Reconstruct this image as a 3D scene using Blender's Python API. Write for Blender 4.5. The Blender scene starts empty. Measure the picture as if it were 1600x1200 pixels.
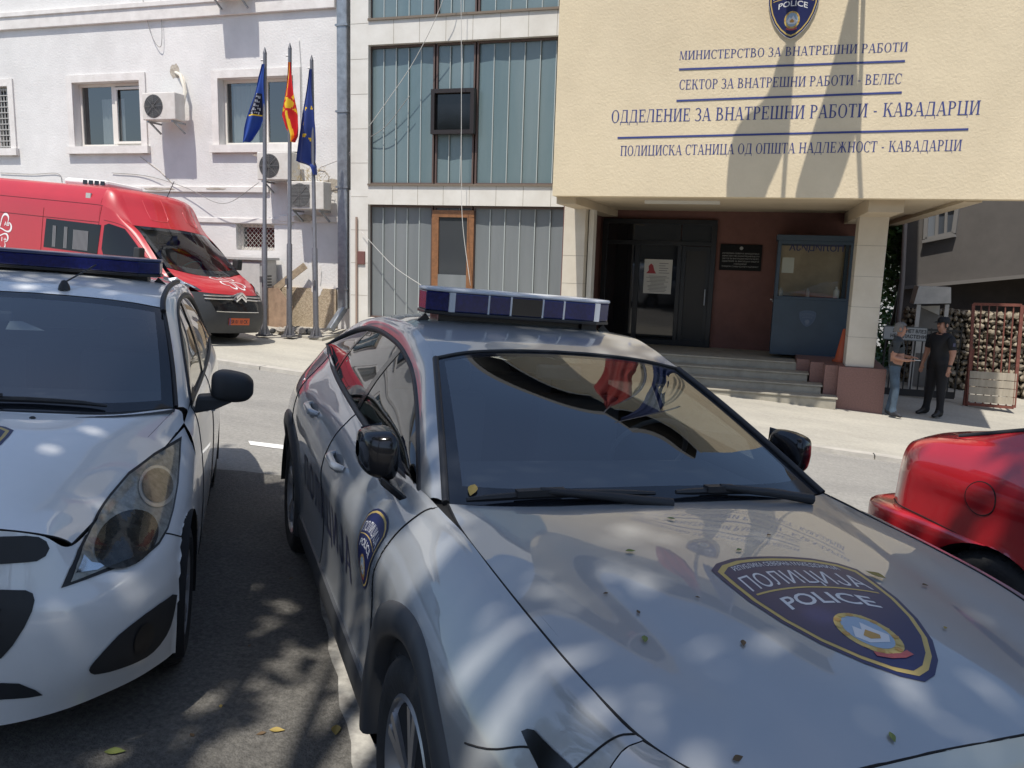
import bpy, bmesh, math, random
from math import sin, cos, pi, radians, sqrt, atan2
from mathutils import Vector, Matrix
from mathutils.bvhtree import BVHTree
rnd = random.Random(7)
scene = bpy.context.scene
COL = scene.collection

# ------------------------------------------------------------------ camera, sky, sun, exposure
YAW, PITCH, ROLL, FPX = radians(17.179), radians(9.187), radians(1.778), 1250.0
CAM = Vector((0, 0, 1.785))
_f = Vector((-sin(YAW) * cos(PITCH), cos(YAW) * cos(PITCH), -sin(PITCH)))
_r0 = Vector((cos(YAW), sin(YAW), 0)); _u0 = _r0.cross(_f)
_r = cos(ROLL) * _r0 + sin(ROLL) * _u0; _u = -sin(ROLL) * _r0 + cos(ROLL) * _u0
cd = bpy.data.cameras.new('camera'); cam = bpy.data.objects.new('camera', cd); COL.objects.link(cam)
cd.sensor_width = 36.0; cd.lens = 36.0 * FPX / 1600.0; cd.clip_start = 0.05; cd.clip_end = 2000
cam.matrix_world = Matrix(((_r.x, _u.x, -_f.x, CAM.x), (_r.y, _u.y, -_f.y, CAM.y), (_r.z, _u.z, -_f.z, CAM.z), (0, 0, 0, 1)))
scene.camera = cam

SUN = Vector((-.07, -.44, 1.0)).normalized()          # towards the sun
w = bpy.data.worlds.new('World'); scene.world = w; w.use_nodes = True
nt = w.node_tree; nt.nodes.clear()
sky = nt.nodes.new('ShaderNodeTexSky'); sky.sky_type = 'NISHITA'; sky.sun_disc = False
sky.sun_elevation = math.asin(SUN.z); sky.sun_rotation = atan2(SUN.x, SUN.y)
sky.air_density = 1.0; sky.dust_density = 1.2; sky.ozone_density = 1.5
bg = nt.nodes.new('ShaderNodeBackground'); bg.inputs[1].default_value = 0.145
wo = nt.nodes.new('ShaderNodeOutputWorld')
nt.links.new(sky.outputs[0], bg.inputs[0]); nt.links.new(bg.outputs[0], wo.inputs[0])
sd = bpy.data.lights.new('sun', 'SUN'); sd.energy = 4.3; sd.angle = radians(.5); sd.color = (1, .95, .87)
so = bpy.data.objects.new('sun', sd); COL.objects.link(so)
so.rotation_euler = (-SUN).to_track_quat('-Z', 'Y').to_euler(); so.location = SUN * 40
scene.view_settings.view_transform = 'Standard'; scene.view_settings.look = 'None'
scene.view_settings.exposure = 0.28; scene.view_settings.gamma = 1.0

# ------------------------------------------------------------------ measuring helpers: sight lines onto real surfaces
def ray(px, py): return _f + _r * ((px - 800) / FPX) - _u * ((py - 600) / FPX)
def W(px, py, Y):
    d = ray(px, py); return CAM + d * (Y / d.y)
GX = -.055
def gz(X, Y):
    Yc = min(Y, 12.9)
    a = max(-16, min(9, X))
    return GX * (a + .134) - .005 * (Yc - 2.28) - .045 * max(0, Yc - 5.5)
def G(px, py, h=0):
    d = ray(px, py); lo, hi = .3, 60
    for _ in range(50):
        m = (lo + hi) / 2; p = CAM + d * m
        if p.z > gz(p.x, p.y) + h: lo = m
        else: hi = m
    return CAM + d * lo
def car_matrix(o, h, rx, ry):
    F = Vector((sin(h), -cos(h), 0)) * cos(ry) + Vector((0, 0, 1)) * sin(ry)
    L = Vector((0, 0, 1)).cross(F).normalized(); U = F.cross(L)
    L2 = L * cos(rx) + U * sin(rx); U2 = F.cross(L2)
    return Matrix(((F.x, L2.x, U2.x, o[0]), (F.y, L2.y, U2.y, o[1]), (F.z, L2.z, U2.z, o[2]), (0, 0, 0, 1)))

# ------------------------------------------------------------------ materials
MATS = {}
def mat(name, col, rough=.6, metal=0., var=.0, vscale=6., bump=0., bscale=40., coat=0., spec=.5, alpha=None, emis=None, col2=None, vdetail=4., trans=0., streak=False, stain=0.):
    if name in MATS: return MATS[name]
    m = bpy.data.materials.new(name); m.use_nodes = True; MATS[name] = m
    n = m.node_tree; b = n.nodes['Principled BSDF']
    b.inputs['Base Color'].default_value = (*col, 1); b.inputs['Roughness'].default_value = rough
    b.inputs['Metallic'].default_value = metal; b.inputs['Specular IOR Level'].default_value = spec
    b.inputs['Coat Weight'].default_value = coat; b.inputs['Coat Roughness'].default_value = .02; b.inputs['Coat IOR'].default_value = 1.65
    if trans: b.inputs['Transmission Weight'].default_value = trans
    tc = n.nodes.new('ShaderNodeTexCoord')
    if var or col2:
        mp = n.nodes.new('ShaderNodeMapping'); n.links.new(tc.outputs['Object'], mp.inputs[0])
        if streak: mp.inputs['Scale'].default_value = (1, 1, .12)
        t = n.nodes.new('ShaderNodeTexNoise'); t.inputs['Scale'].default_value = vscale; t.inputs['Detail'].default_value = vdetail; t.inputs['Roughness'].default_value = .65
        n.links.new(mp.outputs[0], t.inputs['Vector'])
        r = n.nodes.new('ShaderNodeValToRGB'); r.color_ramp.elements[0].position = .32; r.color_ramp.elements[1].position = .68
        c2 = col2 if col2 else tuple(min(1, c * (1 + var)) for c in col)
        c1 = col if col2 else tuple(c * (1 - var) for c in col)
        r.color_ramp.elements[0].color = (*c1, 1); r.color_ramp.elements[1].color = (*c2, 1)
        n.links.new(t.outputs['Fac'], r.inputs[0]); n.links.new(r.outputs[0], b.inputs['Base Color'])
    if stain:
        src = b.inputs['Base Color'].links[0].from_socket if b.inputs['Base Color'].links else None
        mp3 = n.nodes.new('ShaderNodeMapping'); mp3.inputs['Scale'].default_value = (.55, 1.3, .5) if not streak else (2.2, 2.2, .18); n.links.new(tc.outputs['Object'], mp3.inputs[0])
        t3 = n.nodes.new('ShaderNodeTexNoise'); t3.inputs['Scale'].default_value = .9; t3.inputs['Detail'].default_value = 8; t3.inputs['Roughness'].default_value = .7; n.links.new(mp3.outputs[0], t3.inputs['Vector'])
        r3 = n.nodes.new('ShaderNodeValToRGB'); r3.color_ramp.elements[0].position = .36; r3.color_ramp.elements[1].position = .62
        r3.color_ramp.elements[0].color = (1 - stain, 1 - stain, 1 - stain * .95, 1); r3.color_ramp.elements[1].color = (1, 1, 1, 1); n.links.new(t3.outputs['Fac'], r3.inputs[0])
        mx = n.nodes.new('ShaderNodeMix'); mx.data_type = 'RGBA'; mx.blend_type = 'MULTIPLY'; mx.inputs[0].default_value = 1
        if src: n.links.new(src, mx.inputs[6])
        else: mx.inputs[6].default_value = (*col, 1)
        n.links.new(r3.outputs[0], mx.inputs[7]); n.links.new(mx.outputs[2], b.inputs['Base Color'])
    if bump:
        t2 = n.nodes.new('ShaderNodeTexNoise'); t2.inputs['Scale'].default_value = bscale; t2.inputs['Detail'].default_value = 6
        n.links.new(tc.outputs['Object'], t2.inputs['Vector'])
        bp = n.nodes.new('ShaderNodeBump'); bp.inputs['Strength'].default_value = bump; bp.inputs['Distance'].default_value = .01
        n.links.new(t2.outputs['Fac'], bp.inputs['Height']); n.links.new(bp.outputs[0], b.inputs['Normal'])
    if emis:
        b.inputs['Emission Color'].default_value = (*emis[:3], 1); b.inputs['Emission Strength'].default_value = emis[3]
    return m
def glass(name, tint, reflect=1.0, ior=1.5, rough=.0):
    """sheet glass: a tinted clear pane with a Fresnel mirror coat"""
    if name in MATS: return MATS[name]
    m = bpy.data.materials.new(name); m.use_nodes = True; MATS[name] = m
    n = m.node_tree; n.nodes.clear()
    o = n.nodes.new('ShaderNodeOutputMaterial'); mx = n.nodes.new('ShaderNodeMixShader')
    tr = n.nodes.new('ShaderNodeBsdfTransparent'); tr.inputs[0].default_value = (*tint, 1)
    gl = n.nodes.new('ShaderNodeBsdfGlossy'); gl.inputs['Roughness'].default_value = rough; gl.inputs[0].default_value = (reflect, reflect, reflect, 1)
    fr = n.nodes.new('ShaderNodeFresnel'); ge = n.nodes.new('ShaderNodeNewGeometry'); mi = n.nodes.new('ShaderNodeMix')
    mi.inputs[2].default_value = ior; mi.inputs[3].default_value = 1 / ior       # same pane seen from either face
    n.links.new(ge.outputs['Backfacing'], mi.inputs[0]); n.links.new(mi.outputs[0], fr.inputs[0])
    n.links.new(fr.outputs[0], mx.inputs[0]); n.links.new(tr.outputs[0], mx.inputs[1]); n.links.new(gl.outputs[0], mx.inputs[2]); n.links.new(mx.outputs[0], o.inputs[0])
    return m

# ------------------------------------------------------------------ meshes
class MB:
    def __init__(s): s.v = []; s.f = []; s.m = []
    def add(s, vs, fs, mi=0):
        k = len(s.v); s.v += [Vector(v) for v in vs]
        s.f += [[i + k for i in f] for f in fs]; s.m += [mi] * len(fs); return s
    def box(s, x0, x1, y0, y1, z0, z1, mi=0, M=None):
        vs = [Vector((x, y, z)) for z in (z0, z1) for y in (y0, y1) for x in (x0, x1)]
        if M is not None: vs = [M @ v for v in vs]
        return s.add(vs, [(0, 2, 3, 1), (4, 5, 7, 6), (0, 1, 5, 4), (2, 6, 7, 3), (0, 4, 6, 2), (1, 3, 7, 5)], mi)
    def bar(s, a, b, w, h, mi=0, up=(0, 0, 1)):
        a, b = Vector(a), Vector(b); d = (b - a); L = d.length; d.normalize()
        u = Vector(up); sd_ = d.cross(u)
        if sd_.length < 1e-4: sd_ = d.cross(Vector((0, 1, 0)))
        sd_.normalize(); u = sd_.cross(d)
        M = Matrix(((sd_.x, d.x, u.x, a.x), (sd_.y, d.y, u.y, a.y), (sd_.z, d.z, u.z, a.z), (0, 0, 0, 1)))
        return s.box(-w / 2, w / 2, 0, L, -h / 2, h / 2, mi, M)
    def tube(s, pts, r, n=8, mi=0, cap=True):
        pts = [Vector(p) for p in pts]; rr = r if hasattr(r, '__len__') else [r] * len(pts)
        k = len(s.v); up = Vector((0, 0, 1)); prev = None
        for i, p in enumerate(pts):
            d = (pts[min(i + 1, len(pts) - 1)] - pts[max(i - 1, 0)])
            if d.length < 1e-9: d = Vector((0, 0, 1))
            d.normalize()
            if prev is None:
                a = d.cross(up)
                if a.length < .05: a = d.cross(Vector((1, 0, 0)))
            else: a = prev - d * prev.dot(d)
            a.normalize(); prev = a; b = d.cross(a)
            for j in range(n):
                t = 2 * pi * j / n; s.v.append(p + (a * cos(t) + b * sin(t)) * rr[i])
        for i in range(len(pts) - 1):
            for j in range(n):
                s.f.append([k + i * n + j, k + i * n + (j + 1) % n, k + (i + 1) * n + (j + 1) % n, k + (i + 1) * n + j]); s.m.append(mi)
        if cap:
            s.f.append([k + j for j in range(n)][::-1]); s.m.append(mi)
            e = k + (len(pts) - 1) * n; s.f.append([e + j for j in range(n)]); s.m.append(mi)
        return s
    def lathe(s, prof, n=24, M=None, mi=0, a0=0, a1=2 * pi):
        """profile of (r, h) round local Z"""
        k = len(s.v); M = M or Matrix.Identity(4); full = abs(a1 - a0 - 2 * pi) < 1e-6
        c = n if full else n + 1
        for (r, h) in prof:
            for j in range(c):
                t = a0 + (a1 - a0) * j / n; s.v.append(M @ Vector((r * cos(t), r * sin(t), h)))
        for i in range(len(prof) - 1):
            for j in range(n):
                j2 = (j + 1) % c; s.f.append([k + i * c + j, k + i * c + j2, k + (i + 1) * c + j2, k + (i + 1) * c + j]); s.m.append(mi)
        return s
    def grid(s, rows, mi=0, flip=False):
        k = len(s.v); n = len(rows[0])
        for r in rows: s.v += [Vector(p) for p in r]
        for i in range(len(rows) - 1):
            for j in range(n - 1):
                f = [k + i * n + j, k + i * n + j + 1, k + (i + 1) * n + j + 1, k + (i + 1) * n + j]
                s.f.append(f[::-1] if flip else f); s.m.append(mi)
        return s
    def poly(s, pts, mi=0): return s.add(pts, [list(range(len(pts)))], mi)
    def prism(s, pts, vec, mi=0):
        n = len(pts); vec = Vector(vec); a = [Vector(p) for p in pts]; b = [p + vec for p in a]
        return s.add(a + b, [list(range(n))[::-1], list(range(n, 2 * n))] + [[i, (i + 1) % n, n + (i + 1) % n, n + i] for i in range(n)], mi)
    def ball(s, c, r, seg=12, rings=8, mi=0, M=None):
        r = r if hasattr(r, '__len__') else (r, r, r); vs = []; fs = []; c = Vector(c)
        for i in range(rings + 1):
            t = pi * i / rings
            for j in range(seg):
                p = 2 * pi * j / seg; q = Vector((r[0] * sin(t) * cos(p), r[1] * sin(t) * sin(p), r[2] * cos(t)))
                vs.append(c + (M @ q if M else q))
        for i in range(rings):
            for j in range(seg): fs.append([i * seg + j, (i + 1) * seg + j, (i + 1) * seg + (j + 1) % seg, i * seg + (j + 1) % seg])
        return s.add(vs, fs, mi)
    def build(s, name, mats, parent=None, smooth=None, bevel=0, label=None, local=False, solid=0, fix=True):
        me = bpy.data.meshes.new(name)
        vs = s.v
        if parent is not None and not local:
            Mi = PM[parent.name].inverted(); vs = [Mi @ v for v in vs]
        me.from_pydata([tuple(v) for v in vs], [], s.f); 
        mats = mats if isinstance(mats, (list, tuple)) else [mats]
        for m in mats: me.materials.append(m)
        if len(mats) > 1: me.polygons.foreach_set('material_index', s.m)
        if fix:
            bm = bmesh.new(); bm.from_mesh(me); bmesh.ops.remove_doubles(bm, verts=bm.verts, dist=1e-5)
            bmesh.ops.recalc_face_normals(bm, faces=bm.faces); bm.to_mesh(me); bm.free()
        if smooth is not None:
            me.polygons.foreach_set('use_smooth', [True] * len(me.polygons))
            if smooth < 180: me.set_sharp_from_angle(angle=radians(smooth))
        me.update()
        o = bpy.data.objects.new(name, me); COL.objects.link(o)
        if parent is not None: o.parent = parent
        if solid:
            md = o.modifiers.new('solid', 'SOLIDIFY'); md.thickness = solid; md.offset = -1
        if bevel:
            md = o.modifiers.new('bevel', 'BEVEL'); md.width = bevel; md.segments = 2; md.limit_method = 'ANGLE'; md.angle_limit = radians(35)
            md.harden_normals = False
        if label: o['label'] = label
        PM[o.name] = PM[parent.name] if parent is not None else Matrix.Identity(4)
        return o
PM = {}
def islands(mb):
    """the mesh builder's far-apart pieces as builders of their own"""
    par = list(range(len(mb.v)))
    def fd(i):
        while par[i] != i: par[i] = par[par[i]]; i = par[i]
        return i
    for f in mb.f:
        for k in f[1:]: par[fd(k)] = fd(f[0])
    gr = {}
    for f, m in zip(mb.f, mb.m): gr.setdefault(fd(f[0]), []).append((f, m))
    out = []
    for fs in gr.values():
        ids = sorted({i for f, _ in fs for i in f}); mp = {i: k for k, i in enumerate(ids)}; n = MB()
        n.v = [mb.v[i] for i in ids]; n.f = [[mp[i] for i in f] for f, _ in fs]; n.m = [m for _, m in fs]; out.append(n)
    return out
def build_each(mb, name, mats, parent, **k): return [n.build(name, mats, parent, **k) for n in islands(mb)]
def thing(name, label, cat, M=(0, 0, 0), group=None):
    o = bpy.data.objects.new(name, None); COL.objects.link(o); o.empty_display_size = .1
    Mx = M if isinstance(M, Matrix) else Matrix.Translation(Vector(M))
    o.matrix_world = Mx; PM[o.name] = Mx
    return tag(o, label, cat, group)
def tag(o, label, cat, group=None, kind=None):
    if label: o['label'] = label
    if cat: o['category'] = cat
    if group: o['group'] = group
    if kind: o['kind'] = kind
    return o
def struct(o): o['kind'] = 'structure'; return o
def solo(mb, name, mats, label, cat, group=None, **k):
    """a thing that is a single mesh, its origin at its base"""
    c = Vector((sum(v.x for v in mb.v) / len(mb.v), sum(v.y for v in mb.v) / len(mb.v), min(v.z for v in mb.v)))
    mb.v = [v - c for v in mb.v]
    o = mb.build(name, mats, **k); o.location = c; PM[o.name] = Matrix.Translation(c)
    return tag(o, label, cat, group)

# ------------------------------------------------------------------ curves and surfaces
def _cr(p0, p1, p2, p3, t):
    return .5 * ((2 * p1) + (p2 - p0) * t + (2 * p0 - 5 * p1 + 4 * p2 - p3) * t * t + (3 * p1 - p0 - 3 * p2 + p3) * t ** 3)
def crom(pts, n):
    P = [Vector(p) for p in pts]
    if len(P) == 2: return [P[0].lerp(P[1], i / n) for i in range(n + 1)]
    E = [P[0] * 2 - P[1]] + P + [P[-1] * 2 - P[-2]]; out = []
    for i in range(len(P) - 1):
        for k in range(n): out.append(_cr(E[i], E[i + 1], E[i + 2], E[i + 3], k / n))
    out.append(P[-1].copy()); return out
def surf(ctrl, nu, nv):
    rows = [crom(r, nv) for r in ctrl]
    cols = [crom([r[j] for r in rows], nu) for j in range(len(rows[0]))]
    return [[cols[j][i] for j in range(len(cols))] for i in range(len(cols[0]))]
def mirror(rows): return [[Vector((p[0], -p[1], p[2])) for p in r] for r in rows]
def both(rows): return [rows, mirror(rows)]
def along(pts, x, ax=0):
    """point of a polyline (monotone in axis ax) where that axis = x"""
    for a, b in zip(pts, pts[1:]):
        if (a[ax] - x) * (b[ax] - x) <= 0 and a[ax] != b[ax]:
            return Vector(a).lerp(Vector(b), (x - a[ax]) / (b[ax] - a[ax]))
    return Vector(pts[0] if abs(pts[0][ax] - x) < abs(pts[-1][ax] - x) else pts[-1])
def arch_cut(rows, cx, cz, r):
    """drop the faces of a grid inside the wheel circle (x,z) and pull the edge onto it"""
    ins = [[(p.x - cx) ** 2 + (p.z - cz) ** 2 < r * r for p in row] for row in rows]
    mb = MB(); n = len(rows[0]); keep = []
    for i in range(len(rows) - 1):
        for j in range(n - 1):
            q = [(i, j), (i, j + 1), (i + 1, j + 1), (i + 1, j)]
            c = sum(ins[a][b] for a, b in q)
            if c < 4: keep.append(q)
    for i, row in enumerate(rows):
        for j, p in enumerate(row):
            if ins[i][j]:
                dx, dz = p.x - cx, p.z - cz; L = sqrt(dx * dx + dz * dz) or 1e-6
                p = Vector((cx + dx * r / L, p.y, cz + dz * r / L))
            mb.v.append(p)
    for q in keep: mb.f.append([a * n + b for a, b in q]); mb.m.append(0)
    return mb
def bvh_of(mbs):
    v = []; f = []
    for m in mbs:
        k = len(v); v += [tuple(p) for p in m.v]; f += [[i + k for i in q] for q in m.f]
    return BVHTree.FromPolygons(v, f)

# ------------------------------------------------------------------ flat shapes, lettering, crest
_tc = {}
def text2d(s, size=1.0, bold=0.0, space=1.0):
    key = (s, bold, space)
    if key not in _tc:
        c = bpy.data.curves.new('t', 'FONT'); c.body = s; c.size = 1; c.offset = bold; c.space_character = space; c.resolution_u = 3
        o = bpy.data.objects.new('t', c); COL.objects.link(o); bpy.context.view_layer.update()
        me = bpy.data.meshes.new_from_object(o)
        vs = [(v.co.x, v.co.y) for v in me.vertices]; fs = [list(p.vertices) for p in me.polygons]
        COL.objects.unlink(o); bpy.data.objects.remove(o); bpy.data.meshes.remove(me); bpy.data.curves.remove(c)
        x0 = min(v[0] for v in vs); x1 = max(v[0] for v in vs); y0 = 0.0; y1 = .73
        _tc[key] = ([((x - x0) / (x1 - x0), (y - y0) / (y1 - y0)) for x, y in vs], fs, (x1 - x0) / (y1 - y0))
    return _tc[key]
def flat_faces(vs, fs, maxlen):
    """triangulate and refine 2D faces so that they can follow a curved body"""
    bm = bmesh.new(); bv = [bm.verts.new((x, y, 0)) for x, y in vs]
    for f in fs:
        try: bm.faces.new([bv[i] for i in f])
        except ValueError: pass
    bmesh.ops.triangulate(bm, faces=bm.faces)
    for _ in range(6):
        e = [e for e in bm.edges if e.calc_length() > maxlen]
        if not e: break
        bmesh.ops.subdivide_edges(bm, edges=e, cuts=1); bmesh.ops.triangulate(bm, faces=bm.faces)
    bm.verts.index_update()
    r = [(v.co.x, v.co.y) for v in bm.verts], [[v.index for v in f.verts] for f in bm.faces]
    bm.free(); return r
def put(mb, vs, fs, mapper, layer, mi=0, maxlen=9):
    v2, f2 = flat_faces(vs, fs, maxlen)
    pts = [mapper(x, y, layer) for x, y in v2]
    f2 = [f for f in f2 if all(pts[i] is not None for i in f)]
    pts = [p if p is not None else Vector((0, 0, 0)) for p in pts]
    mb.add(pts, f2, mi)
def disc(cx, cy, rx, ry, n=28): return [(cx + rx * cos(2 * pi * i / n), cy + ry * sin(2 * pi * i / n)) for i in range(n)]
SHIELD_H = [(0, 0), (.10, .035), (.22, .12), (.34, .25), (.43, .41), (.485, .58), (.50, .74), (.50, .86), (.42, .925), (.28, .975), (.14, .995), (0, 1.0)]
def shield(k=1.0, cx=0., cy=.54):
    r = SHIELD_H + [(-x, y) for x, y in SHIELD_H[-2:0:-1]]
    return [(cx + x * k, cy + (y - cy) * k) for x, y in r]
def crest(mb, mapper, maxlen=9, dim=False, topline=True):
    """police shield; materials: 0 navy 1 gold 2 white 3 pale blue 4 red 5 orange"""
    def P_(pts, l, mi): put(mb, pts, [list(range(len(pts)))], mapper, l, mi, maxlen)
    P_(shield(1.0), 0, 0); P_(shield(.945), 1, 1); P_(shield(.89), 2, 0)
    def T(s, y0, h, width, arc, mi=2, l=3, bold=.01):
        vs, fs, asp = text2d(s, bold=bold)
        o = [((x - .5) * width, y0 + y * h - arc * ((x - .5) * 2) ** 2) for x, y in vs]
        put(mb, o, fs, mapper, l, mi, maxlen)
    if topline: T('РЕПУБЛИКА СЕВЕРНА МАКЕДОНИЈА', .895, .04, .72, .055)
    T('ПОЛИЦИЈА', .72, .125, .80, .07, bold=.0)
    ln = [(-.40 + .8 * i / 16, .675 - .06 * ((i / 16 - .5) * 2) ** 2) for i in range(17)]
    P_(ln + [(x, y + .013) for x, y in ln[::-1]], 3, 1)
    T('POLICE', .545, .095, .58, .05, bold=.015)
    P_(disc(0, .31, .155, .15), 3, 1); P_(disc(0, .315, .118, .118), 4, 3)
    P_([(-.105, .285), (-.05, .36), (-.02, .33), (.02, .385), (.06, .33), (.105, .29), (.06, .24), (-.06, .24)], 5, 2)
    P_([(-.05, .29), (0, .33), (.05, .29), (.03, .265), (-.03, .265)], 6, 5)
    for i in range(14):
        a = pi * (.62 + 1.76 * i / 13) + pi / 2 + .38
        P_(disc(.135 * cos(a), .31 + .133 * sin(a), .022, .016, 6), 5, 5 if i % 2 else 1)
    P_([(-.11, .155), (-.04, .135), (.04, .135), (.11, .155), (.10, .185), (.04, .165), (-.04, .165), (-.10, .185)], 5, 4)

# serif capitals for the lettering on the facade: strokes in a 1-high box
TK, TN, SF, ST = .155, .06, .085, .045
def _stem(x, y0=0, y1=1, a=True, b=True):
    q = [[(x, y0), (x + TK, y0), (x + TK, y1), (x, y1)]]
    if a: q.append([(x - SF, y0), (x + TK + SF, y0), (x + TK + SF, y0 + ST), (x - SF, y0 + ST)])
    if b: q.append([(x - SF, y1 - ST), (x + TK + SF, y1 - ST), (x + TK + SF, y1), (x - SF, y1)])
    return q
def _bar(x0, x1, y, t=TN): return [[(x0, y), (x1, y), (x1, y + t), (x0, y + t)]]
def _dia(x0, y0, x1, y1, wd): return [[(x0, y0), (x0 + wd, y0), (x1 + wd, y1), (x1, y1)]]
def _arc(cx, cy, rx, ry, a0, a1, n=14, wd=TK):
    out = []
    for i in range(n):
        ts = [a0 + (a1 - a0) * (i + k) / n for k in (0, 1)]
        q = []
        for t in ts:
            ww = TN + (wd - TN) * abs(cos(t)) ** 1.3
            q.append(((cx + rx * cos(t), cy + ry * sin(t)), (cx + (rx - ww) * cos(t), cy + (ry - (TN if True else ww)) * sin(t))))
        out.append([q[0][0], q[1][0], q[1][1], q[0][1]])
    return out
def _tick(x, y, h): return [[(x, y), (x + TN, y), (x + TN, y + h), (x, y + h)]]
GLYPH = {
 'О': (.86, _arc(.42, .5, .40, .52, 0, 2 * pi, 28)),
 'С': (.76, _arc(.42, .5, .40, .52, .75, 2 * pi - .75, 20) + _tick(.68, .68, .30)),
 'И': (.92, _stem(.10) + _stem(.66) + _dia(.20, .03, .62, .95, TN * 1.2)),
 'Н': (.92, _stem(.10) + _stem(.66) + _bar(.2, .7, .49)),
 'П': (.92, _stem(.10) + _stem(.66) + _bar(.1, .8, .94)),
 'Т': (.76, _stem(.30, b=False) + _bar(.02, .74, .94) + _tick(.02, .76, .2) + _tick(.68, .76, .2)),
 'Е': (.76, _stem(.10) + _bar(.1, .68, .94) + _bar(.1, .70, 0) + _bar(.2, .5, .49) + _tick(.62, .76, .2) + _tick(.64, .03, .22) + _tick(.46, .4, .24)),
 'Р': (.74, _stem(.10) + _arc(.32, .73, .36, .27, -pi / 2, pi / 2, 12) + _bar(.2, .36, .94) + _bar(.2, .36, .46)),
 'В': (.82, _stem(.10) + _arc(.32, .75, .32, .25, -pi / 2, pi / 2, 12) + _arc(.34, .26, .40, .27, -pi / 2, pi / 2, 12) + _bar(.2, .36, .94) + _bar(.2, .36, .48) + _bar(.2, .36, 0)),
 'Б': (.78, _stem(.10) + _arc(.32, .27, .38, .28, -pi / 2, pi / 2, 12) + _bar(.2, .34, .49) + _bar(.2, .34, 0) + _bar(.1, .66, .94) + _tick(.60, .76, .2)),
 'А': (.86, _dia(.06, .0, .38, 1, TN) + _dia(.64, .0, .36, 1, TK) + _bar(.18, .62, .30) + _bar(-.02, .22, 0, ST) + _bar(.54, .90, 0, ST)),
 'Л': (.86, _dia(.08, .0, .28, .98, TN) + _bar(.2, .72, .94) + _stem(.60, b=False) + _bar(-.02, .2, 0, ST)),
 'М': (1.06, _dia(.10, 0, .13, 1, TN) + _dia(.46, .0, .12, 1, TK * .9) + _dia(.48, 0, .82, 1, TN) + _stem(.80) + _bar(.0, .24, 0, ST)),
 'З': (.66, _arc(.26, .74, .32, .27, -pi / 2, pi * .8, 14) + _arc(.26, .26, .36, .28, -pi * .8, pi / 2, 14)),
 'Д': (.90, _dia(.14, .04, .28, .98, TN) + _bar(.24, .74, .94) + _stem(.62, a=False, b=False) + _bar(.02, .88, 0) + _tick(.02, -.2, .22) + _tick(.82, -.2, .22)),
 'Ц': (.94, _stem(.10) + _stem(.66) + _bar(.1, .90, 0) + _tick(.86, -.2, .22)),
 'Ш': (1.28, _stem(.10) + _stem(.56) + _stem(1.02) + _bar(.1, 1.1, 0)),
 'К': (.86, _stem(.10) + _dia(.26, .46, .62, 1, TN) + _dia(.66, .0, .34, .58, TK) + _bar(.58, .90, 0, ST) + _bar(.54, .78, 1 - ST, ST)),
 'Ж': (1.2, _stem(.52) + _dia(.62, .46, .98, 1, TN) + _dia(1.0, 0, .68, .56, TK) + _dia(.54, .46, .14, 1, TN) + _dia(.06, 0, .38, .56, TK)),
 '-': (.42, _bar(.06, .34, .34, .09)), ' ': (.34, [])}
def serif_line(mb, s, X0, X1, z, h, Y, mi=0, z1=None):
    tot = sum(GLYPH[c][0] + .06 for c in s); k = (X1 - X0) / tot; x = 0; z1 = z if z1 is None else z1
    for c in s:
        wd, qs = GLYPH[c]
        for i, q in enumerate(qs):
            y = Y - .0015 - .0005 * (i % 7)
            mb.poly([(X0 + (x + a) * k, y, z + (z1 - z) * x / tot + b * h) for a, b in q], mi)
        x += wd + .06
# ================================================================== GROUND
m_asph = mat('asphalt', (.285, .272, .245), .9, var=.20, vscale=38, bump=.6, bscale=140, vdetail=14, stain=.22)
m_pave = mat('pavement_concrete', (.41, .385, .325), .9, var=.13, vscale=26, bump=.4, bscale=90, vdetail=9, stain=.2)
m_kerb = mat('kerb_concrete', (.40, .375, .33), .85, var=.15, vscale=5, bump=.3)
m_line = mat('worn_white_paint', (.17, .16, .145), .85, col2=(.50, .48, .43), vscale=11, vdetail=8)
def ground_grid(xs, ys, h): return [[Vector((x, y, gz(x, y) + h)) for y in ys] for x in xs]
fr = lambda a, b, n: [a + (b - a) * i / n for i in range(n + 1)]
mb = MB().grid(ground_grid(fr(-16, 9, 25), [-12, -4, 0, 2, 4, 5, 5.5, 6, 8, 10, 12.9, 13.5, 24], 0))
mb.grid(ground_grid([-400, -120, -40, -16], [-300, -60, -12, 0, 5.5, 12.9, 24, 80, 400], -.006)).grid(ground_grid([9, 30, 120, 400], [-300, -60, -12, 0, 5.5, 12.9, 24, 80, 400], -.006))
mb.grid(ground_grid(fr(-16, 9, 5), [-300, -60, -12], -.006)).grid(ground_grid(fr(-16, 9, 5), [24, 80, 400], -.006))
struct(mb.build('ground', m_asph, smooth=180))
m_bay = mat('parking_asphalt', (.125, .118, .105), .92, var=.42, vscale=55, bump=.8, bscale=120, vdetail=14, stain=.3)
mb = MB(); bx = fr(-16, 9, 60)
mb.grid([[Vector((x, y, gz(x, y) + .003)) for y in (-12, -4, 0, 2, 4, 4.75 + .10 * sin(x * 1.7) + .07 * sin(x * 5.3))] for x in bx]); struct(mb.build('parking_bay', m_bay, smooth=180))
mb = MB(); YK = 9.35
xs = fr(-16, 9, 50)
mb.grid(ground_grid(xs, [YK, 10, 11, 12, 12.9, 13.6, 16, 22], .045))
struct(mb.build('pavement', m_pave, smooth=180))
mb = MB()
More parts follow.
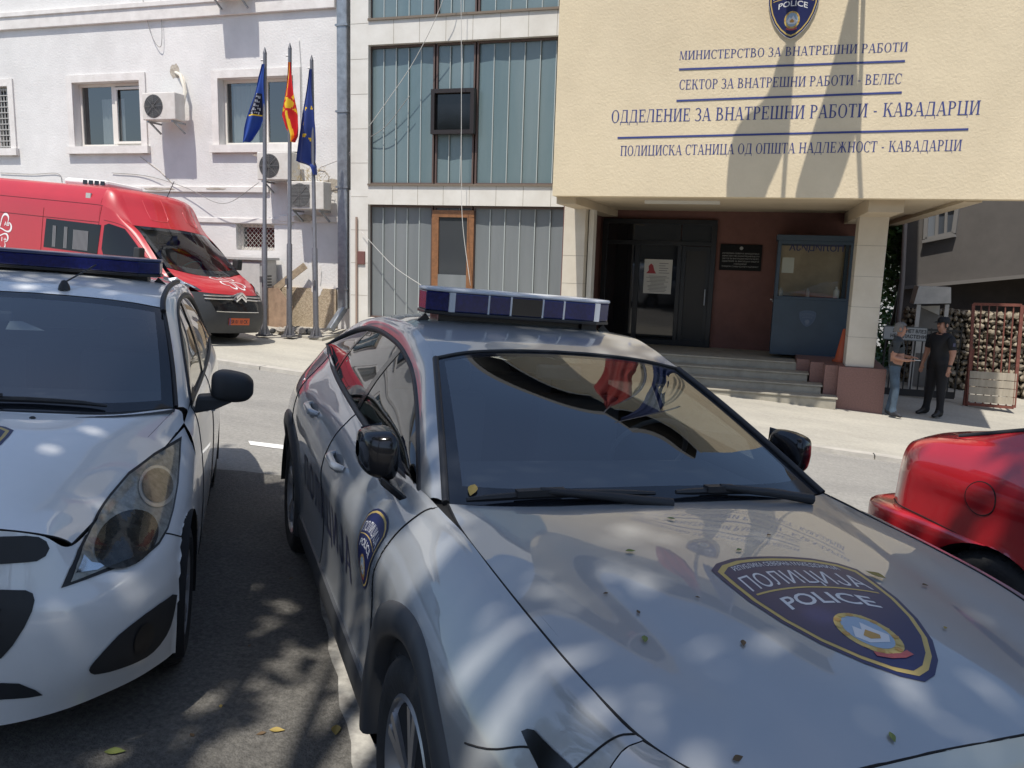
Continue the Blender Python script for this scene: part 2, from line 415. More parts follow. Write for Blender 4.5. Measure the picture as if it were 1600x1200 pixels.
for i in range(26):
    a, b = -16 + i * .96, -16 + i * .96 + .945
    f = lambda x, y, h: Vector((x, y, gz(x, y) + h))
    q = [f(a, YK - .16, .05), f(b, YK - .16, .05), f(b, YK + .0, .052), f(a, YK + .0, .052)]
    mb.add(q + [f(a, YK - .17, -.05), f(b, YK - .17, -.05), f(b, YK, -.05), f(a, YK, -.05)], [(0, 1, 2, 3), (4, 5, 1, 0), (5, 6, 2, 1), (7, 4, 0, 3), (6, 7, 3, 2)])
struct(mb.build('kerb', m_kerb))
mb = MB()
q = [G(388, 689.5), G(447, 696.5), G(447, 703), G(391, 695.5)]
mb.poly([p + Vector((0, 0, .004)) for p in q])
d0 = (G(447, 700) - G(389, 692)).normalized()
for k in (-2, -1, 1, 2, 3):
    mb.poly([Vector((p.x + d0.x * 3.4 * k, p.y + d0.y * 3.4 * k, gz(p.x + d0.x * 3.4 * k, p.y + d0.y * 3.4 * k) + .004)) for p in q])
struct(mb.build('lane_marking', mat('road_paint', (.72, .71, .67), .8, var=.12, vscale=20)))
mb = MB()
a0, a1 = G(538, 1040), G(575, 1200); dd = (a1 - a0); dd.z = 0; dd.normalize(); nn = Vector((dd.y, -dd.x, 0))
rows = []
for i in range(29):
    c = a0 + dd * (-.9 + i * .11); wv = .045 + .006 * sin(i * 1.9) + .004 * sin(i * 4.7)
    rows.append([Vector(((c + nn * s).x, (c + nn * s).y, gz((c + nn * s).x, (c + nn * s).y) + .007)) for s in (-wv, wv)])
mb.grid(rows); struct(mb.build('bay_marking', m_line))

# ================================================================== WALL HELPERS
def wall_holes(mb, X0, X1, z0, z1, holes, Y, depth, mi=0, mr=None):
    xs = sorted({X0, X1, *[h[0] for h in holes], *[h[1] for h in holes]}); zs = sorted({z0, z1, *[h[2] for h in holes], *[h[3] for h in holes]})
    mr = mi if mr is None else mr
    for a, b in zip(xs, xs[1:]):
        for c, d in zip(zs, zs[1:]):
            if any(h[0] <= a and b <= h[1] and h[2] <= c and d <= h[3] for h in holes): continue
            mb.poly([(a, Y, c), (b, Y, c), (b, Y, d), (a, Y, d)], mi)
    for (a, b, c, d) in holes:
        e = Y + depth
        mb.poly([(a, Y, c), (a, e, c), (a, e, d), (a, Y, d)], mr).poly([(b, Y, c), (b, Y, d), (b, e, d), (b, e, c)], mr)
        mb.poly([(a, Y, c), (b, Y, c), (b, e, c), (a, e, c)], mr).poly([(a, Y, d), (a, e, d), (b, e, d), (b, Y, d)], mr)
def frame(mb, a, b, c, d, wd, y0, y1, mi=0):
    mb.box(a, b, y0, y1, c, c + wd, mi).box(a, b, y0, y1, d - wd, d, mi).box(a, a + wd, y0, y1, c + wd, d - wd, mi).box(b - wd, b, y0, y1, c + wd, d - wd, mi)

# ================================================================== WHITE BUILDING (left)
YL = 14.4
m_wht = mat('white_render', (.64, .625, .605), .9, col2=(.75, .735, .715), vscale=1.1, bump=.6, bscale=26, vdetail=9, stain=.09)
m_wht2 = mat('white_trim', (.62, .59, .56), .9, col2=(.74, .71, .68), vscale=4, bump=.3)
m_bare = mat('exposed_mortar', (.30, .26, .21), .95, col2=(.5, .45, .38), vscale=14, bump=.8)
m_plin = mat('pebbledash', (.27, .21, .14), .95, col2=(.52, .43, .31), vscale=42, bump=1.0, bscale=45)
m_pvc = mat('pvc_frame', (.70, .66, .60), .5)
m_win = glass('window_glass', (.42, .46, .48), .9, 2.3)
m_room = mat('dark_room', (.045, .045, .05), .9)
m_curt = mat('curtain', (.75, .73, .69), .9)
m_steel = mat('galvanised_steel', (.30, .32, .34), .45, .7, var=.2, vscale=9)
m_cable = mat('cable_grey', (.25, .24, .23), .7)
m_cablew = mat('cable_white', (.55, .54, .51), .6)
WB_ = thing('white_building', 'white rendered two storey building with cracked walls behind the red van', 'building', (-14, YL, 0))
holes = [(-17.6, -16.42, 3.80, 5.14), (-14.60, -12.83, 3.82, 5.15), (-10.88, -9.13, 3.82, 5.12), (-10.55, -9.63, 1.71, 2.24), (-21, -19.2, 3.8, 5.14),
         (-14.6, -12.83, 7.6, 9.0), (-10.88, -9.13, 7.6, 9.0), (-18, -16.4, 7.6, 9.0)]
mb = MB(); wall_holes(mb, -34, -7.72, -.6, 10.4, holes, YL, .30, 0)
mb.poly([(-7.72, YL, -.6), (-7.72, YL + 8, -.6), (-7.72, YL + 8, 10.4), (-7.72, YL, 10.4)]).poly([(-34, YL, 10.4), (-7.93, YL, 10.4), (-7.93, YL + 8, 10.4), (-34, YL + 8, 10.4)])
mb.build('wall', m_wht, WB_)
mb = MB()
mb.box(-34, -8.19, YL - .07, YL - .002, 6.31, 6.62).box(-34, -8.19, YL - .10, YL - .002, 6.56, 6.66)
mb.build('cornice', m_wht2, WB_, bevel=.01)
mb = MB(); mb.box(-34, -9.72, YL - .05, YL - .002, 2.87, 2.99).box(-34, -9.2, YL - .03, YL - .002, 2.25, 2.36)
mb.box(-9.5, -7.95, YL - .04, YL - .002, 2.30, 2.42)
mb.build('ledge', m_wht2, WB_, bevel=.01)
mb = MB(); mb.box(-34, -8.19, YL - .06, YL - .002, -.6, .99); mb.build('plinth', m_plin, WB_)
mb = MB().box(-34, -7.7, YL - .35, YL + 8, 10.404, 10.6); mb.build('roof', mat('roof_grey', (.25, .24, .23), .8), WB_)
for i, (a, b, c, d) in enumerate(holes):
    small = d - c < .8; wn = MB()
    if not small:
        s_ = .155
        wn.box(a - s_, a - .004, YL - .035, YL - .001, c - s_, d + s_, 1).box(b + .004, b + s_, YL - .035, YL - .001, c - s_, d + s_, 1)
        wn.box(a - .004, b + .004, YL - .035, YL - .001, d + .004, d + s_, 1); wn.box(a - s_ - .05, b + s_ + .05, YL - .09, YL - .001, c - s_, c - .004, 1)
    frame(wn, a + .002, b - .002, c + .002, d - .002, .06, YL + .16, YL + .22)
    m_ = a + (b - a) * (.52 if i == 1 else .57)
    if not small:
        wn.box(m_ - .045, m_ + .045, YL + .155, YL + .215, c + .06, d - .06)
        if i == 1: frame(wn, m_ + .06, b - .07, c + .07, d - .09, .05, YL + .13, YL + .158)
    wo_ = wn.build('window', [m_pvc, m_wht2], WB_)
    g_ = MB().poly([(a + .05, YL + .19, c + .05), (b - .05, YL + .19, c + .05), (b - .05, YL + .19, d - .05), (a + .05, YL + .19, d - .05)])
    g_.build('pane', m_win, wo_)
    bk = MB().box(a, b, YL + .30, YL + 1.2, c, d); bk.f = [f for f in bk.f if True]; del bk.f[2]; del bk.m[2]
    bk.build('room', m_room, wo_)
    if i in (1, 2, 4, 0):
        cu = MB(); x0 = a + .5 if i == 1 else a + .15; n = 16
        cu.grid([[Vector((x0 + k * .04, YL + .27 + .02 * sin(k * 2.1), z)) for k in range(n)] for z in (c + .05, d - .3 if i == 1 else d - .1)])
        cu.build('curtain', m_curt, wo_)
    if small or i == 0:
        gr = MB(); p_ = YL + .06
        if small:
            n = 9
            for k in range(-6, 16):
                for sg in (1, -1):
                    xa = a + k * .1; xb = xa + sg * (d - c)
                    lo = max(0, min(1, ((a - xa) / (xb - xa)))); hi = max(0, min(1, ((b - xa) / (xb - xa)))); lo, hi = min(lo, hi), max(lo, hi)
                    if hi - lo > .05: gr.bar((xa + (xb - xa) * lo, p_, c + (d - c) * lo), (xa + (xb - xa) * hi, p_, c + (d - c) * hi), .006, .006)
        else:
            for k in range(14): gr.bar((a + .03 + k * (b - a - .06) / 13, p_, c), (a + .03 + k * (b - a - .06) / 13, p_, d), .02, .02)
            for k in range(11): gr.bar((a, p_ - .012, c + .05 + k * .123), (b, p_ - .012, c + .05 + k * .123), .02, .02)
        gr.build('window_grille', mat('grille_paint', (.40, .39, .37), .6), wo_)
# wall damage: broken render patches and holes with bare mortar showing
mb = MB()
def blob(cx, cz, rx, rz, n=16, y=YL - .004, seed=1):
    q = random.Random(seed); return [(cx + rx * cos(2 * pi * i / n) * q.uniform(.7, 1.15), y, cz + rz * sin(2 * pi * i / n) * q.uniform(.7, 1.15)) for i in range(n)]
mb.poly(blob(-11.93, 5.30, .13, .16, seed=3)); mb.poly(blob(-8.30, 3.02, .34, .14, seed=5)); mb.poly(blob(-8.02, 2.72, .10, .35, seed=6, y=YL - .044))
mb.poly(blob(-9.6, 3.60, .5, .05, 20, YL - .092, seed=8)); mb.poly(blob(-8.9, 2.38, .28, .08, seed=9, y=YL - .046)); mb.poly(blob(-12.4, 2.93, .4, .03, seed=10, y=YL - .054)); mb.poly(blob(-11.0, 2.94, .3, .022, seed=12, y=YL - .054))
build_each(mb, 'broken_render', m_bare, WB_)
mb = MB(); mb.poly(blob(-8.62, 1.25, .09, .26, seed=21, y=YL - .012)); mb.poly(blob(-8.62, .98, .12, .16, seed=22, y=YL - .064)); build_each(mb, 'plaster_patch', m_wht2, WB_)
mb = MB()
for pts in ([(-8.62, 3.32), (-8.45, 3.30), (-8.36, 3.20), (-8.40, 3.02)], [(-8.75, 2.2), (-8.72, 1.9), (-8.76, 1.5), (-8.74, 1.2)], [(-12.9, 3.6), (-12.4, 3.3), (-12.1, 3.05)]):
    mb.tube([(x, YL - .004, z) for x, z in pts], .008, 5)
build_each(mb, 'wall_crack', m_bare, WB_)

# downpipe and corner pipes
PX0, PX1 = W(527, 300, 14.1).x, W(543, 300, 14.1).x; pc_ = (PX0 + PX1) / 2
dp = thing('drain_pipe', 'grey galvanised drain pipe down the corner of the white building', 'drain pipe', (pc_, 14.16, 0))
mb = MB(); mb.box(PX0, PX1, 14.08, 14.26, .62, 10.3); mb.build('pipe', m_steel, dp, bevel=.03)
mb = MB().bar((pc_, 14.14, .64), (pc_ - .15, 13.86, .22), .16, .12); mb.build('outlet', m_steel, dp, bevel=.02)
for z in (1.0, 2.95, 4.35, 5.9, 7.4): MB().box(PX0 - .02, PX1 + .02, 14.065, YL, z, z + .035).build('bracket', m_steel, dp)
mb = MB().tube([(W(549, 450, 14.0).x, 14.0, -.2), (W(549, 450, 14.0).x, 14.0, 2.9)], .035, 10); solo(mb, 'service_pipe', m_cablew, 'thin white service pipe beside the galvanised drain pipe', 'pipe', smooth=60)
mb = MB().tube([(W(557, 450, 13.92).x, 13.92, -.2), (W(557, 450, 13.92).x, 13.92, 2.4)], .022, 8); solo(mb, 'conduit', mat('rust_conduit', (.33, .24, .19), .7), 'thin brownish conduit right of the white service pipe', 'pipe', smooth=60)

# air conditioners
m_acw = mat('ac_casing', (.68, .66, .62), .5, col2=(.56, .53, .48), vscale=5)
m_acd = mat('ac_grille', (.06, .06, .06), .6)
def ac_unit(px, z, wd, ht, dep, y1, label, slats=False):
    t = thing('air_conditioner', label, 'air conditioner', (px, y1, z), 'air conditioning units on the white wall')
    y0 = y1 - dep
    MB().box(px, px + wd, y0, y1, z, z + ht).build('casing', m_acw, t, bevel=.015)
    r = ht * .43; cx = px + r + .05; cz = z + ht / 2
    M = Matrix.Translation((cx, y0 - .001, cz)) @ Matrix.Rotation(pi / 2, 4, 'X')
    f = MB(); f.lathe([(0, .003), (r, .003)], 28, M); f.build('fan_opening', m_acd, t)
    b = MB()
    for k in range(5):
        a = k * 2 * pi / 5; b.bar((cx + .03 * cos(a), y0 - .008, cz + .03 * sin(a)), (cx + r * .9 * cos(a), y0 - .008, cz + r * .9 * sin(a)), r * .45, .004, up=(0, 1, 0))
    b.lathe([(0, .012), (.05, .012), (.05, .0)], 14, M); b.build('fan', mat('fan_blade', (.05, .05, .052), .5), t)
    g = MB()
    for k in range(1, 7): g.lathe([(r * k / 6.5, .016), (r * k / 6.5 + .004, .016)], 26, M)
    for k in range(8): a = k * pi / 4; g.bar((cx, y0 - .02, cz), (cx + r * cos(a), y0 - .02, cz + r * sin(a)), .006, .004, up=(0, 1, 0))
    if slats:
        for k in range(16): g.box(px + .04, px + wd * .62, y0 - .014, y0 - .004, z + .05 + k * (ht - .1) / 16, z + .05 + k * (ht - .1) / 16 + .016)
    g.build('fan_guard', mat('guard_wire', (.16, .16, .155), .5), t)
    for x in (px + .08, px + wd - .12): MB().box(x, x + .035, y0 + .02, y1 + .12, z - .045, z - .01).bar((x + .017, y0 + .1, z - .04), (x + .017, y1 + .1, z - .22), .03, .03).build('bracket', m_steel, t)
    return t
ac_unit(-12.35, 4.26, .80, .53, .30, YL - .20, 'air conditioner right of the left window with a stripped fan front')
t_ = PM['air_conditioner']; p_ = MB().tube([(-11.62, YL - .22, 4.4), (-11.60, YL - .12, 4.9), (-11.72, YL - .10, 5.2), (-11.93, YL + .02, 5.28)], .035, 8).tube([(-11.66, YL - .25, 4.36), (-11.57, YL - .12, 4.86), (-11.68, YL - .06, 5.16), (-11.9, YL + .02, 5.3)], .02, 6)
p_.build('pipe_lagging', mat('lagging', (.62, .58, .50), .8), bpy.data.objects['air_conditioner'], smooth=60)
ac_unit(-9.72, 3.09, .78, .53, .30, YL - .12, 'air conditioner just below the sill behind the left flagpoles')
ac_unit(-9.02, 2.53, .80, .53, .30, YL - .16, 'lowest air conditioner, slatted front with straw nest above', slats=True)
ac_unit(-10.78, 6.62, .80, .55, .30, YL - .20, 'highest air conditioner at the top edge above the flags')
mb = MB(); q = random.Random(4)
for k in range(90):
    a = Vector((q.uniform(-8.95, -8.3), q.uniform(YL - .42, YL - .12), q.uniform(3.06, 3.34))); dv = Vector((q.uniform(-.12, .12), q.uniform(-.05, .05), q.uniform(-.12, .12))); mb.bar(a, a + dv, .008, .004)
tag(mb.build('straw_nest', mat('straw', (.36, .29, .16), .9, var=.4, vscale=30)), 'untidy straw nest on top of the lowest air conditioner', 'nest')

# grey meter cabinet, plank, board, rubble
mc = thing('meter_cabinet', 'grey metal meter cabinet against the white wall behind the van nose', 'cabinet', (-9.9, 13.95, .1))
MB().box(-10.45, -9.55, 13.85, YL - .06, .55, 1.52).build('body', mat('cabinet_grey', (.44, .44, .43), .6, var=.1, vscale=6), mc, bevel=.01)
MB().box(-10.40, -9.60, 13.832, 13.85, .60, 1.46).build('door', mat('cabinet_door', (.50, .50, .49), .6, var=.08, vscale=8), mc, bevel=.004)
MB().box(-10.5, -9.48, 13.80, YL - .06, 1.522, 1.57).build('lid', mat('cabinet_grey', ()), mc)
mb = MB()
for k in range(5): mb.box(-9.549, -9.545, 13.95, 14.15, .95 + k * .06, .98 + k * .06)
mb.build('vent', m_acd, mc)
MB().box(-10.4, -9.6, 13.9, YL - .06, .0, .55).build('pedestal', m_pave, mc)
mb = MB().bar((-9.62, 14.05, .80), (-8.82, 14.24, 1.44), .06, .13); solo(mb, 'plank', mat('old_wood', (.33, .26, .18), .85, var=.25, vscale=14, bump=.4), 'weathered plank leaning diagonally on the plinth behind the flagpoles', 'plank')
mb = MB().prism([(-10.0, 14.0, .0), (-9.05, 14.0, .0), (-8.98, 14.0, .62), (-9.3, 14.0, .98), (-10.0, 14.0, .95)], (0, .03, 0)); solo(mb, 'board', mat('brown_board', (.30, .21, .145), .85, var=.25, vscale=7), 'brown stained board standing against the plinth behind the left flagpole', 'board')
mb = MB().prism([G(400, 520) + Vector((0, 0, -.1)), G(503, 537) + Vector((0, 0, -.1)), G(531, 529) + Vector((0, 0, -.1)), Vector((-7.95, YL - .061, .0)), Vector((-9.8, YL - .061, .0))], (0, 0, .2)); struct(mb.build('plinth_slab', m_pave, bevel=.01))
q = random.Random(11)
for k in range(13):
    c = G(q.uniform(425, 512), q.uniform(516, 524), .1); s_ = q.uniform(.04, .11); mb = MB()
    mb.ball((c.x, c.y, c.z + s_ * .5), (s_ * q.uniform(.8, 1.5), s_, s_ * q.uniform(.5, .9)), 7, 5, 0, Matrix.Rotation(q.uniform(0, 3), 4, 'Z') @ Matrix.Rotation(q.uniform(-.5, .5), 4, 'X'))
    for i, v in enumerate(mb.v): mb.v[i] = v + Vector((q.uniform(-1, 1), q.uniform(-1, 1), q.uniform(-1, 1))) * s_ * .12
    o_ = solo(mb, 'rubble_stone', mat('rubble', (.34, .31, .27), .95, var=.3, vscale=9) if k % 3 else mat('dark_rubble', (.06, .06, .06), .9), 'broken stone lying at the foot of the flagpoles by the plinth', 'stone', 'rubble at the foot of the flagpoles')

# flagpoles and flags
m_pole = mat('pole_steel', (.17, .17, .185), .45, .5, var=.1, vscale=20)
poles = []
for i, (bx, by, tx, ty, lab) in enumerate(((413, 523, 414, 83, 'left flagpole, steel, with the dark blue crest flag'), (452, 524.5, 453, 76, 'middle flagpole, steel, tallest, with the red and yellow flag'), (494, 526, 487, 95, 'right flagpole, steel, with the blue flag of stars'))):
    b = G(bx, by, .10); b = Vector((b.x, min(b.y, 13.75), b.z)); b = W(bx, by, b.y); t2 = W(tx, ty, b.y)
    p = thing('flagpole', lab, 'flagpole', b, 'flagpoles in front of the white building')
    ax = (t2 - b)
    MB().tube([b, b + ax * .33, b + ax * .335, b + ax], [.052, .05, .036, .032], 14).build('pole', m_pole, p, smooth=50)
    f = MB().box(b.x - .11, b.x + .11, b.y - .11, b.y + .11, b.z - .02, b.z + .015)
    for k in range(4):
        a = k * pi / 2; f.prism([b + Vector((cos(a) * .05, sin(a) * .05, .01)), b + Vector((cos(a) * .13, sin(a) * .13, .01)), b + Vector((cos(a) * .05, sin(a) * .05, .20))], Vector((-sin(a), cos(a), 0)) * .012)
    f.build('base', m_pole, p)
    MB().tube([t2, t2 + Vector((0, 0, .10))], [.035, .004], 10).tube([t2 - Vector((0, 0, .12)), t2 - Vector((.07, .02, .12))], .014, 6).build('finial', mat('finial', (.12, .12, .13), .4, .6), p, smooth=50)
    MB().box(b.x - .02, b.x + .02, b.y - .085, b.y - .05, b.z + .95, b.z + 1.06).build('cleat', m_pole, p)
    poles.append((b, t2))
def flag(name, label, outline, Y, mats, paint, folds, amp, poleX):
    """limp hanging flag: rows across from the hoist side, folded in depth; outline = list of (y, xl, xr) in photo pixels"""
    rows = []; N = 30; ys = [o[0] for o in outline]
    for k in range(61):
        t = k / 60; y = ys[0] + (ys[-1] - ys[0]) * t
        for a, b in zip(outline, outline[1:]):
            if a[0] <= y <= b[0]: u = (y - a[0]) / (b[0] - a[0]); xl = a[1] + (b[1] - a[1]) * u; xr = a[2] + (b[2] - a[2]) * u; break
        row = []
        for j in range(N + 1):
            s_ = j / N; p = W(xl + (xr - xl) * s_, y, Y)
            dpt = amp * sin(folds * s_ * pi * 2 + t * 1.3) * (.35 + .65 * t) + .03 * sin(t * 7 + s_ * 3)
            row.append(Vector((p.x, p.y - .02 + dpt, p.z)))
        rows.append(row)
    mb = MB(); n = N + 1
    for r in rows: mb.v += r
    for i in range(60):
        for j in range(N): mb.f.append([i * n + j, i * n + j + 1, (i + 1) * n + j + 1, (i + 1) * n + j]); mb.m.append(paint((j + .5) / N, (i + .5) / 60))
    o = solo(mb, name, mats, label, 'flag', 'flags hanging on the three flagpoles', smooth=180, fix=False)
    return o
def fmat(n, c): 
    m = mat(n, c, .7, spec=.3); return m
f_blue, f_blue2, f_red, f_yel, f_wht = fmat('flag_blue', (.02, .06, .28)), fmat('flag_dark_blue', (.03, .055, .22)), fmat('flag_red', (.55, .02, .025)), fmat('flag_yellow', (.75, .50, .03)), fmat('flag_white', (.55, .58, .65))
Yp = [p[0].y for p in poles]
def pa1(s, t):
    u, v = (s - .45) / .38, (t - .52) / .14
    if abs(u) < 1 and abs(v) < 1:
        if abs(v) > .93: return 2
        return 1 if int((s * 41 + t * 23)) % 3 == 0 and abs(u) < .75 and int(t * 60) % 3 else 3
    return 0
f_navy = fmat('flag_navy', (.008, .01, .03))
flag('crest_flag', 'dark blue flag with a printed police crest hanging on the left pole', [(100, 410, 413), (120, 403, 413), (150, 397, 413), (175, 389, 413), (200, 381, 406), (218, 377, 396), (222, 376, 392)], Yp[0] - .05, [f_blue, f_wht, f_yel, f_navy], pa1, 1.3, .06, 414)
def pa2(s, t):
    cx, cy = .38, .52; dx, dy = (s - cx) * 26, (t - cy) * 128; r = sqrt(dx * dx + dy * dy)
    if r < 9: return 1
    if r > 11.5:
        a = atan2(dy, dx) % (pi / 4); e = min(a, pi / 4 - a)
        if e * r < 1.2 + r * .06 and r < 85: return 1
    return 0
flag('sun_flag', 'red flag with a yellow sun and rays hanging on the middle pole', [(97, 451, 454), (120, 448, 458), (150, 445, 462), (180, 441, 467), (200, 446, 468), (212, 451, 467), (222, 455, 460)], Yp[1] - .05, [f_red, f_yel], pa2, 1.5, .07, 453)
def pa3(s, t):
    for (cx, cy) in ((.42, .38), (.80, .37), (.40, .63), (.72, .66), (.2, .52)):
        dx, dy = (s - cx) * 26, (t - cy) * 165
        r = sqrt(dx * dx + dy * dy); a = (atan2(dy, dx) + pi / 2) % (2 * pi / 5); a = abs(a - pi / 5)
        if r < 1.6 + 2.6 * (a / (pi / 5)) ** 1.5: return 1
    return 0
flag('star_flag', 'blue flag with yellow stars hanging frayed on the right pole', [(108, 484, 487), (140, 478, 488), (170, 473, 491), (200, 470, 493), (230, 465, 494), (252, 461, 495), (258, 481, 495), (273, 491, 494)], Yp[2] - .05, [f_blue2, f_yel], pa3, 1.4, .07, 487)

# cables strung over the facades
def cable(pts, label, m=m_cable, r=.0065, grp='cables strung on the facades'):
    o = solo(MB().tube(crom(pts, 8), r, 5), 'cable', m, label, 'cable', grp, smooth=180)
cable([W(545, 240, 14.1), W(600, 165, 13.9), W(650, 90, 13.8), W(692, 0, 13.7), W(700, -60, 13.6)], 'pale cable rising diagonally across the upper glazing from the drain pipe', m_cablew)
cable([W(500, 262, 14.2), W(545, 243, 14.15), W(558, 225, 14.1), W(600, 200, 13.95), W(640, 150, 13.9)], 'dark cable running past the drain pipe towards the glazing')
cable([W(720, -40, 13.7), W(721, 80, 13.75), W(721, 260, 13.75), W(723, 350, 13.7), W(735, 446, 13.6)], 'pale cable hanging straight down in front of the glazing', m_cablew, .006)
cable([W(565, 362, 13.9), W(590, 390, 13.85), W(620, 420, 13.8), W(665, 450, 13.7)], 'pale cable sagging from the tiled pier towards the police car roof', m_cablew, .0055)
cable([W(566, 332, 14.0), W(572, 330, 14.0), W(568, 352, 13.98), W(560, 420, 13.98), W(562, 440, 13.98)], 'short cable looped at the top of the tiled pier')
cable([W(175, 270, YL - .02), W(230, 275, YL - .03), W(290, 293, YL - .12), W(350, 318, YL - .2), W(405, 285, YL - .3)], 'dark cable sagging along the white wall to the air conditioner')
cable([W(0, 270, YL - .02), W(50, 272, YL - .02), W(90, 271, YL - .02), W(97, 285, YL - .02)], 'grey cable clipped along the white wall above the van')
cable([W(222, -5, YL - .03), W(235, 50, YL - .05), W(248, 73, YL - .06), W(253, 60, YL - .05), W(251, -5, YL - .03)], 'thin cable loop hanging from the cornice over the left window')
cable([W(467, 60, YL - .02), W(470, 110, YL - .02), W(471, 170, YL - .02), W(472, 240, YL - .02)], 'thin cable down the white wall behind the flags', m_cablew, .006)
fb = thing('fuse_box', 'small reddish brown fuse box on the tiled pier', 'fuse box', (-7.42, 13.98, 1.5))
MB().box(-7.50, -7.33, 13.92, 14.0, 1.51, 1.76).build('casing', mat('brown_plastic', (.16, .07, .06), .6), fb, bevel=.01)
MB().tube([(-7.42, 13.96, 1.5), (-7.44, 13.96, 1.2)], .01, 6).tube([(-7.40, 13.96, 1.76), (-7.40, 13.96, 2.5)], .008, 6).build('lead', m_cable, fb)

# ================================================================== POLICE STATION
YG = 14.05; YB = 11.75; ZB = W(1200, 308.5, YB).z; XBL = W(864, 280, YB).x
PS = thing('police_station', 'police station with yellow overhanging front, glass wall and porch', 'building', (-1, 14, 0))
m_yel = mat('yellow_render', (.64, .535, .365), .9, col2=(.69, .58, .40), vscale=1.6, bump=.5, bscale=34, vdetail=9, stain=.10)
m_tile = mat('stone_tile', (.60, .575, .52), .55, col2=(.70, .68, .63), vscale=2.2, vdetail=6)
m_joint = mat('tile_joint', (.30, .27, .22), .9)
m_reed = mat('dusty_reeded_glass', (.11, .165, .18), .22, col2=(.165, .215, .225), vscale=1.2, spec=.7, streak=True)
m_reedg = mat('dusty_grey_panel', (.15, .165, .17), .35, col2=(.20, .215, .22), vscale=1.6, spec=.5, streak=True)
m_putty = mat('putty_line', (.40, .44, .43), .8)
m_brown = mat('brown_metal', (.10, .065, .055), .5)
m_wood = mat('varnished_wood', (.22, .10, .042), .5, var=.2, vscale=20)
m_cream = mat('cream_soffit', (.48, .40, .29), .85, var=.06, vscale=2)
m_maroon = mat('maroon_paint', (.15, .068, .055), .75, var=.12, vscale=3, bump=.2)
m_mar2 = mat('maroon_granite', (.19, .10, .085), .5, var=.25, vscale=60)
m_step = mat('stair_stone', (.30, .275, .22), .75, var=.15, vscale=6)
m_alu = mat('dark_aluminium', (.016, .018, .021), .35, .3)
m_dglass = mat('dark_door_glass', (.008, .009, .011), .04, spec=.6)
# glazed part on the left
mb = MB(); mb.box(-7.64, -7.275, YG - .10, YG + 6, -.6, 9.0); mb.box(-7.275, -3.2, YG - .10, YG + .4, 2.64, 3.0).box(-7.275, -3.2, YG - .10, YG + .4, 5.50, 5.93).box(-7.275, -3.2, YG - .10, YG + .4, 8.45, 9.0).box(-7.275, -3.2, YG - .10, YG + .4, -.6, .5)
mb.build('tile_band', m_tile, PS)
mb = MB()
for k in range(1, 9): x = -7.275 + k * .51; [mb.box(x - .004, x + .004, YG - .102, YG - .098, z0, z1) for z0, z1 in ((2.64, 3.0), (5.5, 5.93), (-.6, .5))]
for k in range(11): z = .3 + k * .62; mb.box(-7.635, -7.28, YG - .102, YG - .098, z - .003, z + .003)
mb.build('tile_joint', m_joint, PS)
mb = MB(); mb.box(-7.275, -3.2, YG - .13, YG - .104, 5.915, 5.955).box(-7.275, -3.4, YG - .13, YG - .104, 2.985, 3.02); build_each(mb, 'drip_edge', mat('drip_metal', (.20, .16, .12), .5, .3), PS)
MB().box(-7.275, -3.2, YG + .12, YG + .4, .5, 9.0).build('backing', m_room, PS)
def glazed(z0, z1, m, nm):
    for (a, b) in ((-7.27, -6.02), (-5.93, -5.24), (-5.15, -3.45)):
        n = max(2, round((b - a) / .265)); s_ = (b - a) / n
        mb = MB(); L = MB()
        for k in range(n):
            x = a + k * s_; jj = random.Random(int(x * 100 + z0 * 7)).uniform(-.010, .010)
            mb.add([(x, YG + .05 + jj, z0), (x + s_, YG + .05 - jj * .6, z0), (x + s_, YG + .05 - jj * .6, z1), (x, YG + .05 + jj, z1)], [(0, 1, 2, 3)])
            if k: L.box(x - .007, x + .007, YG + .022, YG + .045, z0, z1 - (.05 if k % 2 else .0))
        g = mb.build('glass_panel', m, PS); L.build('joint', m_putty, g)
        f = MB(); frame(f, a - .03, b + .03, z0, z1, .03, YG + .0, YG + .06); f.build('panel_frame', m_brown, g)
glazed(3.02, 5.49, m_reed, 'upper'); glazed(5.955, 8.44, m_reed, 'top'); glazed(.5, 2.63, m_reedg, 'ground')
# hopper window in the middle
hw = MB(); frame(hw, -6.0, -5.17, 3.90, 4.68, .07, YG - .14, YG + .0); hw = hw.build('window', mat('dark_bronze', (.035, .028, .027), .4, .3), PS)
MB().poly([(-5.94, YG - .06, 3.95), (-5.23, YG - .06, 3.95), (-5.23, YG - .06, 4.63), (-5.94, YG - .06, 4.63)]).build('pane', mat('black_pane', (.006, .006, .007), .08), hw)
wd = MB(); frame(wd, -5.985, -5.165, .5, 2.56, .13, YG - .03, YG + .03); wd = wd.build('window', m_wood, PS, bevel=.008)
MB().poly([(-5.86, YG + .0, .6), (-5.29, YG + .0, .6), (-5.29, YG + .0, 2.45), (-5.86, YG + .0, 2.45)]).build('pane', mat('grey_pane', (.05, .055, .06), .08, spec=.7), wd)
MB().box(-5.86, -5.29, YG - .028, YG + .004, .6, 1.38).build('blind', m_reedg, wd)
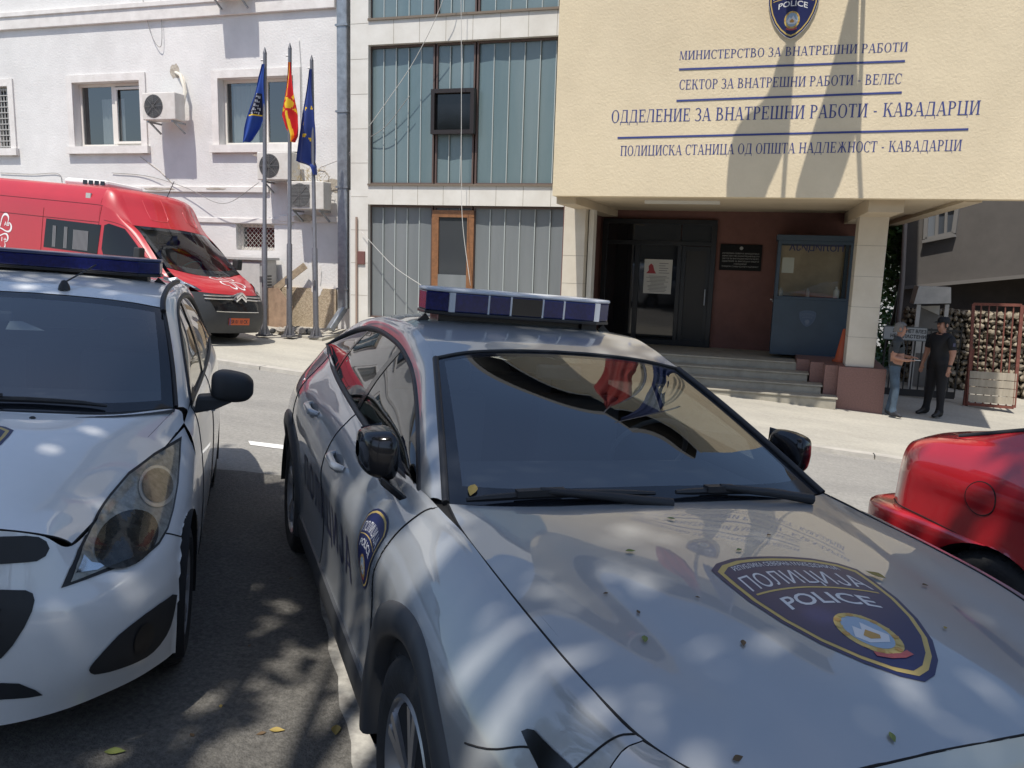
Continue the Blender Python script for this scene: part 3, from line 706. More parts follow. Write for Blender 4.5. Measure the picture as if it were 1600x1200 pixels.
# yellow box
XBR = 2.62; XW = 3.12; ZT = 7.7
mb = MB(); mb.box(XBL, XBR, YB + .25, 20, ZB + .06, ZT); mb.box(XBL, XW, YB, YB + .25, ZB, ZT + .25); mb.build('wall', m_yel, PS)
mb = MB().box(XBL - .03, XW + .03, YB - .05, YB + .30, ZT + .252, ZT + .32); mb.build('parapet', m_tile, PS)
MB().box(XBL - .2, XW + .1, YB - .75, YB + 2.5, ZT + .85, ZT + 1.1).build('canopy', mat('canopy_grey', (.14, .14, .14), .7), PS); MB().box(XBL - .15, XW + .05, YB - .70, YB + 2.5, ZT + .80, ZT + .848).build('canopy_soffit', mat('dark_soffit', (.03, .03, .032), .8), PS); MB().box(XBL + .1, XW - .1, YB + .6, YB + 2.4, ZT + .33, ZT + .80).build('attic_glazing', m_dglass, PS)
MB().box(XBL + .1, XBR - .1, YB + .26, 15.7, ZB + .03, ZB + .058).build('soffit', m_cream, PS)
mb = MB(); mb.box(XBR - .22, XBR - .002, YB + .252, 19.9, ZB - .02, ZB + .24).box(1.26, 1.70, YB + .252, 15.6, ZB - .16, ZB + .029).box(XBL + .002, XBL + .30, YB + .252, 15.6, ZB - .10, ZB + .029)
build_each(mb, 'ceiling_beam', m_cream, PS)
tl = MB().box(-1.9, -.75, 12.9, 13.0, ZB - .02, ZB + .028); tl.build('tube_light', mat('tube_light_off', (.6, .6, .56), .5), PS)
# lettering and crest on the facade
m_let = mat('blue_lettering', (.035, .05, .19), .6)
def wline(s, xl, yl, xr, yr, hpx):
    a, b = W(xl, yl, YB), W(xr, yr, YB); h = W(xl, yl - hpx, YB).z - a.z
    mb = MB(); serif_line(mb, s, a.x, b.x, a.z, h, YB, z1=b.z); mb.build('lettering', m_let, PS, fix=False)
wline('МИНИСТЕРСТВО ЗА ВНАТРЕШНИ РАБОТИ', 1061, 93.5, 1419, 80.5, 13.5)
wline('СЕКТОР ЗА ВНАТРЕШНИ РАБОТИ - ВЕЛЕС', 1061, 140, 1409, 131, 15)
wline('ОДДЕЛЕНИЕ ЗА ВНАТРЕШНИ РАБОТИ - КАВАДАРЦИ', 955, 192, 1532, 179, 19.5)
wline('ПОЛИЦИСКА СТАНИЦА ОД ОПШТА НАДЛЕЖНОСТ - КАВАДАРЦИ', 969, 243.5, 1503, 235.5, 15.5)
mb = MB()
for x0, y0, x1, y1 in ((1061, 108.5, 1414, 95.5), (1057, 157.5, 1409, 144.5), (965, 215.5, 1513, 202)):
    a, b = W(x0, y0, YB), W(x1, y1, YB); mb.bar((a.x, YB - .003, a.z), (b.x, YB - .003, b.z), .006, .026)
mb.build('underline', m_let, PS)
CM = [mat('crest_navy', (.012, .016, .075), .35), mat('crest_gold', (.50, .36, .11), .4), mat('crest_white', (.60, .60, .60), .4), mat('crest_pale_blue', (.26, .36, .46), .4), mat('crest_red', (.36, .07, .07), .4), mat('crest_orange', (.45, .25, .06), .4)]
cw = W(1271, 0, YB).x - W(1199, 0, YB).x + .05; c0 = W(1235, 61, YB); ch = cw * 1.18
mb = MB(); crest(mb, lambda x, y, l: Vector((c0.x + x * cw, YB - .03 - .0012 * l, c0.z + y * ch)), 9, topline=True)
pl = [Vector((c0.x + x * cw, YB - .001, c0.z + y * ch)) for x, y in shield(1.01)]; mb.prism(pl, (0, -.0285, 0), 2)
mb.build('crest', CM, PS, fix=False)
# porch
mb = MB(); mb.box(-3.4, 1.55, 15.65, 15.9, -.5, ZB + .03).box(-3.4, -3.12, 13.7, 15.649, -.5, ZB + .03).box(1.551, 1.9, 15.65, 20, -.6, ZB + .03); mb.build('porch_wall', m_maroon, PS)
MB().box(-3.5, .6, 13.9, 15.648, -.6, .15).build('porch_floor', m_step, PS)
stx = (.57, .77, .97, 1.18); mb = MB()
for k in range(1, 4): mb.box(-3.0, stx[k], 13.9 - .3 * k, 13.9 - .3 * (k - 1) - .001, -.7, .15 - .135 * k); mb.box(-3.0, stx[k] + .02, 13.9 - .3 * k - .02, 13.9 - .3 * (k - 1) - .003, .15 - .135 * k + .001, .15 - .135 * k + .03)
mb.box(-3.4, .59, 13.88, 14.3, .151, .18)
mb.build('step', m_step, PS, bevel=.006)
mb = MB(); mb.box(1.19, 1.86, 13.15, 15.6, -.8, .24)
for k in range(3): mb.box(stx[k] + .03, 1.189, 13.9 - .3 * k - .02, 15.6 if k == 0 else 13.9 - .3 * (k - 1) - .021, -.7, .235)
mb.build('base_block', m_mar2, PS)
def pillar(x0, x1, z0):
    mb = MB().box(x0, x1, 13.22, 13.66, z0, ZB + .04); p = mb.build('pillar', mat('pillar_stone', (.53, .475, .385), .6, col2=(.60, .55, .46), vscale=2, stain=.1), PS, bevel=.012)
    j = MB()
    for k in range(1, 6): z = z0 + k * .46; j.box(x0 - .002, x1 + .002, 13.218, 13.662, z - .003, z + .003)
    j.build('joint', m_joint, p)
pillar(-3.27, -2.90, -.5); pillar(1.28, 1.69, .241)
MB().box(-2.88, -2.80, 13.4, 13.64, -.3, ZB).build('pillar_strip', m_tile, PS)
# entrance doors
dr = MB(); frame(dr, -3.06, -.92, .152, 2.53, .09, 15.55, 15.64)
dr.box(-2.97, -1.01, 15.56, 15.63, 2.05, 2.13).box(-2.42, -2.33, 15.56, 15.63, .24, 2.05).box(-1.62, -1.54, 15.56, 15.63, .24, 2.05)
dr = dr.build('entrance_door', m_alu, PS, bevel=.006)
MB().poly([(-2.98, 15.60, .22), (-1.58, 15.60, .22), (-1.58, 15.60, 2.46), (-2.98, 15.60, 2.46)]).poly([(-1.56, 15.60, 2.12), (-1.0, 15.60, 2.12), (-1.0, 15.60, 2.46), (-1.56, 15.60, 2.46)]).build('pane', m_dglass, dr)
lf = MB(); frame(lf, -1.54, -1.0, .2, 2.04, .08, 15.61, 15.645); lf = lf.build('door_leaf', m_alu, dr); MB().poly([(-1.5, 15.642, .2), (-1.0, 15.642, .2), (-1.0, 15.642, 2.0), (-1.5, 15.642, 2.0)]).build('pane', mat('hall_dark', (.012, .011, .010), .5), lf)
MB().tube([(-1.06, 15.5, .95), (-1.06, 15.5, 1.25)], .015, 8).build('handle', m_steel, dr, smooth=60)
mb = MB()
for k in range(7): z = 2.10 + k * .055; mb.box(-2.95, -1.05, 15.64, 15.646, z, z + .012)
mb.build('louvre', mat('louvre', (.05, .05, .05), .6), dr)
ps = thing('poster', 'white notice with a red figure taped to the glass door', 'poster', (-1.95, 15.58, 1.15))
MB().box(-2.23, -1.70, 15.588, 15.592, 1.13, 1.78).build('sheet', mat('paper', (.55, .54, .50), .8), ps)
mb = MB(); q = random.Random(3)
for k in range(12): wq = q.uniform(.25, .44); x = -1.965; mb.box(x - wq / 2, x + wq / 2, 15.5865, 15.5875, 1.17 + k * .026, 1.178 + k * .026)
for k in range(5): mb.box(-1.95, -1.95 + q.uniform(.1, .22), 15.5865, 15.5875, 1.52 + k * .045, 1.53 + k * .045)
mb.build('text_line', mat('print_grey', (.12, .12, .12), .8), ps)
MB().poly([(-2.19, 15.586, 1.51), (-2.0, 15.586, 1.51), (-2.04, 15.586, 1.58), (-2.06, 15.586, 1.66), (-2.10, 15.586, 1.70), (-2.15, 15.586, 1.65), (-2.14, 15.586, 1.57)]).build('drawing', mat('print_red', (.35, .05, .06), .8), ps)
pq = thing('plaque', 'black plaque with fine white lettering beside the entrance', 'plaque', (-.46, 15.63, 1.63))
MB().box(-.84, -.09, 15.615, 15.648, 1.62, 2.10).build('slab', mat('black_granite', (.006, .006, .0065), .5, spec=.15), pq, bevel=.004)
mb = MB(); mb.lathe([(0, 0), (.032, 0)], 14, Matrix.Translation((-.46, 15.6135, 2.03)) @ Matrix.Rotation(pi / 2, 4, 'X'))
for k, s in enumerate(('РЕПУБЛИКА СЕВЕРНА МАКЕДОНИЈА', 'МИНИСТЕРСТВО ЗА ВНАТРЕШНИ РАБОТИ', 'СЕКТОР ЗА ВНАТРЕШНИ РАБОТИ ВЕЛЕС', 'ОДДЕЛЕНИЕ ЗА ВНАТРЕШНИ РАБОТИ', 'КАВАДАРЦИ', 'ПОЛИЦИСКА СТАНИЦА ОД ОПШТА НАДЛЕЖНОСТ')):
    vs, fs, asp = text2d(s); h = .027; wq = min(h * asp, .66); put(mb, [(-.465 + (x - .5) * wq, 1.92 - k * .048 + y * h) for x, y in vs], fs, lambda x, y, l: Vector((x, 15.6135, y)), 0)
mb.build('inscription', mat('engraved_grey', (.30, .30, .29), .7), pq, fix=False)
# guard booth
bt = thing('guard_booth', 'dark blue metal guard booth with a glass upper half inside the porch', 'booth', (.75, 15, .2))
m_booth = mat('booth_blue', (.030, .052, .078), .5, var=.1, vscale=4)
BY = 14.55
mb = MB(); mb.box(.17, 1.37, BY, BY + .03, .22, 1.18).box(.17, .20, BY + .031, 15.6, .22, 1.18).box(1.34, 1.37, BY + .031, 15.6, .22, 1.18).box(.17, 1.37, 15.601, 15.63, .22, 2.2)
mb.box(.14, 1.40, BY - .03, 15.64, 2.17, 2.26)
for x in (.17, 1.32): mb.box(x, x + .055, BY - .005, BY + .05, 1.181, 2.169); mb.box(x, x + .055, 15.5, 15.6, 1.181, 2.169)
mb.box(.225, 1.32, BY - .005, BY + .05, 1.181, 1.225).box(.225, 1.32, BY - .005, BY + .05, 2.11, 2.169)
mb.build('cabin', m_booth, bt, bevel=.006)
MB().poly([(.22, BY + .02, 1.22), (1.33, BY + .02, 1.22), (1.33, BY + .02, 2.12), (.22, BY + .02, 2.12)]).poly([(1.355, BY + .05, 1.2), (1.355, 15.5, 1.2), (1.355, 15.5, 2.15), (1.355, BY + .05, 2.15)]).build('pane', glass('booth_glass', (.75, .77, .74), .9), bt)
MB().box(.22, 1.33, 15.58, 15.598, 1.2, 2.1).build('back_panel', mat('booth_ply', (.42, .32, .21), .7, var=.15, vscale=4), bt)
MB().box(.21, 1.33, BY + .04, BY + .45, 1.185, 1.21).build('shelf', mat('booth_shelf', (.35, .33, .28), .7), bt)
MB().box(.145, .17, 14.95, 14.97, 1.1, 1.12).tube([(.15, 14.75, 1.15), (.12, 14.75, 1.15), (.12, 14.86, 1.15)], .012, 6).build('door_handle', m_steel, bt)
mb = MB(); vs, fs, asp = text2d('ПОЛИЦИЈА', bold=.02)
put(mb, [(1.21 - x * .86, 2.0 + y * .105) for x, y in vs], fs, lambda x, y, l: Vector((x, BY + .012, y)), 0); mb.build('lettering', mat('booth_lettering', (.012, .018, .07), .6), bt, fix=False)
mb = MB(); dimc = [mat('faded_crest', (.045, .075, .13), .5), mat('faded_crest_line', (.07, .10, .15), .5)] + [mat('faded_crest_pale', (.10, .13, .18), .5)] * 4
crest(mb, lambda x, y, l: Vector((.74 + x * .27, BY - .001 - .0008 * l, .72 + y * .28)), 9, topline=False); mb.build('crest', dimc, bt, fix=False)
nb = solo(MB().box(.26, .45, BY + .022, BY + .026, 1.62, 1.88), 'notice_sheet', mat('paper', ()), 'small white paper notice taped inside the booth glass', 'notice')
b = MB().lathe([(0, 0), (.045, 0), (.047, .02), (.047, .13), (.03, .16), (.016, .165), (.016, .19), (0, .19)], 14, Matrix.Translation((1.17, BY + .15, 1.211))).box(1.15, 1.18, BY + .10, BY + .16, 1.40, 1.415)
solo(b, 'pump_bottle', mat('white_plastic', (.6, .6, .58), .4), 'white pump bottle on the booth shelf', 'bottle', smooth=40)
for k, x in enumerate((.28, .72)):
    b = MB().lathe([(0, 0), (.035, 0), (.035, .10), (.02, .12), (.015, .15), (0, .15)], 12, Matrix.Translation((x, BY + .2 + .1 * k, 1.211)))
    solo(b, 'small_bottle', mat('clear_plastic', (.42, .40, .36), .3), ('small pale bottle at the left end of the booth shelf', 'small pale bottle at the middle of the booth shelf')[k], 'bottle', smooth=40)
cn = thing('traffic_cone', 'faded orange traffic cone behind the right pillar', 'traffic cone', (1.285, 13.85, .241))
MB().lathe([(.15, 0), (.15, .03), (.115, .03), (.03, .52), (.02, .53), (0, .53)], 20, Matrix.Translation((1.285, 13.85, .241))).build('cone', mat('cone_orange', (.42, .085, .03), .6), cn, smooth=40)
MB().lathe([(.088, .17), (.066, .28)], 20, Matrix.Translation((1.287, 13.85, .241))).build('band', mat('cone_white', (.5, .45, .4), .6), cn, smooth=60)
# wall flagpoles over the entrance (their flags hang above the frame and shade the facade)
D_ = 1.25
def up(px, py): p = W(px, py, YB); return p + SUN * (D_ / -SUN.y)
m_fl = mat('flag_cloth', (.30, .10, .08), .8)
for i, (a, b, lab, poly_) in enumerate((((1240, 60), (1222, 330), 'left wall flagpole on a bracket above the entrance', [(1237, 60, 60), (1213, 1239, 110), (1196, 1237, 160), (1158, 1232, 200), (1142, 1226, 240), (1136, 1205, 290), (1135, 1197, 310), (1135, 1160, 340)]), ((1331, 0), (1346, 330), 'right wall flagpole on a bracket above the entrance', [(1331, 0, 0), (1318, 1332, 40), (1300, 1335, 110), (1288, 1338, 160), (1272, 1338, 210), (1258, 1325, 260), (1245, 1308, 305), (1240, 1280, 340)]))):
    A, B = up(*a), up(*b); A = A + (A - B) * .25; B = Vector((B.x, B.y, max(B.z, 5.15)))
    p = thing('wall_flagpole', lab, 'flagpole', B, 'wall flagpoles above the entrance')
    MB().tube([B, A], .03, 10).build('pole', m_pole, p, smooth=60)
    c1 = A.lerp(B, .45); c2 = A.lerp(B, .75)
    MB().bar(c1, (c1.x, YB, c1.z + .2), .05, .05).bar(c2, (c2.x, YB, c2.z + .4), .05, .05).build('bracket', m_steel, p)
    rows = []
    for k, (x0, x1, y) in enumerate(poly_ if i else [(1236, 1240, 60)] + poly_[1:]):
        if k == 0: x0, x1 = (a[0] - 2, a[0])
        L_, R_ = up(x0, y), up(x1, y); rows.append([L_.lerp(R_, j / 14) + Vector((0, .05 * sin(j * 1.3 + k * .3), 0)) for j in range(15)])
    solo(MB().grid([list(r) for r in zip(*[crom(c, 4) for c in zip(*rows)])]), 'wall_flag', (fmat('wall_flag_red', (.26, .03, .025)), fmat('wall_flag_blue', (.02, .035, .11)))[i], ('flag hanging on the left wall flagpole above the entrance', 'flag hanging on the right wall flagpole above the entrance')[i], 'flag', 'flags above the entrance', smooth=180)
# ================================================================== SHARED CAR PARTS
m_tyre = mat('tyre_rubber', (.022, .022, .022), .8, var=.3, vscale=12, bump=.2, bscale=60)
m_rim = mat('alloy_rim', (.42, .43, .45), .3, .8)
m_rimd = mat('rim_dark', (.03, .03, .032), .4, .3)
m_clad = mat('black_cladding', (.045, .047, .05), .48, spec=.4)
m_seam = mat('panel_gap', (.008, .008, .009), .9)
m_trim = mat('gloss_black_trim', (.010, .010, .012), .12)
m_rub = mat('black_rubber', (.018, .018, .02), .55)
m_cab = mat('cabin_dark', (.11, .11, .115), .8)
m_seat = mat('seat_cloth', (.16, .16, .17), .9)
m_wsg = glass('windscreen_glass', (.44, .49, .51), 1.0, 2.2)
m_sdg = glass('side_glass', (.20, .22, .22), 1.0, 1.75)
m_frit = mat('windscreen_frit', (.012, .014, .018), .05, spec=.7)
m_lens = glass('lamp_lens', (.90, .92, .92), .9, 1.45)
m_chrome = mat('chrome', (.75, .75, .76), .12, 1.0)
m_blue = mat('beacon_blue', (.006, .010, .085), .16, spec=.6, var=.35, vscale=60)
m_beac = mat('beacon_black', (.012, .012, .014), .35)
m_lid = mat('beacon_lid', (.52, .54, .57), .35)
def wheel(parent, x, side, r, rr, wd, yo, spokes=5, rimmat=None, hub=None):
    """wheel with its outer face at y = side*yo"""
    rimmat = rimmat or m_rim
    M = Matrix.Translation((x, side * yo, r)) @ Matrix.Rotation(-side * pi / 2, 4, 'X')
    wmb = MB(); sw = .012
    wmb.lathe([(rr, -wd), (r - .03, -wd), (r - .004, -wd + .03), (r, -wd + .05), (r, -.05), (r - .004, -.03), (r - .028, -.004), (r - .06, .004), (rr + .03, -.002), (rr, -.014)], 44, M)
    for k in range(44):
        a = 2 * pi * k / 44
        for (h0, h1) in ((-.045, -.02),):
            wmb.bar(M @ Vector(((r - .012) * cos(a), (r - .012) * sin(a), h1)), M @ Vector(((r + .002) * cos(a + .02), (r + .002) * sin(a + .02), h0 - .03)), .012, .01)
    wh = wmb.build('wheel', m_tyre, parent, local=True, smooth=40)
    rb = MB(); rb.lathe([(rr + .004, -.012), (rr - .006, -.006), (rr - .02, -.02), (rr - .03, -.07), (rr - .035, -wd + .02)], 40, M)
    for k in range(spokes):
        a = 2 * pi * k / spokes + .3
        for da in (-.13, .13):
            p0 = M @ Vector((.05 * cos(a), .05 * sin(a), -.03)); p1 = M @ Vector(((rr - .016) * cos(a + da), (rr - .016) * sin(a + da), -.022))
            n_ = M.to_3x3() @ Vector((0, 0, 1)); rb.bar(p0, p1, rr * .13, .025, up=n_)
    rb.lathe([(0, -.012), (.03, -.012), (.036, -.02), (.07, -.03), (.072, -.06)], 20, M)
    rb.build('rim', rimmat, wh, local=True, smooth=40)
    dk = MB().lathe([(0, -.085), (rr - .03, -.085)], 30, M); dk.build('brake', m_rimd, wh, local=True)
    return wh
def seam(mb, pts, bv, r=.0035, n=None, push=.0005):
    """dark gap line lying on the body: each point dropped onto the nearest body surface"""
    P_ = crom(pts, n or 6); out = []
    for p in P_:
        h = bv.find_nearest(p)
        if h[0] is not None:
            nn = h[1]; out.append(h[0] + nn * push if (p - h[0]).length < .06 else p)
    if len(out) > 1: mb.tube(out, r, 6)
def nearest_map(bv, base, U, V, off=.003, layer_step=.0007, N=None, near=False):
    """2D shape -> laid on the body along -N; base + x*U + y*V"""
    U, V = Vector(U), Vector(V); N = Vector(N).normalized() if N is not None else U.cross(V).normalized(); base = Vector(base)
    def f(x, y, l):
        p = base + U * x + V * y
        h = bv.ray_cast(p + N * .4, -N, .9) if not near else (None,)
        if h[0] is None or (h[0] - p).length > .09:
            h = bv.find_nearest(p)
            if h[0] is None: return None
        nn = h[1] if h[1].dot(N) > 0 else -h[1]
        return h[0] + nn * (off + layer_step * l)
    return f
def soft(pts, n=2):
    pts = [Vector(p) for p in pts]
    for _ in range(n): pts = [q for a, b in zip(pts, pts[1:] + pts[:1]) for q in (a.lerp(b, .25), a.lerp(b, .75))]
    return pts
def decal3(name, pts3, N, bv, m, parent, off=.004, maxlen=.04, depth=0, label=None, smooth=180, near=False):
    """outline given as 3D points near the body, projected along -N onto it"""
    N = Vector(N).normalized(); a = N.cross(Vector((0, 0, 1)));
    if a.length < .1: a = N.cross(Vector((1, 0, 0)))
    a.normalize(); b = a.cross(N) * -1
    P3 = [Vector(p) for p in pts3]; c = sum(P3, Vector()) / len(P3)
    q = [((p - c).dot(a), (p - c).dot(b), (p - c).dot(N)) for p in P3]
    def mp(x, y, l):
        ws_ = [(1 / (1e-5 + ((x - u) ** 2 + (y - v) ** 2) ** 1.5), d) for u, v, d in q]
        st = c + a * x + b * y + N * (sum(k * d for k, d in ws_) / sum(k for k, d in ws_))
        h = bv.ray_cast(st + N * .10, -N, .22)
        if h[0] is None: h = bv.find_nearest(st)
        nn = h[1] if h[1].dot(N) > 0 else -h[1]
        return h[0] + nn * off
    mb = MB(); put(mb, [k[:2] for k in q], [list(range(len(q)))], mp, 0, 0, maxlen)
    return mb.build(name, m, parent, local=True, smooth=smooth, label=label)
def px_points(M, bv, pts):
    Mi = M.inverted(); out = []
    for x, y in pts:
        h = bv.ray_cast(Mi @ CAM, (Mi.to_3x3() @ ray(x, y)).normalized())
        if h[0] is not None: out.append(h[0].copy())
    return out
def glass_grid(rows, band, parent, name='windscreen', m=None, edge=None):
    """glass sheet whose outer band is opaque frit"""
    mb = MB(); n = len(rows[0]); m_ = len(rows)
    for r in rows: mb.v += [Vector(p) for p in r]
    for i in range(m_ - 1):
        for j in range(n - 1):
            mb.f.append([i * n + j, i * n + j + 1, (i + 1) * n + j + 1, (i + 1) * n + j])
            e = (i < band[0] or i >= m_ - 1 - band[1] or j < band[2] or j >= n - 1 - band[3]); mb.m.append(1 if e else 0)
    return mb.build(name, [m or m_wsg, m_frit], parent, local=True, smooth=180)
def lightbar(parent, x, z, hw, ht, dp, lab=None, sections=True, lidm=None):
    lb = MB(); y0 = hw - .10; zt = z + ht
    base = [(x + dp / 2, -y0), (x + dp / 2, y0), (x + dp / 2 - .07, hw), (x - dp / 2 + .07, hw), (x - dp / 2, y0), (x - dp / 2, -y0), (x - dp / 2 + .07, -hw), (x + dp / 2 - .07, -hw)]
    o = MB().prism([(a, b, z) for a, b in base], (0, 0, ht - .014)).build('lightbar', m_blue, parent, local=True, bevel=.006)
    sc = lambda k: [(x + (a - x) * k, b * k) for a, b in base]
    MB().prism([(a, b, zt - .0135) for a, b in sc(1.012)], (0, 0, .016)).build('lid', lidm or m_lid, o, local=True, bevel=.008)
    MB().prism([(a, b, z - .016) for a, b in sc(1.008)], (0, 0, .0155)).build('tray', m_beac, o, local=True, bevel=.004)
    if sections:
        d = MB(); xf = x + dp / 2
        for y in (-y0 - .012, y0 - .012): d.box(xf - .012, xf + .004, y, y + .026, z, zt - .014)
        for k in (-.52, -.22, .22, .52): d.box(xf - .01, xf + .003, y0 * k * 1.0 - .004, y0 * k + .004, z, zt - .014)
        d.build('divider', m_lid, o, local=True)
        MB().box(xf - .01, xf + .002, -y0 * .215, y0 * .215, z + .004, zt - .018).build('centre_panel', m_trim, o, local=True)
    ft = MB(); 
    for s in (-1, 1):
        ft.box(x - .07, x + .07, s * (hw - .10) - .04, s * (hw - .10) + .04, z - .075, z - .0165).bar((x, s * (hw - .1), z - .05), (x + .01, s * (hw + .07), z - .10), .05, .012).bar((x + .03, s * (hw - .02), z - .03), (x + .03, s * (hw + .05), z - .09), .02, .03)
    ft.box(x - .05, x + .05, -hw + .06, hw - .06, z - .05, z - .0165)
    ft.build('foot', m_beac, o, local=True)
    return o

# ================================================================== SILVER POLICE CROSSOVER (centre)
m_sil = mat('silver_white_paint', (.335, .345, .35), .36, .32, coat=1.0, var=.02, vscale=3)
C4M = car_matrix((-.134, 2.279, .0), .676, -.060, -.005)
C4 = thing('police_car', 'silver white police crossover with crest on its bonnet, in the centre foreground', 'police car', C4M)
GAP = .0025
cols = [-3.25, -2.95, -2.50, -2.05, -1.50, -1.00, -.40, -.12, .12, .35, .55, .72]
side_rows = {  # per column: 8 (dx, y, z) rows from belt / bonnet seam down to the painted sill
 -3.25: [(.60, 1.08), (.64, 1.04), (.72, .93), (.77, .80), (.79, .66), (.79, .52), (.77, .42), (.76, .34)],
 -2.95: [(.69, 1.16), (.735, 1.10), (.83, .97), (.885, .83), (.89, .68), (.885, .55), (.875, .44), (.865, .34)],
 -2.50: [(.735, 1.165), (.785, 1.10), (.875, .99), (.913, .86), (.910, .70), (.905, .57), (.895, .46), (.888, .35)],
 -2.05: [(.757, 1.105), (.80, 1.06), (.872, .96), (.908, .84), (.900, .69), (.892, .56), (.888, .46), (.890, .36)],
 -1.50: [(.765, 1.055), (.802, 1.02), (.866, .935), (.905, .81), (.893, .67), (.882, .55), (.882, .45), (.888, .365)],
 -1.00: [(.766, 1.02), (.802, .99), (.862, .915), (.903, .80), (.892, .66), (.882, .545), (.882, .45), (.887, .365)],
 -.40: [(.742, 1.000), (.785, .975), (.850, .90), (.898, .79), (.892, .66), (.886, .55), (.886, .45), (.888, .36)],
 -.12: [(.728, .990), (.775, .975), (.842, .905), (.896, .80), (.898, .67), (.892, .56), (.89, .46), (.888, .36)],
 .12: [(.728, .975), (.775, .960), (.835, .895), (.892, .79), (.898, .67), (.893, .56), (.89, .46), (.888, .36)],
 .35: [(.720, .955), (.765, .940), (.818, .875), (.880, .77), (.890, .65), (.888, .55), (.885, .45), (.88, .35)],
 .55: [(.695, .925), (.740, .912), (.790, .85), (.850, .74), (.865, .63), (.865, .53), (.86, .44), (.855, .34)],
 .72: [(.650, .892), (.693, .876), (.740, .80), (.80, .70), (.815, .60), (.815, .51), (.81, .42), (.80, .33)]}
def shift(c, j):
    t = j / 7
    if c == -.40: return (.07, .05, .02, -.01, -.04, -.06, -.07, -.075)[j]
    if c == -1.50: return .03 * (1 - t)
    return 0
ctrl = [[Vector((c + shift(c, j), -p[0], p[1])) for j, p in enumerate(side_rows[c])] for c in cols]
NU, NV = 8, 6
S = surf(ctrl, NU, NV)                                        # right side grid
def cut(rows, i0, i1, j0=0, j1=None):
    sub = [r[j0:(j1 + 1 if j1 is not None else None)] for r in rows[i0:i1 + 1]]
    sub = [list(r) for r in sub]
    for j in range(len(sub[0])):
        for a, b in ((0, 1), (-1, -2)):
            d = sub[b][j] - sub[a][j]
            if d.length > GAP: sub[a][j] = sub[a][j] + d.normalized() * GAP
    return sub
WR = .40
quarter, rdoor, fdoor, fender = (0, 2 * NU), (2 * NU, 4 * NU), (4 * NU, 6 * NU), (6 * NU, 11 * NU)
body_bits = []
for sgn in (1, -1):
    Sx = S if sgn == 1 else mirror(S)
    q = arch_cut(cut(Sx, *quarter), -2.67, .345, WR); q.build('rear_quarter', m_sil, C4, local=True, smooth=180)
    d1m = arch_cut(cut(Sx, *rdoor), -2.67, .345, WR); d1 = d1m.build('door', m_sil, C4, local=True, smooth=180)
    d2m = MB().grid(cut(Sx, *fdoor)); d2 = d2m.build('door', m_sil, C4, local=True, smooth=180)
    fm = arch_cut(cut(Sx, *fender), 0, .345, WR); fm.build('fender', m_sil, C4, local=True, smooth=180)
    body_bits += [q, d1m, d2m, fm]
    # handles
    for d, hx, hz in ((d2, -1.25, .895), (d1, -2.02, .955)):
        hb = MB(); bvd = bvh_of([d2m if d is d2 else d1m])
        pts = []
        for k in range(9):
            t = k / 8; x = hx - .115 + .23 * t; h = bvd.ray_cast(Vector((x, -1.2 * sgn, hz + .012 * (1 - t))), Vector((0, sgn, 0)))
            y = h[0].y if h[0] is not None else -.89 * sgn
            pts.append(Vector((x, y - sgn * (.034 * min(1, sin(pi * t) * 1.9) - .004), hz + .012 * (1 - t))))
        hb.tube(pts, [.010, .015, .017, .017, .017, .017, .017, .017, .012], 10); hb.build('handle', m_sil, d, local=True, smooth=70)
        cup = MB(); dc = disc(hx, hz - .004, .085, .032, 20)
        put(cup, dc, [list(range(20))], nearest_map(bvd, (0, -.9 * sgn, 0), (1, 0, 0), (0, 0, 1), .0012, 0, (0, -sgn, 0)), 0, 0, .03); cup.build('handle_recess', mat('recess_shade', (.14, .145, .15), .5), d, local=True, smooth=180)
bvS = bvh_of(body_bits)
# inner shell, closing the gaps
for sgn in (1, -1):
    sh = [[Vector((p.x, p.y + .03, p.z)) for p in r] for r in S]; sh = sh if sgn == 1 else mirror(sh)
    a_ = arch_cut(sh, -2.67, .345, WR); b_ = MB(); a_.build('inner_shell', m_seam, C4, local=True)
# bonnet
yb = [0, .20, .38, .52, .63, 1]
hood_c = [
 [(-.215, 0, 1.028), (-.22, .22, 1.027), (-.24, .42, 1.020), (-.265, .55, 1.016), (-.29, .63, 1.013), (-.33, .708, 1.008)],
 [(-.10, 0, 1.030), (-.10, .22, 1.029), (-.11, .42, 1.020), (-.12, .54, 1.010), (-.13, .63, 1.002), (-.15, .722, .990)],
 [(.12, 0, 1.020), (.12, .22, 1.018), (.12, .40, 1.006), (.12, .52, .992), (.12, .62, .985), (.12, .722, .973)],
 [(.35, 0, 1.000), (.35, .22, .998), (.35, .37, .984), (.35, .48, .966), (.35, .60, .962), (.35, .713, .953)],
 [(.57, 0, .972), (.57, .21, .969), (.57, .34, .955), (.56, .44, .938), (.555, .57, .934), (.55, .688, .923)],
 [(.75, 0, .942), (.75, .20, .938), (.745, .31, .925), (.74, .40, .908), (.73, .52, .902), (.72, .643, .890)],
 [(.89, 0, .900), (.885, .19, .895), (.875, .29, .882), (.86, .37, .868), (.835, .46, .860), (.81, .55, .852)]]
hood_c = [[Vector(p) for p in r] for r in hood_c]
Hd = surf(hood_c, 9, 7)
full = [[Vector((p.x, -p.y, p.z)) for p in reversed(r[1:])] + r for r in Hd]
hm = MB().grid(full); hood = hm.build('bonnet', m_sil, C4, local=True, smooth=180)
lipm = MB(); edge = [r[-1] for r in Hd]; lipm.grid([[p, p + Vector((0, -.004, -.02))] for p in edge]).grid([[Vector((p.x, -p.y, p.z)), Vector((p.x, -p.y + .004, p.z - .02))] for p in edge]); lipm.build('bonnet_edge', m_seam, hood, local=True)
bvH = bvh_of([hm]); bvB = bvh_of(body_bits + [hm])
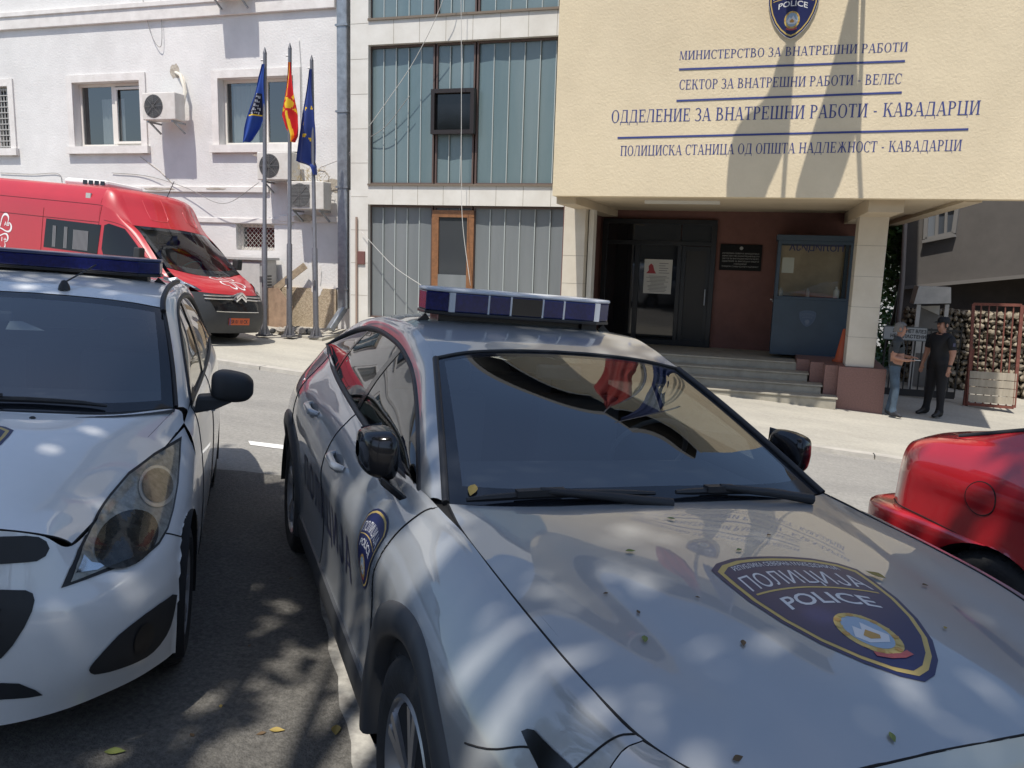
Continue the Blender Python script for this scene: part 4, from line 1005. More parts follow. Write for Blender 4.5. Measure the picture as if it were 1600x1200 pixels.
# gap lines
sm = MB()
for s in (1, -1):
    eg = [Vector((r[-1].x, s * -(r[-1].y + .003), r[-1].z - .001)) for r in Hd[::4]]
    sm.tube(crom(eg, 4), .0038, 6)
    for cidx in (2, 4, 6):
        seam(sm, [Vector((p.x, p.y * s, p.z)) for p in S[cidx * NU][1:]], bvS, .0026)
    seam(sm, [(.42, -.885 * s, .735), (.50, -.845 * s, .765), (.56, -.80 * s, .80), (.60, -.79 * s, .815)], bvS, .0022)
    seam(sm, [(.70, -.655 * s, .89), (.685, -.70 * s, .872), (.66, -.77 * s, .80), (.64, -.80 * s, .76)], bvS, .0022)
sm.tube(crom([(r.x, r.y, r.z - .002) for r in full[-1][::6]], 3), .003, 6)
build_each(sm, 'panel_gap', m_seam, C4, local=True)
# wheel arch cladding and sills
for s in (-1, 1):
    for cx in (0, -2.67):
        rows = []
        for k in range(49):
            a = -.20 + (pi + .40) * k / 48; row = []
            for (rr, o) in ((.375, -.06), (.382, .010), (.395, .021), (.425, .023), (.455, .019), (.474, .010), (.480, -.004)):
                x, z = cx + rr * cos(a), .345 + rr * sin(a); z2 = max(z, .345 - .12)
                h = bvS.ray_cast(Vector((x, s * 1.3, max(z, .36))), Vector((0, -s, 0)), .8)
                if h[0] is None: h = (Vector((x, s * .885, z)),)
                yy = abs(h[0].y)
                if yy < .6: yy = .885
                inn = (Vector((cx + .49 * cos(a), 0, .345 + .49 * sin(a))))
                h2 = bvS.ray_cast(Vector((inn.x, s * 1.3, max(inn.z, .37))), Vector((0, -s, 0)), .8)
                y2 = abs(h2[0].y) if h2[0] is not None and abs(h2[0].y) > .6 else .885
                yy = max(min(yy, .93), y2 - .01) if rr < .42 else yy
                row.append(Vector((x, s * (y2 * .5 + yy * .5 + o), z)))
            rows.append(row)
        MB().grid(rows).build('arch_cladding', m_clad, C4, local=True, smooth=60)
        ln = MB()
        ln.grid([[Vector((cx + .40 * cos(a), s * y, .345 + .40 * sin(a))) for y in (.90, .55)] for a in [(-.08 + (pi + .16) * k / 30) for k in range(31)]])
        ln.poly([Vector((cx + .40 * cos(a), s * .55, .345 + .40 * sin(a))) for a in [(-.08 + (pi + .16) * k / 30) for k in range(31)]])
        ln.build('wheel_liner', m_seam, C4, local=True, smooth=60)
        wheel(C4, cx, s, .345, .228, .215, .885, 5)
    rows = []
    for k in range(25):
        x = -2.24 + 1.82 * k / 24
        rows.append([Vector((x, s * y, z)) for y, z in ((.880, .385), (.897, .378), (.903, .34), (.893, .27), (.862, .205), (.80, .185))])
    MB().grid(rows).build('sill', m_clad, C4, local=True, smooth=40)
# glasshouse
lo_ = lambda z: z - .036 * max(0, z - 1.0)
def sd(pts): return [Vector((p[0], -p[1], lo_(p[2]))) for p in pts]
belt = sd([(-.50, .748, .988), (-.70, .760, 1.000), (-1.04, .768, 1.024), (-1.50, .768, 1.058), (-2.05, .760, 1.108), (-2.45, .738, 1.152), (-2.74, .708, 1.195)])
arch = sd([(-.50, .747, .992), (-.70, .705, 1.095), (-.90, .662, 1.178), (-1.16, .615, 1.265), (-1.35, .598, 1.318), (-1.60, .588, 1.358), (-2.00, .586, 1.372), (-2.35, .602, 1.342), (-2.60, .655, 1.268), (-2.74, .705, 1.20)])
beltC, archC = crom(belt, 10), crom(arch, 10)
redge = sd([(-.345, .716, 1.010), (-.60, .662, 1.135), (-.86, .608, 1.252), (-1.115, .556, 1.358), (-1.34, .548, 1.420), (-1.57, .548, 1.452), (-2.08, .55, 1.437), (-2.50, .55, 1.375), (-2.80, .55, 1.305), (-3.05, .545, 1.215), (-3.28, .54, 1.10)])
redgeC = crom(redge, 8)
bvSide = None
for s in (1, -1):
    mm = (lambda r: r) if s == 1 else mirror
    # window panes
    xs_ = [(-.56, -1.49), (-1.535, -2.175), (-2.20, -2.71)]
    for xa, xb in xs_:
        rows = []
        for k in range(17):
            x = xa + (xb - xa) * k / 16; a, b = along(beltC, x), along(archC, x)
            rows.append([a.lerp(b, t) + Vector((0, -.016 * sin(pi * t) - .002 + .006, 0)) for t in [i / 8 for i in range(9)]])
        MB().grid(mm(rows)).build('side_window', m_sdg, C4, local=True, smooth=180)
    rows = []
    for xa, xb in ((-1.486, -1.539), (-2.172, -2.203)):
        rows = []
        for x in (xa, (xa + xb) / 2, xb):
            a, b = along(beltC, x), along(archC, x); rows.append([a.lerp(b, t) + Vector((0, -.016 * sin(pi * t) + .001, 0)) for t in [i / 8 for i in range(9)]])
        MB().grid(mm(rows)).build('window_pillar', m_trim, C4, local=True, smooth=180)
    tr = MB(); tr.tube([Vector((p.x, p.y * s, p.z)) for p in archC], .0145, 8).tube([Vector((p.x, p.y * s, p.z - .004)) for p in beltC], .013, 8)
    tri = [(-.46, .752, .975), (-.80, .768, 1.004), (-.80, .690, 1.128), (-.62, .722, 1.058)]
    tr.build('window_trim', m_rub, C4, local=True, smooth=60)
    MB().add([(x, -y * s - s * .006, z) for x, y, z in tri], [(0, 1, 2, 3)]).build('mirror_triangle', m_trim, C4, local=True)
    # painted rail / pillars between the window arch and the roof
    rail = []
    for k in range(len(redgeC)):
        t = k / (len(redgeC) - 1); p = redgeC[k]
        off = [(.0, -.47), (.30, -1.135), (.5, -1.60), (.72, -2.40), (.86, -2.72), (1., -2.745)]
        xx = off[-1][1]
        for (t0, x0), (t1, x1) in zip(off, off[1:]):
            if t0 <= t <= t1: xx = x0 + (x1 - x0) * (t - t0) / (t1 - t0); break
        q = along(archC, max(-2.74, min(-.5, xx))) + Vector((0, -.004, .006))
        if t == 0: q = Vector((-.42, -.742, .995))
        mid = p.lerp(q, .5) + Vector((0, -.014, .010)); rail.append([p, p.lerp(q, .25) + Vector((0, -.012, .010)), mid, p.lerp(q, .78) + Vector((0, -.008, .006)), q])
    MB().grid(mm(rail)).build('roof_rail', m_sil, C4, local=True, smooth=180)
    qp = surf([[redge[-3], redge[-2], redge[-1]], [Vector((-2.745, -.712, 1.205)), Vector((-2.98, -.69, 1.165)), Vector((-3.25, -.602, 1.085))]], 6, 6)
    MB().grid(mm(qp)).grid(mm(surf([[Vector((-2.45, -.738, 1.15)), Vector((-2.6, -.727, 1.17)), Vector((-2.745, -.71, 1.198))], [Vector((-2.45, -.75, 1.155)), Vector((-2.7, -.742, 1.16)), Vector((-2.95, -.69, 1.16))]], 3, 5))).build('pillar_panel', m_sil, C4, local=True, smooth=180)
ws = [[(-.245, 0, 1.022), (-.255, .25, 1.018), (-.285, .50, 1.010), (-.345, .712, 1.004)],
      [(-.47, 0, 1.135), (-.475, .24, 1.128), (-.51, .48, 1.108), (-.60, .658, 1.130)],
      [(-.72, 0, 1.243), (-.72, .23, 1.236), (-.75, .45, 1.212), (-.86, .604, 1.248)],
      [(-1.20, 0, 1.392), (-1.195, .20, 1.388), (-1.165, .40, 1.376), (-1.118, .550, 1.352)]]
ws[1] = [(-.47, 0, 1.142), (-.48, .24, 1.136), (-.525, .47, 1.125), (-.60, .658, 1.128)]
ws[2] = [(-.75, 0, 1.256), (-.755, .23, 1.251), (-.79, .44, 1.243), (-.86, .604, 1.246)]
Wg = surf([[Vector((p[0], p[1], lo_(p[2]))) for p in r] for r in ws], 10, 8)
Wf = [[Vector((p.x, -p.y, p.z)) for p in reversed(r[1:])] + r for r in Wg]
glass_grid(Wf, (3, 1, 2, 2), C4)
tr = MB()
for s in (1, -1): tr.tube([Vector((p.x + .004, p.y * s * 1.004, p.z + .004)) for p in [r[-1] for r in Wg]], .012, 8)
tr.tube([p + Vector((-.004, 0, .004)) for p in Wf[-1]], .007, 6)
tr.build('windscreen_seal', m_rub, C4, local=True, smooth=60)
cl = MB().grid([[p + Vector((0, 0, -.004)) for p in Wf[0]], [Vector((p.x + .05, p.y, p.z - .012)) for p in Wf[0]]]); cl.build('cowl', m_rub, C4, local=True)
roof = [[(-1.205, 0, 1.398), (-1.20, .20, 1.394), (-1.17, .40, 1.382), (-1.118, .556, 1.360)],
        [(-1.36, 0, 1.437), (-1.36, .20, 1.435), (-1.35, .42, 1.428), (-1.34, .548, 1.420)],
        [(-1.60, 0, 1.470), (-1.60, .22, 1.469), (-1.59, .42, 1.464), (-1.57, .548, 1.452)],
        [(-1.95, 0, 1.482), (-1.98, .22, 1.480), (-2.03, .42, 1.462), (-2.08, .55, 1.437)],
        [(-2.45, 0, 1.445), (-2.46, .22, 1.44), (-2.48, .42, 1.41), (-2.50, .55, 1.375)],
        [(-2.80, 0, 1.365), (-2.80, .22, 1.36), (-2.80, .42, 1.335), (-2.80, .55, 1.305)]]
Rf = surf([[Vector((p[0], p[1], lo_(p[2]))) for p in r] for r in roof], 8, 7)
Rfull = [[Vector((p.x, -p.y, p.z)) for p in reversed(r[1:])] + r for r in Rf]
MB().grid(Rfull).build('roof', m_sil, C4, local=True, smooth=180)
rg = surf([[Vector((-2.80, y, z)) for y, z in ((-.55, 1.305), (0, 1.365), (.55, 1.305))], [Vector((-3.06, y, z)) for y, z in ((-.54, 1.215), (0, 1.26), (.54, 1.215))], [Vector((-3.30, y, z)) for y, z in ((-.53, 1.10), (0, 1.13), (.53, 1.10))]], 6, 6)
glass_grid(rg, (1, 1, 1, 1), C4, 'rear_window', m_sdg)
tg = surf([[Vector(p) for p in r] for r in ([(-3.25, -.62, 1.08), (-3.34, -.3, 1.12), (-3.36, 0, 1.13), (-3.34, .3, 1.12), (-3.25, .62, 1.08)], [(-3.25, -.74, .90), (-3.43, -.4, .95), (-3.46, 0, .96), (-3.43, .4, .95), (-3.25, .74, .90)], [(-3.25, -.79, .6), (-3.44, -.42, .6), (-3.48, 0, .6), (-3.44, .42, .6), (-3.25, .79, .6)], [(-3.25, -.76, .30), (-3.40, -.4, .28), (-3.43, 0, .28), (-3.40, .4, .28), (-3.25, .76, .30)])], 4, 5)
MB().grid(tg).build('tailgate', m_sil, C4, local=True, smooth=180)
# nose
ns = surf([[Vector(p) for p in r] for r in (
 [(.80, -.56, .85), (.86, -.37, .866), (.885, -.19, .893), (.892, 0, .898), (.885, .19, .893), (.86, .37, .866), (.80, .56, .85)],
 [(.745, -.745, .78), (.86, -.52, .79), (.92, -.25, .80), (.935, 0, .80), (.92, .25, .80), (.86, .52, .79), (.745, .745, .78)],
 [(.725, -.812, .60), (.87, -.57, .60), (.94, -.28, .60), (.955, 0, .60), (.94, .28, .60), (.87, .57, .60), (.725, .812, .60)],
 [(.725, -.808, .42), (.86, -.57, .40), (.93, -.28, .40), (.94, 0, .40), (.93, .28, .40), (.86, .57, .40), (.725, .808, .42)],
 [(.71, -.79, .22), (.82, -.56, .20), (.88, -.28, .19), (.89, 0, .19), (.88, .28, .19), (.82, .56, .20), (.71, .79, .22)])], 5, 6)
nm = MB().grid(ns); nb_ = nm.build('front_bumper', m_sil, C4, local=True, smooth=180)
bvN = bvh_of([nm] + body_bits)
Ci_ = C4M.inverted(); HLP = []
for px, py in ((816, 1143), (826, 1139), (836, 1141), (892, 1196), (945, 1240), (965, 1290), (905, 1290), (862, 1240), (838, 1190)):
    h = bvN.ray_cast(Ci_ @ CAM, (Ci_.to_3x3() @ ray(px, py)).normalized())
    if h[0] is not None: HLP.append((h[0].x, abs(h[0].y), h[0].z))
decal3('grille', [(.93, -.48, .66), (.93, .48, .66), (.93, .40, .50), (.93, -.40, .50)], (1, 0, 0), bvN, m_trim, nb_)
decal3('grille', [(.93, -.5, .40), (.93, .5, .40), (.93, .42, .26), (.93, -.42, .26)], (1, 0, 0), bvN, m_trim, nb_)
for s in (-1, 1):
    decal3('headlight', [(x_, y_ * s, z_) for x_, y_, z_ in HLP], (.45, s, .1), bvN, m_trim, C4, .004, .03)
    cp = surf([[Vector((.72, s * .652, .891)), Vector((.72, s * .693, .876)), Vector((.72, s * .74, .80)), Vector((.72, s * .80, .70))], [Vector((.78, s * .60, .872)), Vector((.775, s * .645, .85)), Vector((.77, s * .70, .79)), Vector((.735, s * .775, .70))], [Vector((.80, s * .565, .853)), Vector((.82, s * .60, .835)), Vector((.83, s * .64, .79)), Vector((.745, s * .746, .78))]], 3, 3)
    MB().grid(cp).build('bumper_corner', m_sil, C4, local=True, smooth=180)
MB().box(-3.2, .70, -.68, .68, .19, .22).build('floor_pan', m_seam, C4, local=True)
# mirrors
for s in (-1, 1):
    pts = []
    def sec(y, x0, x1, z0, z1, k=12):
        return [Vector(((x0 + x1) / 2 + (x1 - x0) / 2 * math.copysign(abs(cos(2 * pi * i / k)) ** .6, cos(2 * pi * i / k)), s * y, (z0 + z1) / 2 + (z1 - z0) / 2 * math.copysign(abs(sin(2 * pi * i / k)) ** .6, sin(2 * pi * i / k)))) for i in range(k)]
    rows = [sec(.790, -.73, -.65, 1.06, 1.09), sec(.797, -.76, -.61, 1.02, 1.13), sec(.815, -.78, -.58, .998, 1.160), sec(.85, -.79, -.585, .998, 1.160), sec(.885, -.785, -.605, 1.008, 1.152), sec(.905, -.775, -.64, 1.03, 1.140), sec(.914, -.74, -.68, 1.06, 1.11)]
    rows = [r + [r[0]] for r in rows]
    mr = MB().grid(surf([r for r in rows], 3, 2)).build('mirror', m_trim, C4, local=True, smooth=180)
    st = MB().prism([(-.46, s * .766, .930), (-.76, s * .795, .965), (-.78, s * .845, .995), (-.60, s * .855, .990)], (0, 0, .030)); st.build('stalk', m_trim, mr, local=True, bevel=.006)
    MB().poly([(-.792, s * .82, 1.015), (-.792, s * .89, 1.02), (-.792, s * .89, 1.14), (-.792, s * .82, 1.155)]).build('mirror_glass', m_chrome, mr, local=True)
# wipers
bvW = bvh_of([MB().grid(Wf)])
for a, b, piv in (((-.315, -.665, 1.045), (-.262, -.05, 1.045), (-.235, -.02, 1.03)), ((-.262, .03, 1.05), (-.285, .50, 1.05), (-.24, .54, 1.03))):
    wp = MB(); a, b, piv = Vector(a), Vector(b), Vector(piv)
    L_ = [a.lerp(b, k / 8) for k in range(9)]
    ref = []
    for p in L_:
        h = bvW.find_nearest(p); ref.append(h[0] + Vector((.012, 0, .016)))
    wp.tube(ref, [.007, .011, .012, .013, .013, .012, .011, .010, .006], 6)
    m0 = ref[3]; wp.tube([m0 + Vector((0, 0, .012)), m0.lerp(piv, .5) + Vector((.03, 0, .012)), piv + Vector((.035, 0, 0))], [.012, .014, .018], 8)
    wp.bar(ref[2] + Vector((0, 0, .008)), ref[4] + Vector((0, 0, .008)), .03, .02)
    wp.build('wiper', m_rub, C4, local=True, smooth=50)
# cabin
MB().box(-1.0, -.36, -.66, .66, .80, .965).box(-.75, -.30, -.60, .60, .955, .985).build('dashboard', m_cab, C4, local=True, bevel=.03)
for y in (-.36, .36):
    st = MB().box(-1.75, -1.62, y - .23, y + .23, .55, 1.12).box(-1.70, -1.58, y - .13, y + .13, 1.13, 1.28).box(-1.6, -1.1, y - .24, y + .24, .42, .58); st.build('seat', m_seat, C4, local=True, bevel=.04)
MB().box(-2.6, -2.48, -.6, .6, .5, 1.10).build('rear_seat', m_seat, C4, local=True, bevel=.04)
MB().lathe([(.175, -.012), (.19, 0), (.175, .012), (.163, 0), (.175, -.012)], 26, Matrix.Translation((-.98, .36, 1.00)) @ Matrix.Rotation(radians(-62), 4, 'Y')).build('steering_wheel', m_cab, C4, local=True, smooth=180)
MB().box(-2.9, -.9, -.74, .74, .2, .45).build('cabin_floor', m_cab, C4, local=True)
MB().box(-1.18, -1.14, -.10, .10, 1.27, 1.33).build('rear_view_mirror', m_cab, C4, local=True, bevel=.01)
lightbar(C4, -1.70, 1.497, .462, .100, .27)
# crest on the bonnet, door crests, lettering
mb = MB(); crest(mb, nearest_map(bvH, (.745, .0, 1.0), (.045, .435, 0), (-.53, .02, 0), .0015, .0005, (0, 0, 1)), .05); mb.build('bonnet_crest', CM, C4, local=True, smooth=180, fix=False)
for s in (-1, 1):
    mb = MB(); crest(mb, nearest_map(bvS, (-.575, s * .9, .655), (s * -.225, 0, 0), (.03, 0, .26), .0025, .0005, (0, s, 0)), .08, topline=False); mb.build('door_crest', CM, C4, local=True, smooth=180, fix=False)
    mb = MB(); vs, fs, asp = text2d('ПОЛИЦИЈА', bold=.012, space=1.25)
    put(mb, vs, fs, nearest_map(bvS, ((-2.05 if s < 0 else -.80), s * .9, .575), (s * -1.25, 0, 0), (0, 0, .155), .002, 0, (0, s, 0)), 0, 0, .08); mb.build('door_lettering', mat('decal_grey_blue', (.02, .022, .05), .4), C4, local=True, smooth=180, fix=False)
# hole in the bonnet washer jets and dirt kept to the paint
# ================================================================== WHITE POLICE HATCHBACK (left)
m_whp = mat('white_paint', (.74, .74, .725), .35, coat=.9, var=.03, vscale=4)
m_plastic = mat('matt_black_plastic', (.022, .023, .025), .55)
SPM = car_matrix((-2.818, 2.115, .140), .611, -.055, 0)
SP = thing('police_car', 'small white police hatchback with tall headlight and black door mirror, on the left', 'police car', SPM)
fas = [[(.674, 0, .797), (.662, .25, .788), (.634, .395, .757), (.570, .472, .698), (.30, .532, .735), (.05, .612, .797), (-.20, .675, .842), (-.42, .728, .880)],
       [(.720, 0, .64), (.708, .25, .635), (.675, .42, .60), (.605, .545, .588), (.45, .655, .605), (.20, .733, .63), (-.10, .766, .69), (-.42, .778, .76)],
       [(.742, 0, .55), (.732, .25, .548), (.700, .43, .53), (.625, .575, .520), (.465, .700, .515), (.24, .768, .53), (-.10, .792, .59), (-.42, .795, .64)],
       [(.755, 0, .45), (.745, .25, .45), (.712, .44, .435), (.632, .590, .425), (.478, .712, .42), (.26, .782, .43), (-.10, .802, .48), (-.42, .802, .52)],
       [(.752, 0, .32), (.742, .25, .32), (.708, .44, .31), (.625, .590, .305), (.472, .712, .305), (.26, .786, .31), (-.10, .802, .36), (-.42, .802, .38)],
       [(.738, 0, .185), (.725, .27, .178), (.678, .43, .178), (.582, .565, .178), (.440, .695, .178), (.25, .785, .185), (-.10, .795, .20), (-.42, .790, .21)]]
fas = [[Vector(p) for p in r] for r in fas]
FS = surf(fas, 7, 9); FSi = [[r[i] for r in FS] for i in range(len(FS[0]))]     # columns along the wrap
sbits = []
for s in (1, -1):
    R_ = FSi if s == 1 else mirror(FSi)
    b_ = MB().grid(R_[:9 * 4 + 6]); b_.build('front_bumper', m_whp, SP, local=True, smooth=180)
    f_ = arch_cut(R_[9 * 4 + 5:], 0, .285, .335); f_.build('fender', m_whp, SP, local=True, smooth=180); sbits += [b_, f_]
hc = [[(-.105, 0, 1.002), (-.13, .25, .990), (-.19, .48, .978), (-.42, .690, .962), (-.43, .727, .90)],
      [(.14, 0, .968), (.135, .25, .957), (.05, .44, .930), (-.16, .610, .892), (-.20, .676, .846)],
      [(.38, 0, .918), (.37, .25, .902), (.28, .40, .872), (.08, .555, .835), (.05, .613, .801)],
      [(.57, 0, .848), (.56, .25, .832), (.47, .38, .800), (.32, .490, .762), (.30, .533, .739)],
      [(.672, 0, .802), (.660, .25, .793), (.632, .395, .762), (.590, .450, .728), (.570, .473, .704)]]
HS = surf([[Vector(p) for p in r] for r in hc], 9, 7)
Hs = [[Vector((p.x, -p.y, p.z)) for p in reversed(r[1:])] + r for r in HS]
shm = MB().grid(Hs); sh_ = shm.build('bonnet', m_whp, SP, local=True, smooth=180); sbits.append(shm)
bvP = bvh_of(sbits)
cols2 = [-.42, -.62, -1.0, -1.40, -1.85, -2.25, -2.62, -2.92]
rows2 = {-.42: [(.728, .90), (.760, .84), (.779, .76), (.797, .60), (.802, .45), (.798, .30), (.790, .21)],
 -.62: [(.738, .945), (.768, .88), (.787, .78), (.803, .62), (.805, .47), (.800, .31), (.790, .21)],
 -1.0: [(.748, .965), (.778, .89), (.797, .79), (.810, .64), (.810, .49), (.803, .32), (.790, .21)],
 -1.40: [(.752, .985), (.782, .91), (.800, .80), (.812, .66), (.812, .50), (.804, .32), (.790, .21)],
 -1.85: [(.752, 1.02), (.785, .94), (.803, .83), (.814, .68), (.814, .52), (.806, .33), (.790, .21)],
 -2.25: [(.735, 1.06), (.775, .98), (.800, .86), (.814, .70), (.814, .54), (.806, .35), (.79, .22)],
 -2.62: [(.690, 1.06), (.735, .98), (.768, .86), (.785, .70), (.785, .55), (.775, .36), (.76, .24)],
 -2.92: [(.600, 1.04), (.645, .97), (.68, .86), (.700, .70), (.70, .55), (.69, .36), (.67, .26)]}
SS = surf([[Vector((c, p[0], p[1])) for p in rows2[c]] for c in cols2], 7, 6)
sside = []
for s in (1, -1):
    Q = SS if s == 1 else mirror(SS)
    a_ = MB().grid(cut(Q, 7, 21)); d1 = a_.build('door', m_whp, SP, local=True, smooth=180)
    b_ = arch_cut(cut(Q, 21, 35), -2.375, .285, .33); d2 = b_.build('door', m_whp, SP, local=True, smooth=180)
    c_ = arch_cut(cut(Q, 35, 49), -2.375, .285, .33); c_.build('rear_quarter', m_whp, SP, local=True, smooth=180)
    e_ = MB().grid(Q[:8]); e_.build('pillar_panel', m_whp, SP, local=True, smooth=180)
    MB().box(-1.38, -1.20, s * .815 - .012, s * .815 + .012, .80, .825).build('handle', m_whp, d1, local=True, bevel=.008)
    sside += [a_, b_, c_, e_]
    for cx in (0, -2.375):
        wheel(SP, cx, s, .285, .178, .16, .79, 7, mat('wheel_trim', (.30, .30, .31), .45, .3))
        ln = MB().grid([[Vector((cx + .335 * cos(a), s * y, .285 + .335 * sin(a))) for y in (.80, .5)] for a in [(-.4 + (pi + .8) * k / 30) for k in range(31)]])
        ln.poly([Vector((cx + .335 * cos(a), s * .5, .285 + .335 * sin(a))) for a in [(-.4 + (pi + .8) * k / 30) for k in range(31)]]); ln.build('wheel_liner', m_seam, SP, local=True, smooth=60)
    sm = MB(); bvq = bvh_of(sside + sbits)
    seam(sm, [(p.x, p.y, p.z) for p in Q[7]], bvq, .0025); seam(sm, [(p.x, p.y, p.z) for p in Q[21]], bvq, .003)
    seam(sm, [(-.42, s * .69, .963), (-.16, s * .61, .893)], bvq, .001)
    sm.tube(crom([(r[-1].x, s * r[-1].y, r[-1].z) for r in HS[4::4]], 3), .0030, 6)
    seam(sm, [(.25, s * .72, .62), (.18, s * .765, .585), (.10, s * .79, .55), (.05, s * .80, .53)], bvq, .003)
    build_each(sm, 'panel_gap', m_seam, SP, local=True)
sm = MB(); sm.tube(crom([(p.x, p.y, p.z - .002) for p in Hs[-1][::5]], 3), .0035, 6); build_each(sm, 'panel_gap', m_seam, SP, local=True)
# headlights
HL = px_points(SPM, bvP, [(95, 919), (107, 890), (120, 860), (134, 830), (150, 803), (172, 771), (200, 738), (240, 708), (268, 689), (283, 682), (281, 715), (278, 755), (271, 795), (262, 827), (248, 851), (230, 867), (197, 883), (160, 896), (125, 909)])
HB = px_points(SPM, bvP, [(195 + 50 * cos(2 * pi * k / 30), 845 + 44 * sin(2 * pi * k / 30) - 14 * cos(2 * pi * k / 30)) for k in range(30)])
HI = px_points(SPM, bvP, [(243 + 24 * cos(2 * pi * k / 28), 761 + 27 * sin(2 * pi * k / 28)) for k in range(28)])
HR = px_points(SPM, bvP, [(243 + 29 * cos(2 * pi * k / 28), 762 + 33 * sin(2 * pi * k / 28)) for k in range(28)])
HT = px_points(SPM, bvP, [(116, 896), (128, 868), (140, 880), (165, 884), (150, 892)])
FG = px_points(SPM, bvP, [(276, 921), (271, 955), (263, 985), (243, 1014), (222, 1030), (150, 1054), (137, 1049), (141, 1038), (166, 1010), (190, 985), (235, 950)])
flip_ = lambda P_, s: [Vector((p.x, p.y * s, p.z)) for p in P_]
m_pocket = mat('lamp_pocket', (.33, .32, .285), .35, .4, var=.35, vscale=30)
for s in (1, -1):
    N_ = (.75, .62 * s, .25)
    pts = flip_(HL, s); c = sum(pts, Vector()) / len(pts)
    hl = decal3('headlight', pts, N_, bvP, m_plastic, SP, .004, .022)
    inner = [p.lerp(c, .075) for p in pts]
    decal3('reflector', inner, N_, bvP, m_pocket, hl, .0075, .022)
    decal3('low_beam', flip_(HB, s), N_, bvP, mat('lamp_bowl', (.045, .043, .037), .22, .5, var=.6, vscale=28), hl, .0105, .022)
    decal3('bezel', flip_(HR, s), N_, bvP, mat('lamp_bezel', (.55, .54, .50), .25, .6), hl, .0105, .022)
    decal3('indicator', flip_(HI, s), N_, bvP, mat('lamp_amber_clear', (.24, .205, .16), .25, .5, var=.4, vscale=40), hl, .013, .022)
    decal3('side_light', flip_(HT, s), N_, bvP, m_chrome, hl, .010, .022)
    decal3('lens', inner, N_, bvP, m_lens, hl, .017, .022)
    fg = decal3('fog_recess', soft(flip_(FG, s), 1), (.8, .6 * s, 0), bvP, m_plastic, SP, .005, .025)
    fg2 = decal3('fog_blank', [(.50 + .0 * cos(t), s * (.66 + .055 * cos(t)), .345 + .055 * sin(t)) for t in [2 * pi * k / 22 for k in range(22)]], (.8, .6 * s, 0), bvP, mat('fog_blank', (.012, .012, .013), .4), fg, .009, .025)
bvF = bvh_of(sbits[:-1])
def sym(pp): q_ = [p for p in px_points(SPM, bvF, pp)]; return q_ + [Vector((p.x, -p.y, p.z)) for p in q_[::-1]]
decal3('upper_grille', sym([(5, 838), (40, 837), (60, 839), (72, 846), (77, 857), (71, 869), (57, 877), (5, 881)]), (1, 0, 0), bvF, m_plastic, SP, .004, .04)
gl = decal3('lower_grille', sym([(2, 921), (40, 922), (51, 927), (54, 938), (50, 955), (38, 980), (20, 1008), (2, 1028)]), (1, 0, 0), bvF, m_plastic, SP, .004, .04)
mb = MB()
for z in (.40, .44, .48, .52, .56):
    for y0 in range(-12, 12):
        y = y0 * .026
        if abs(y) < .24 + (z - .36) * .42:
            h = bvF.ray_cast(Vector((2, y, z)), Vector((-1, 0, 0))); h2 = bvF.ray_cast(Vector((2, y + .026, z)), Vector((-1, 0, 0)))
            if h[0] is not None and h2[0] is not None: mb.bar(h[0] + Vector((.008, 0, 0)), h2[0] + Vector((.008, 0, 0)), .006, .004)
mb.build('mesh', m_seam, gl, local=True)
decal3('lower_slot', sym([(2, 1066), (30, 1067), (55, 1077), (67, 1085), (45, 1089), (2, 1092)]), (1, 0, 0), bvF, m_plastic, SP, .004, .04)
decal3('badge', [(.7, -.095, .655), (.7, -.03, .668), (.7, -.03, .68), (.7, .03, .68), (.7, .03, .668), (.7, .095, .655), (.7, .095, .635), (.7, .03, .628), (.7, .03, .615), (.7, -.03, .615), (.7, -.03, .628), (.7, -.095, .635)], (1, 0, 0), bvF, mat('badge_gold', (.55, .40, .12), .25, .8), SP, .006, .03)
# bonnet crest and washer jets
mb = MB(); crest(mb, nearest_map(bvh_of([shm]), (.50, -.02, .95), (0, .42, 0), (-.46, 0, .10), .0015, .0005, (.2, 0, 1)), .05); mb.build('bonnet_crest', CM, SP, local=True, smooth=180, fix=False)
mb = MB()
for y in (-.2, .215): h = bvP.ray_cast(Vector((-.06, y, 1.3)), Vector((0, 0, -1))); mb.ball(h[0], (.012, .012, .008), 8, 6)
build_each(mb, 'washer_jet', m_plastic, SP, local=True, smooth=180)
# glasshouse
ws = [[(-.125, 0, 1.005), (-.15, .25, .994), (-.22, .48, .984), (-.43, .690, .968)], [(-.42, 0, 1.155), (-.42, .24, 1.148), (-.45, .46, 1.130), (-.585, .660, 1.118)], [(-.70, 0, 1.290), (-.70, .23, 1.284), (-.70, .44, 1.270), (-.73, .622, 1.262)], [(-.955, 0, 1.398), (-.95, .22, 1.394), (-.92, .42, 1.385), (-.855, .588, 1.368)]]
Wp = surf([[Vector(p) for p in r] for r in ws], 10, 8); Wpf = [[Vector((p.x, -p.y, p.z)) for p in reversed(r[1:])] + r for r in Wp]
glass_grid(Wpf, (2, 2, 2, 2), SP)
tr = MB()
for s in (1, -1): tr.tube([Vector((p.x, p.y * s * 1.004, p.z + .004)) for p in [r[-1] for r in Wp]], .009, 8)
build_each(tr, 'windscreen_seal', m_rub, SP, local=True, smooth=60)
MB().grid([[p + Vector((0, 0, -.004)) for p in Wpf[0]], [Vector((p.x + .06, p.y, p.z - .010)) for p in Wpf[0]]]).build('cowl', m_plastic, SP, local=True)
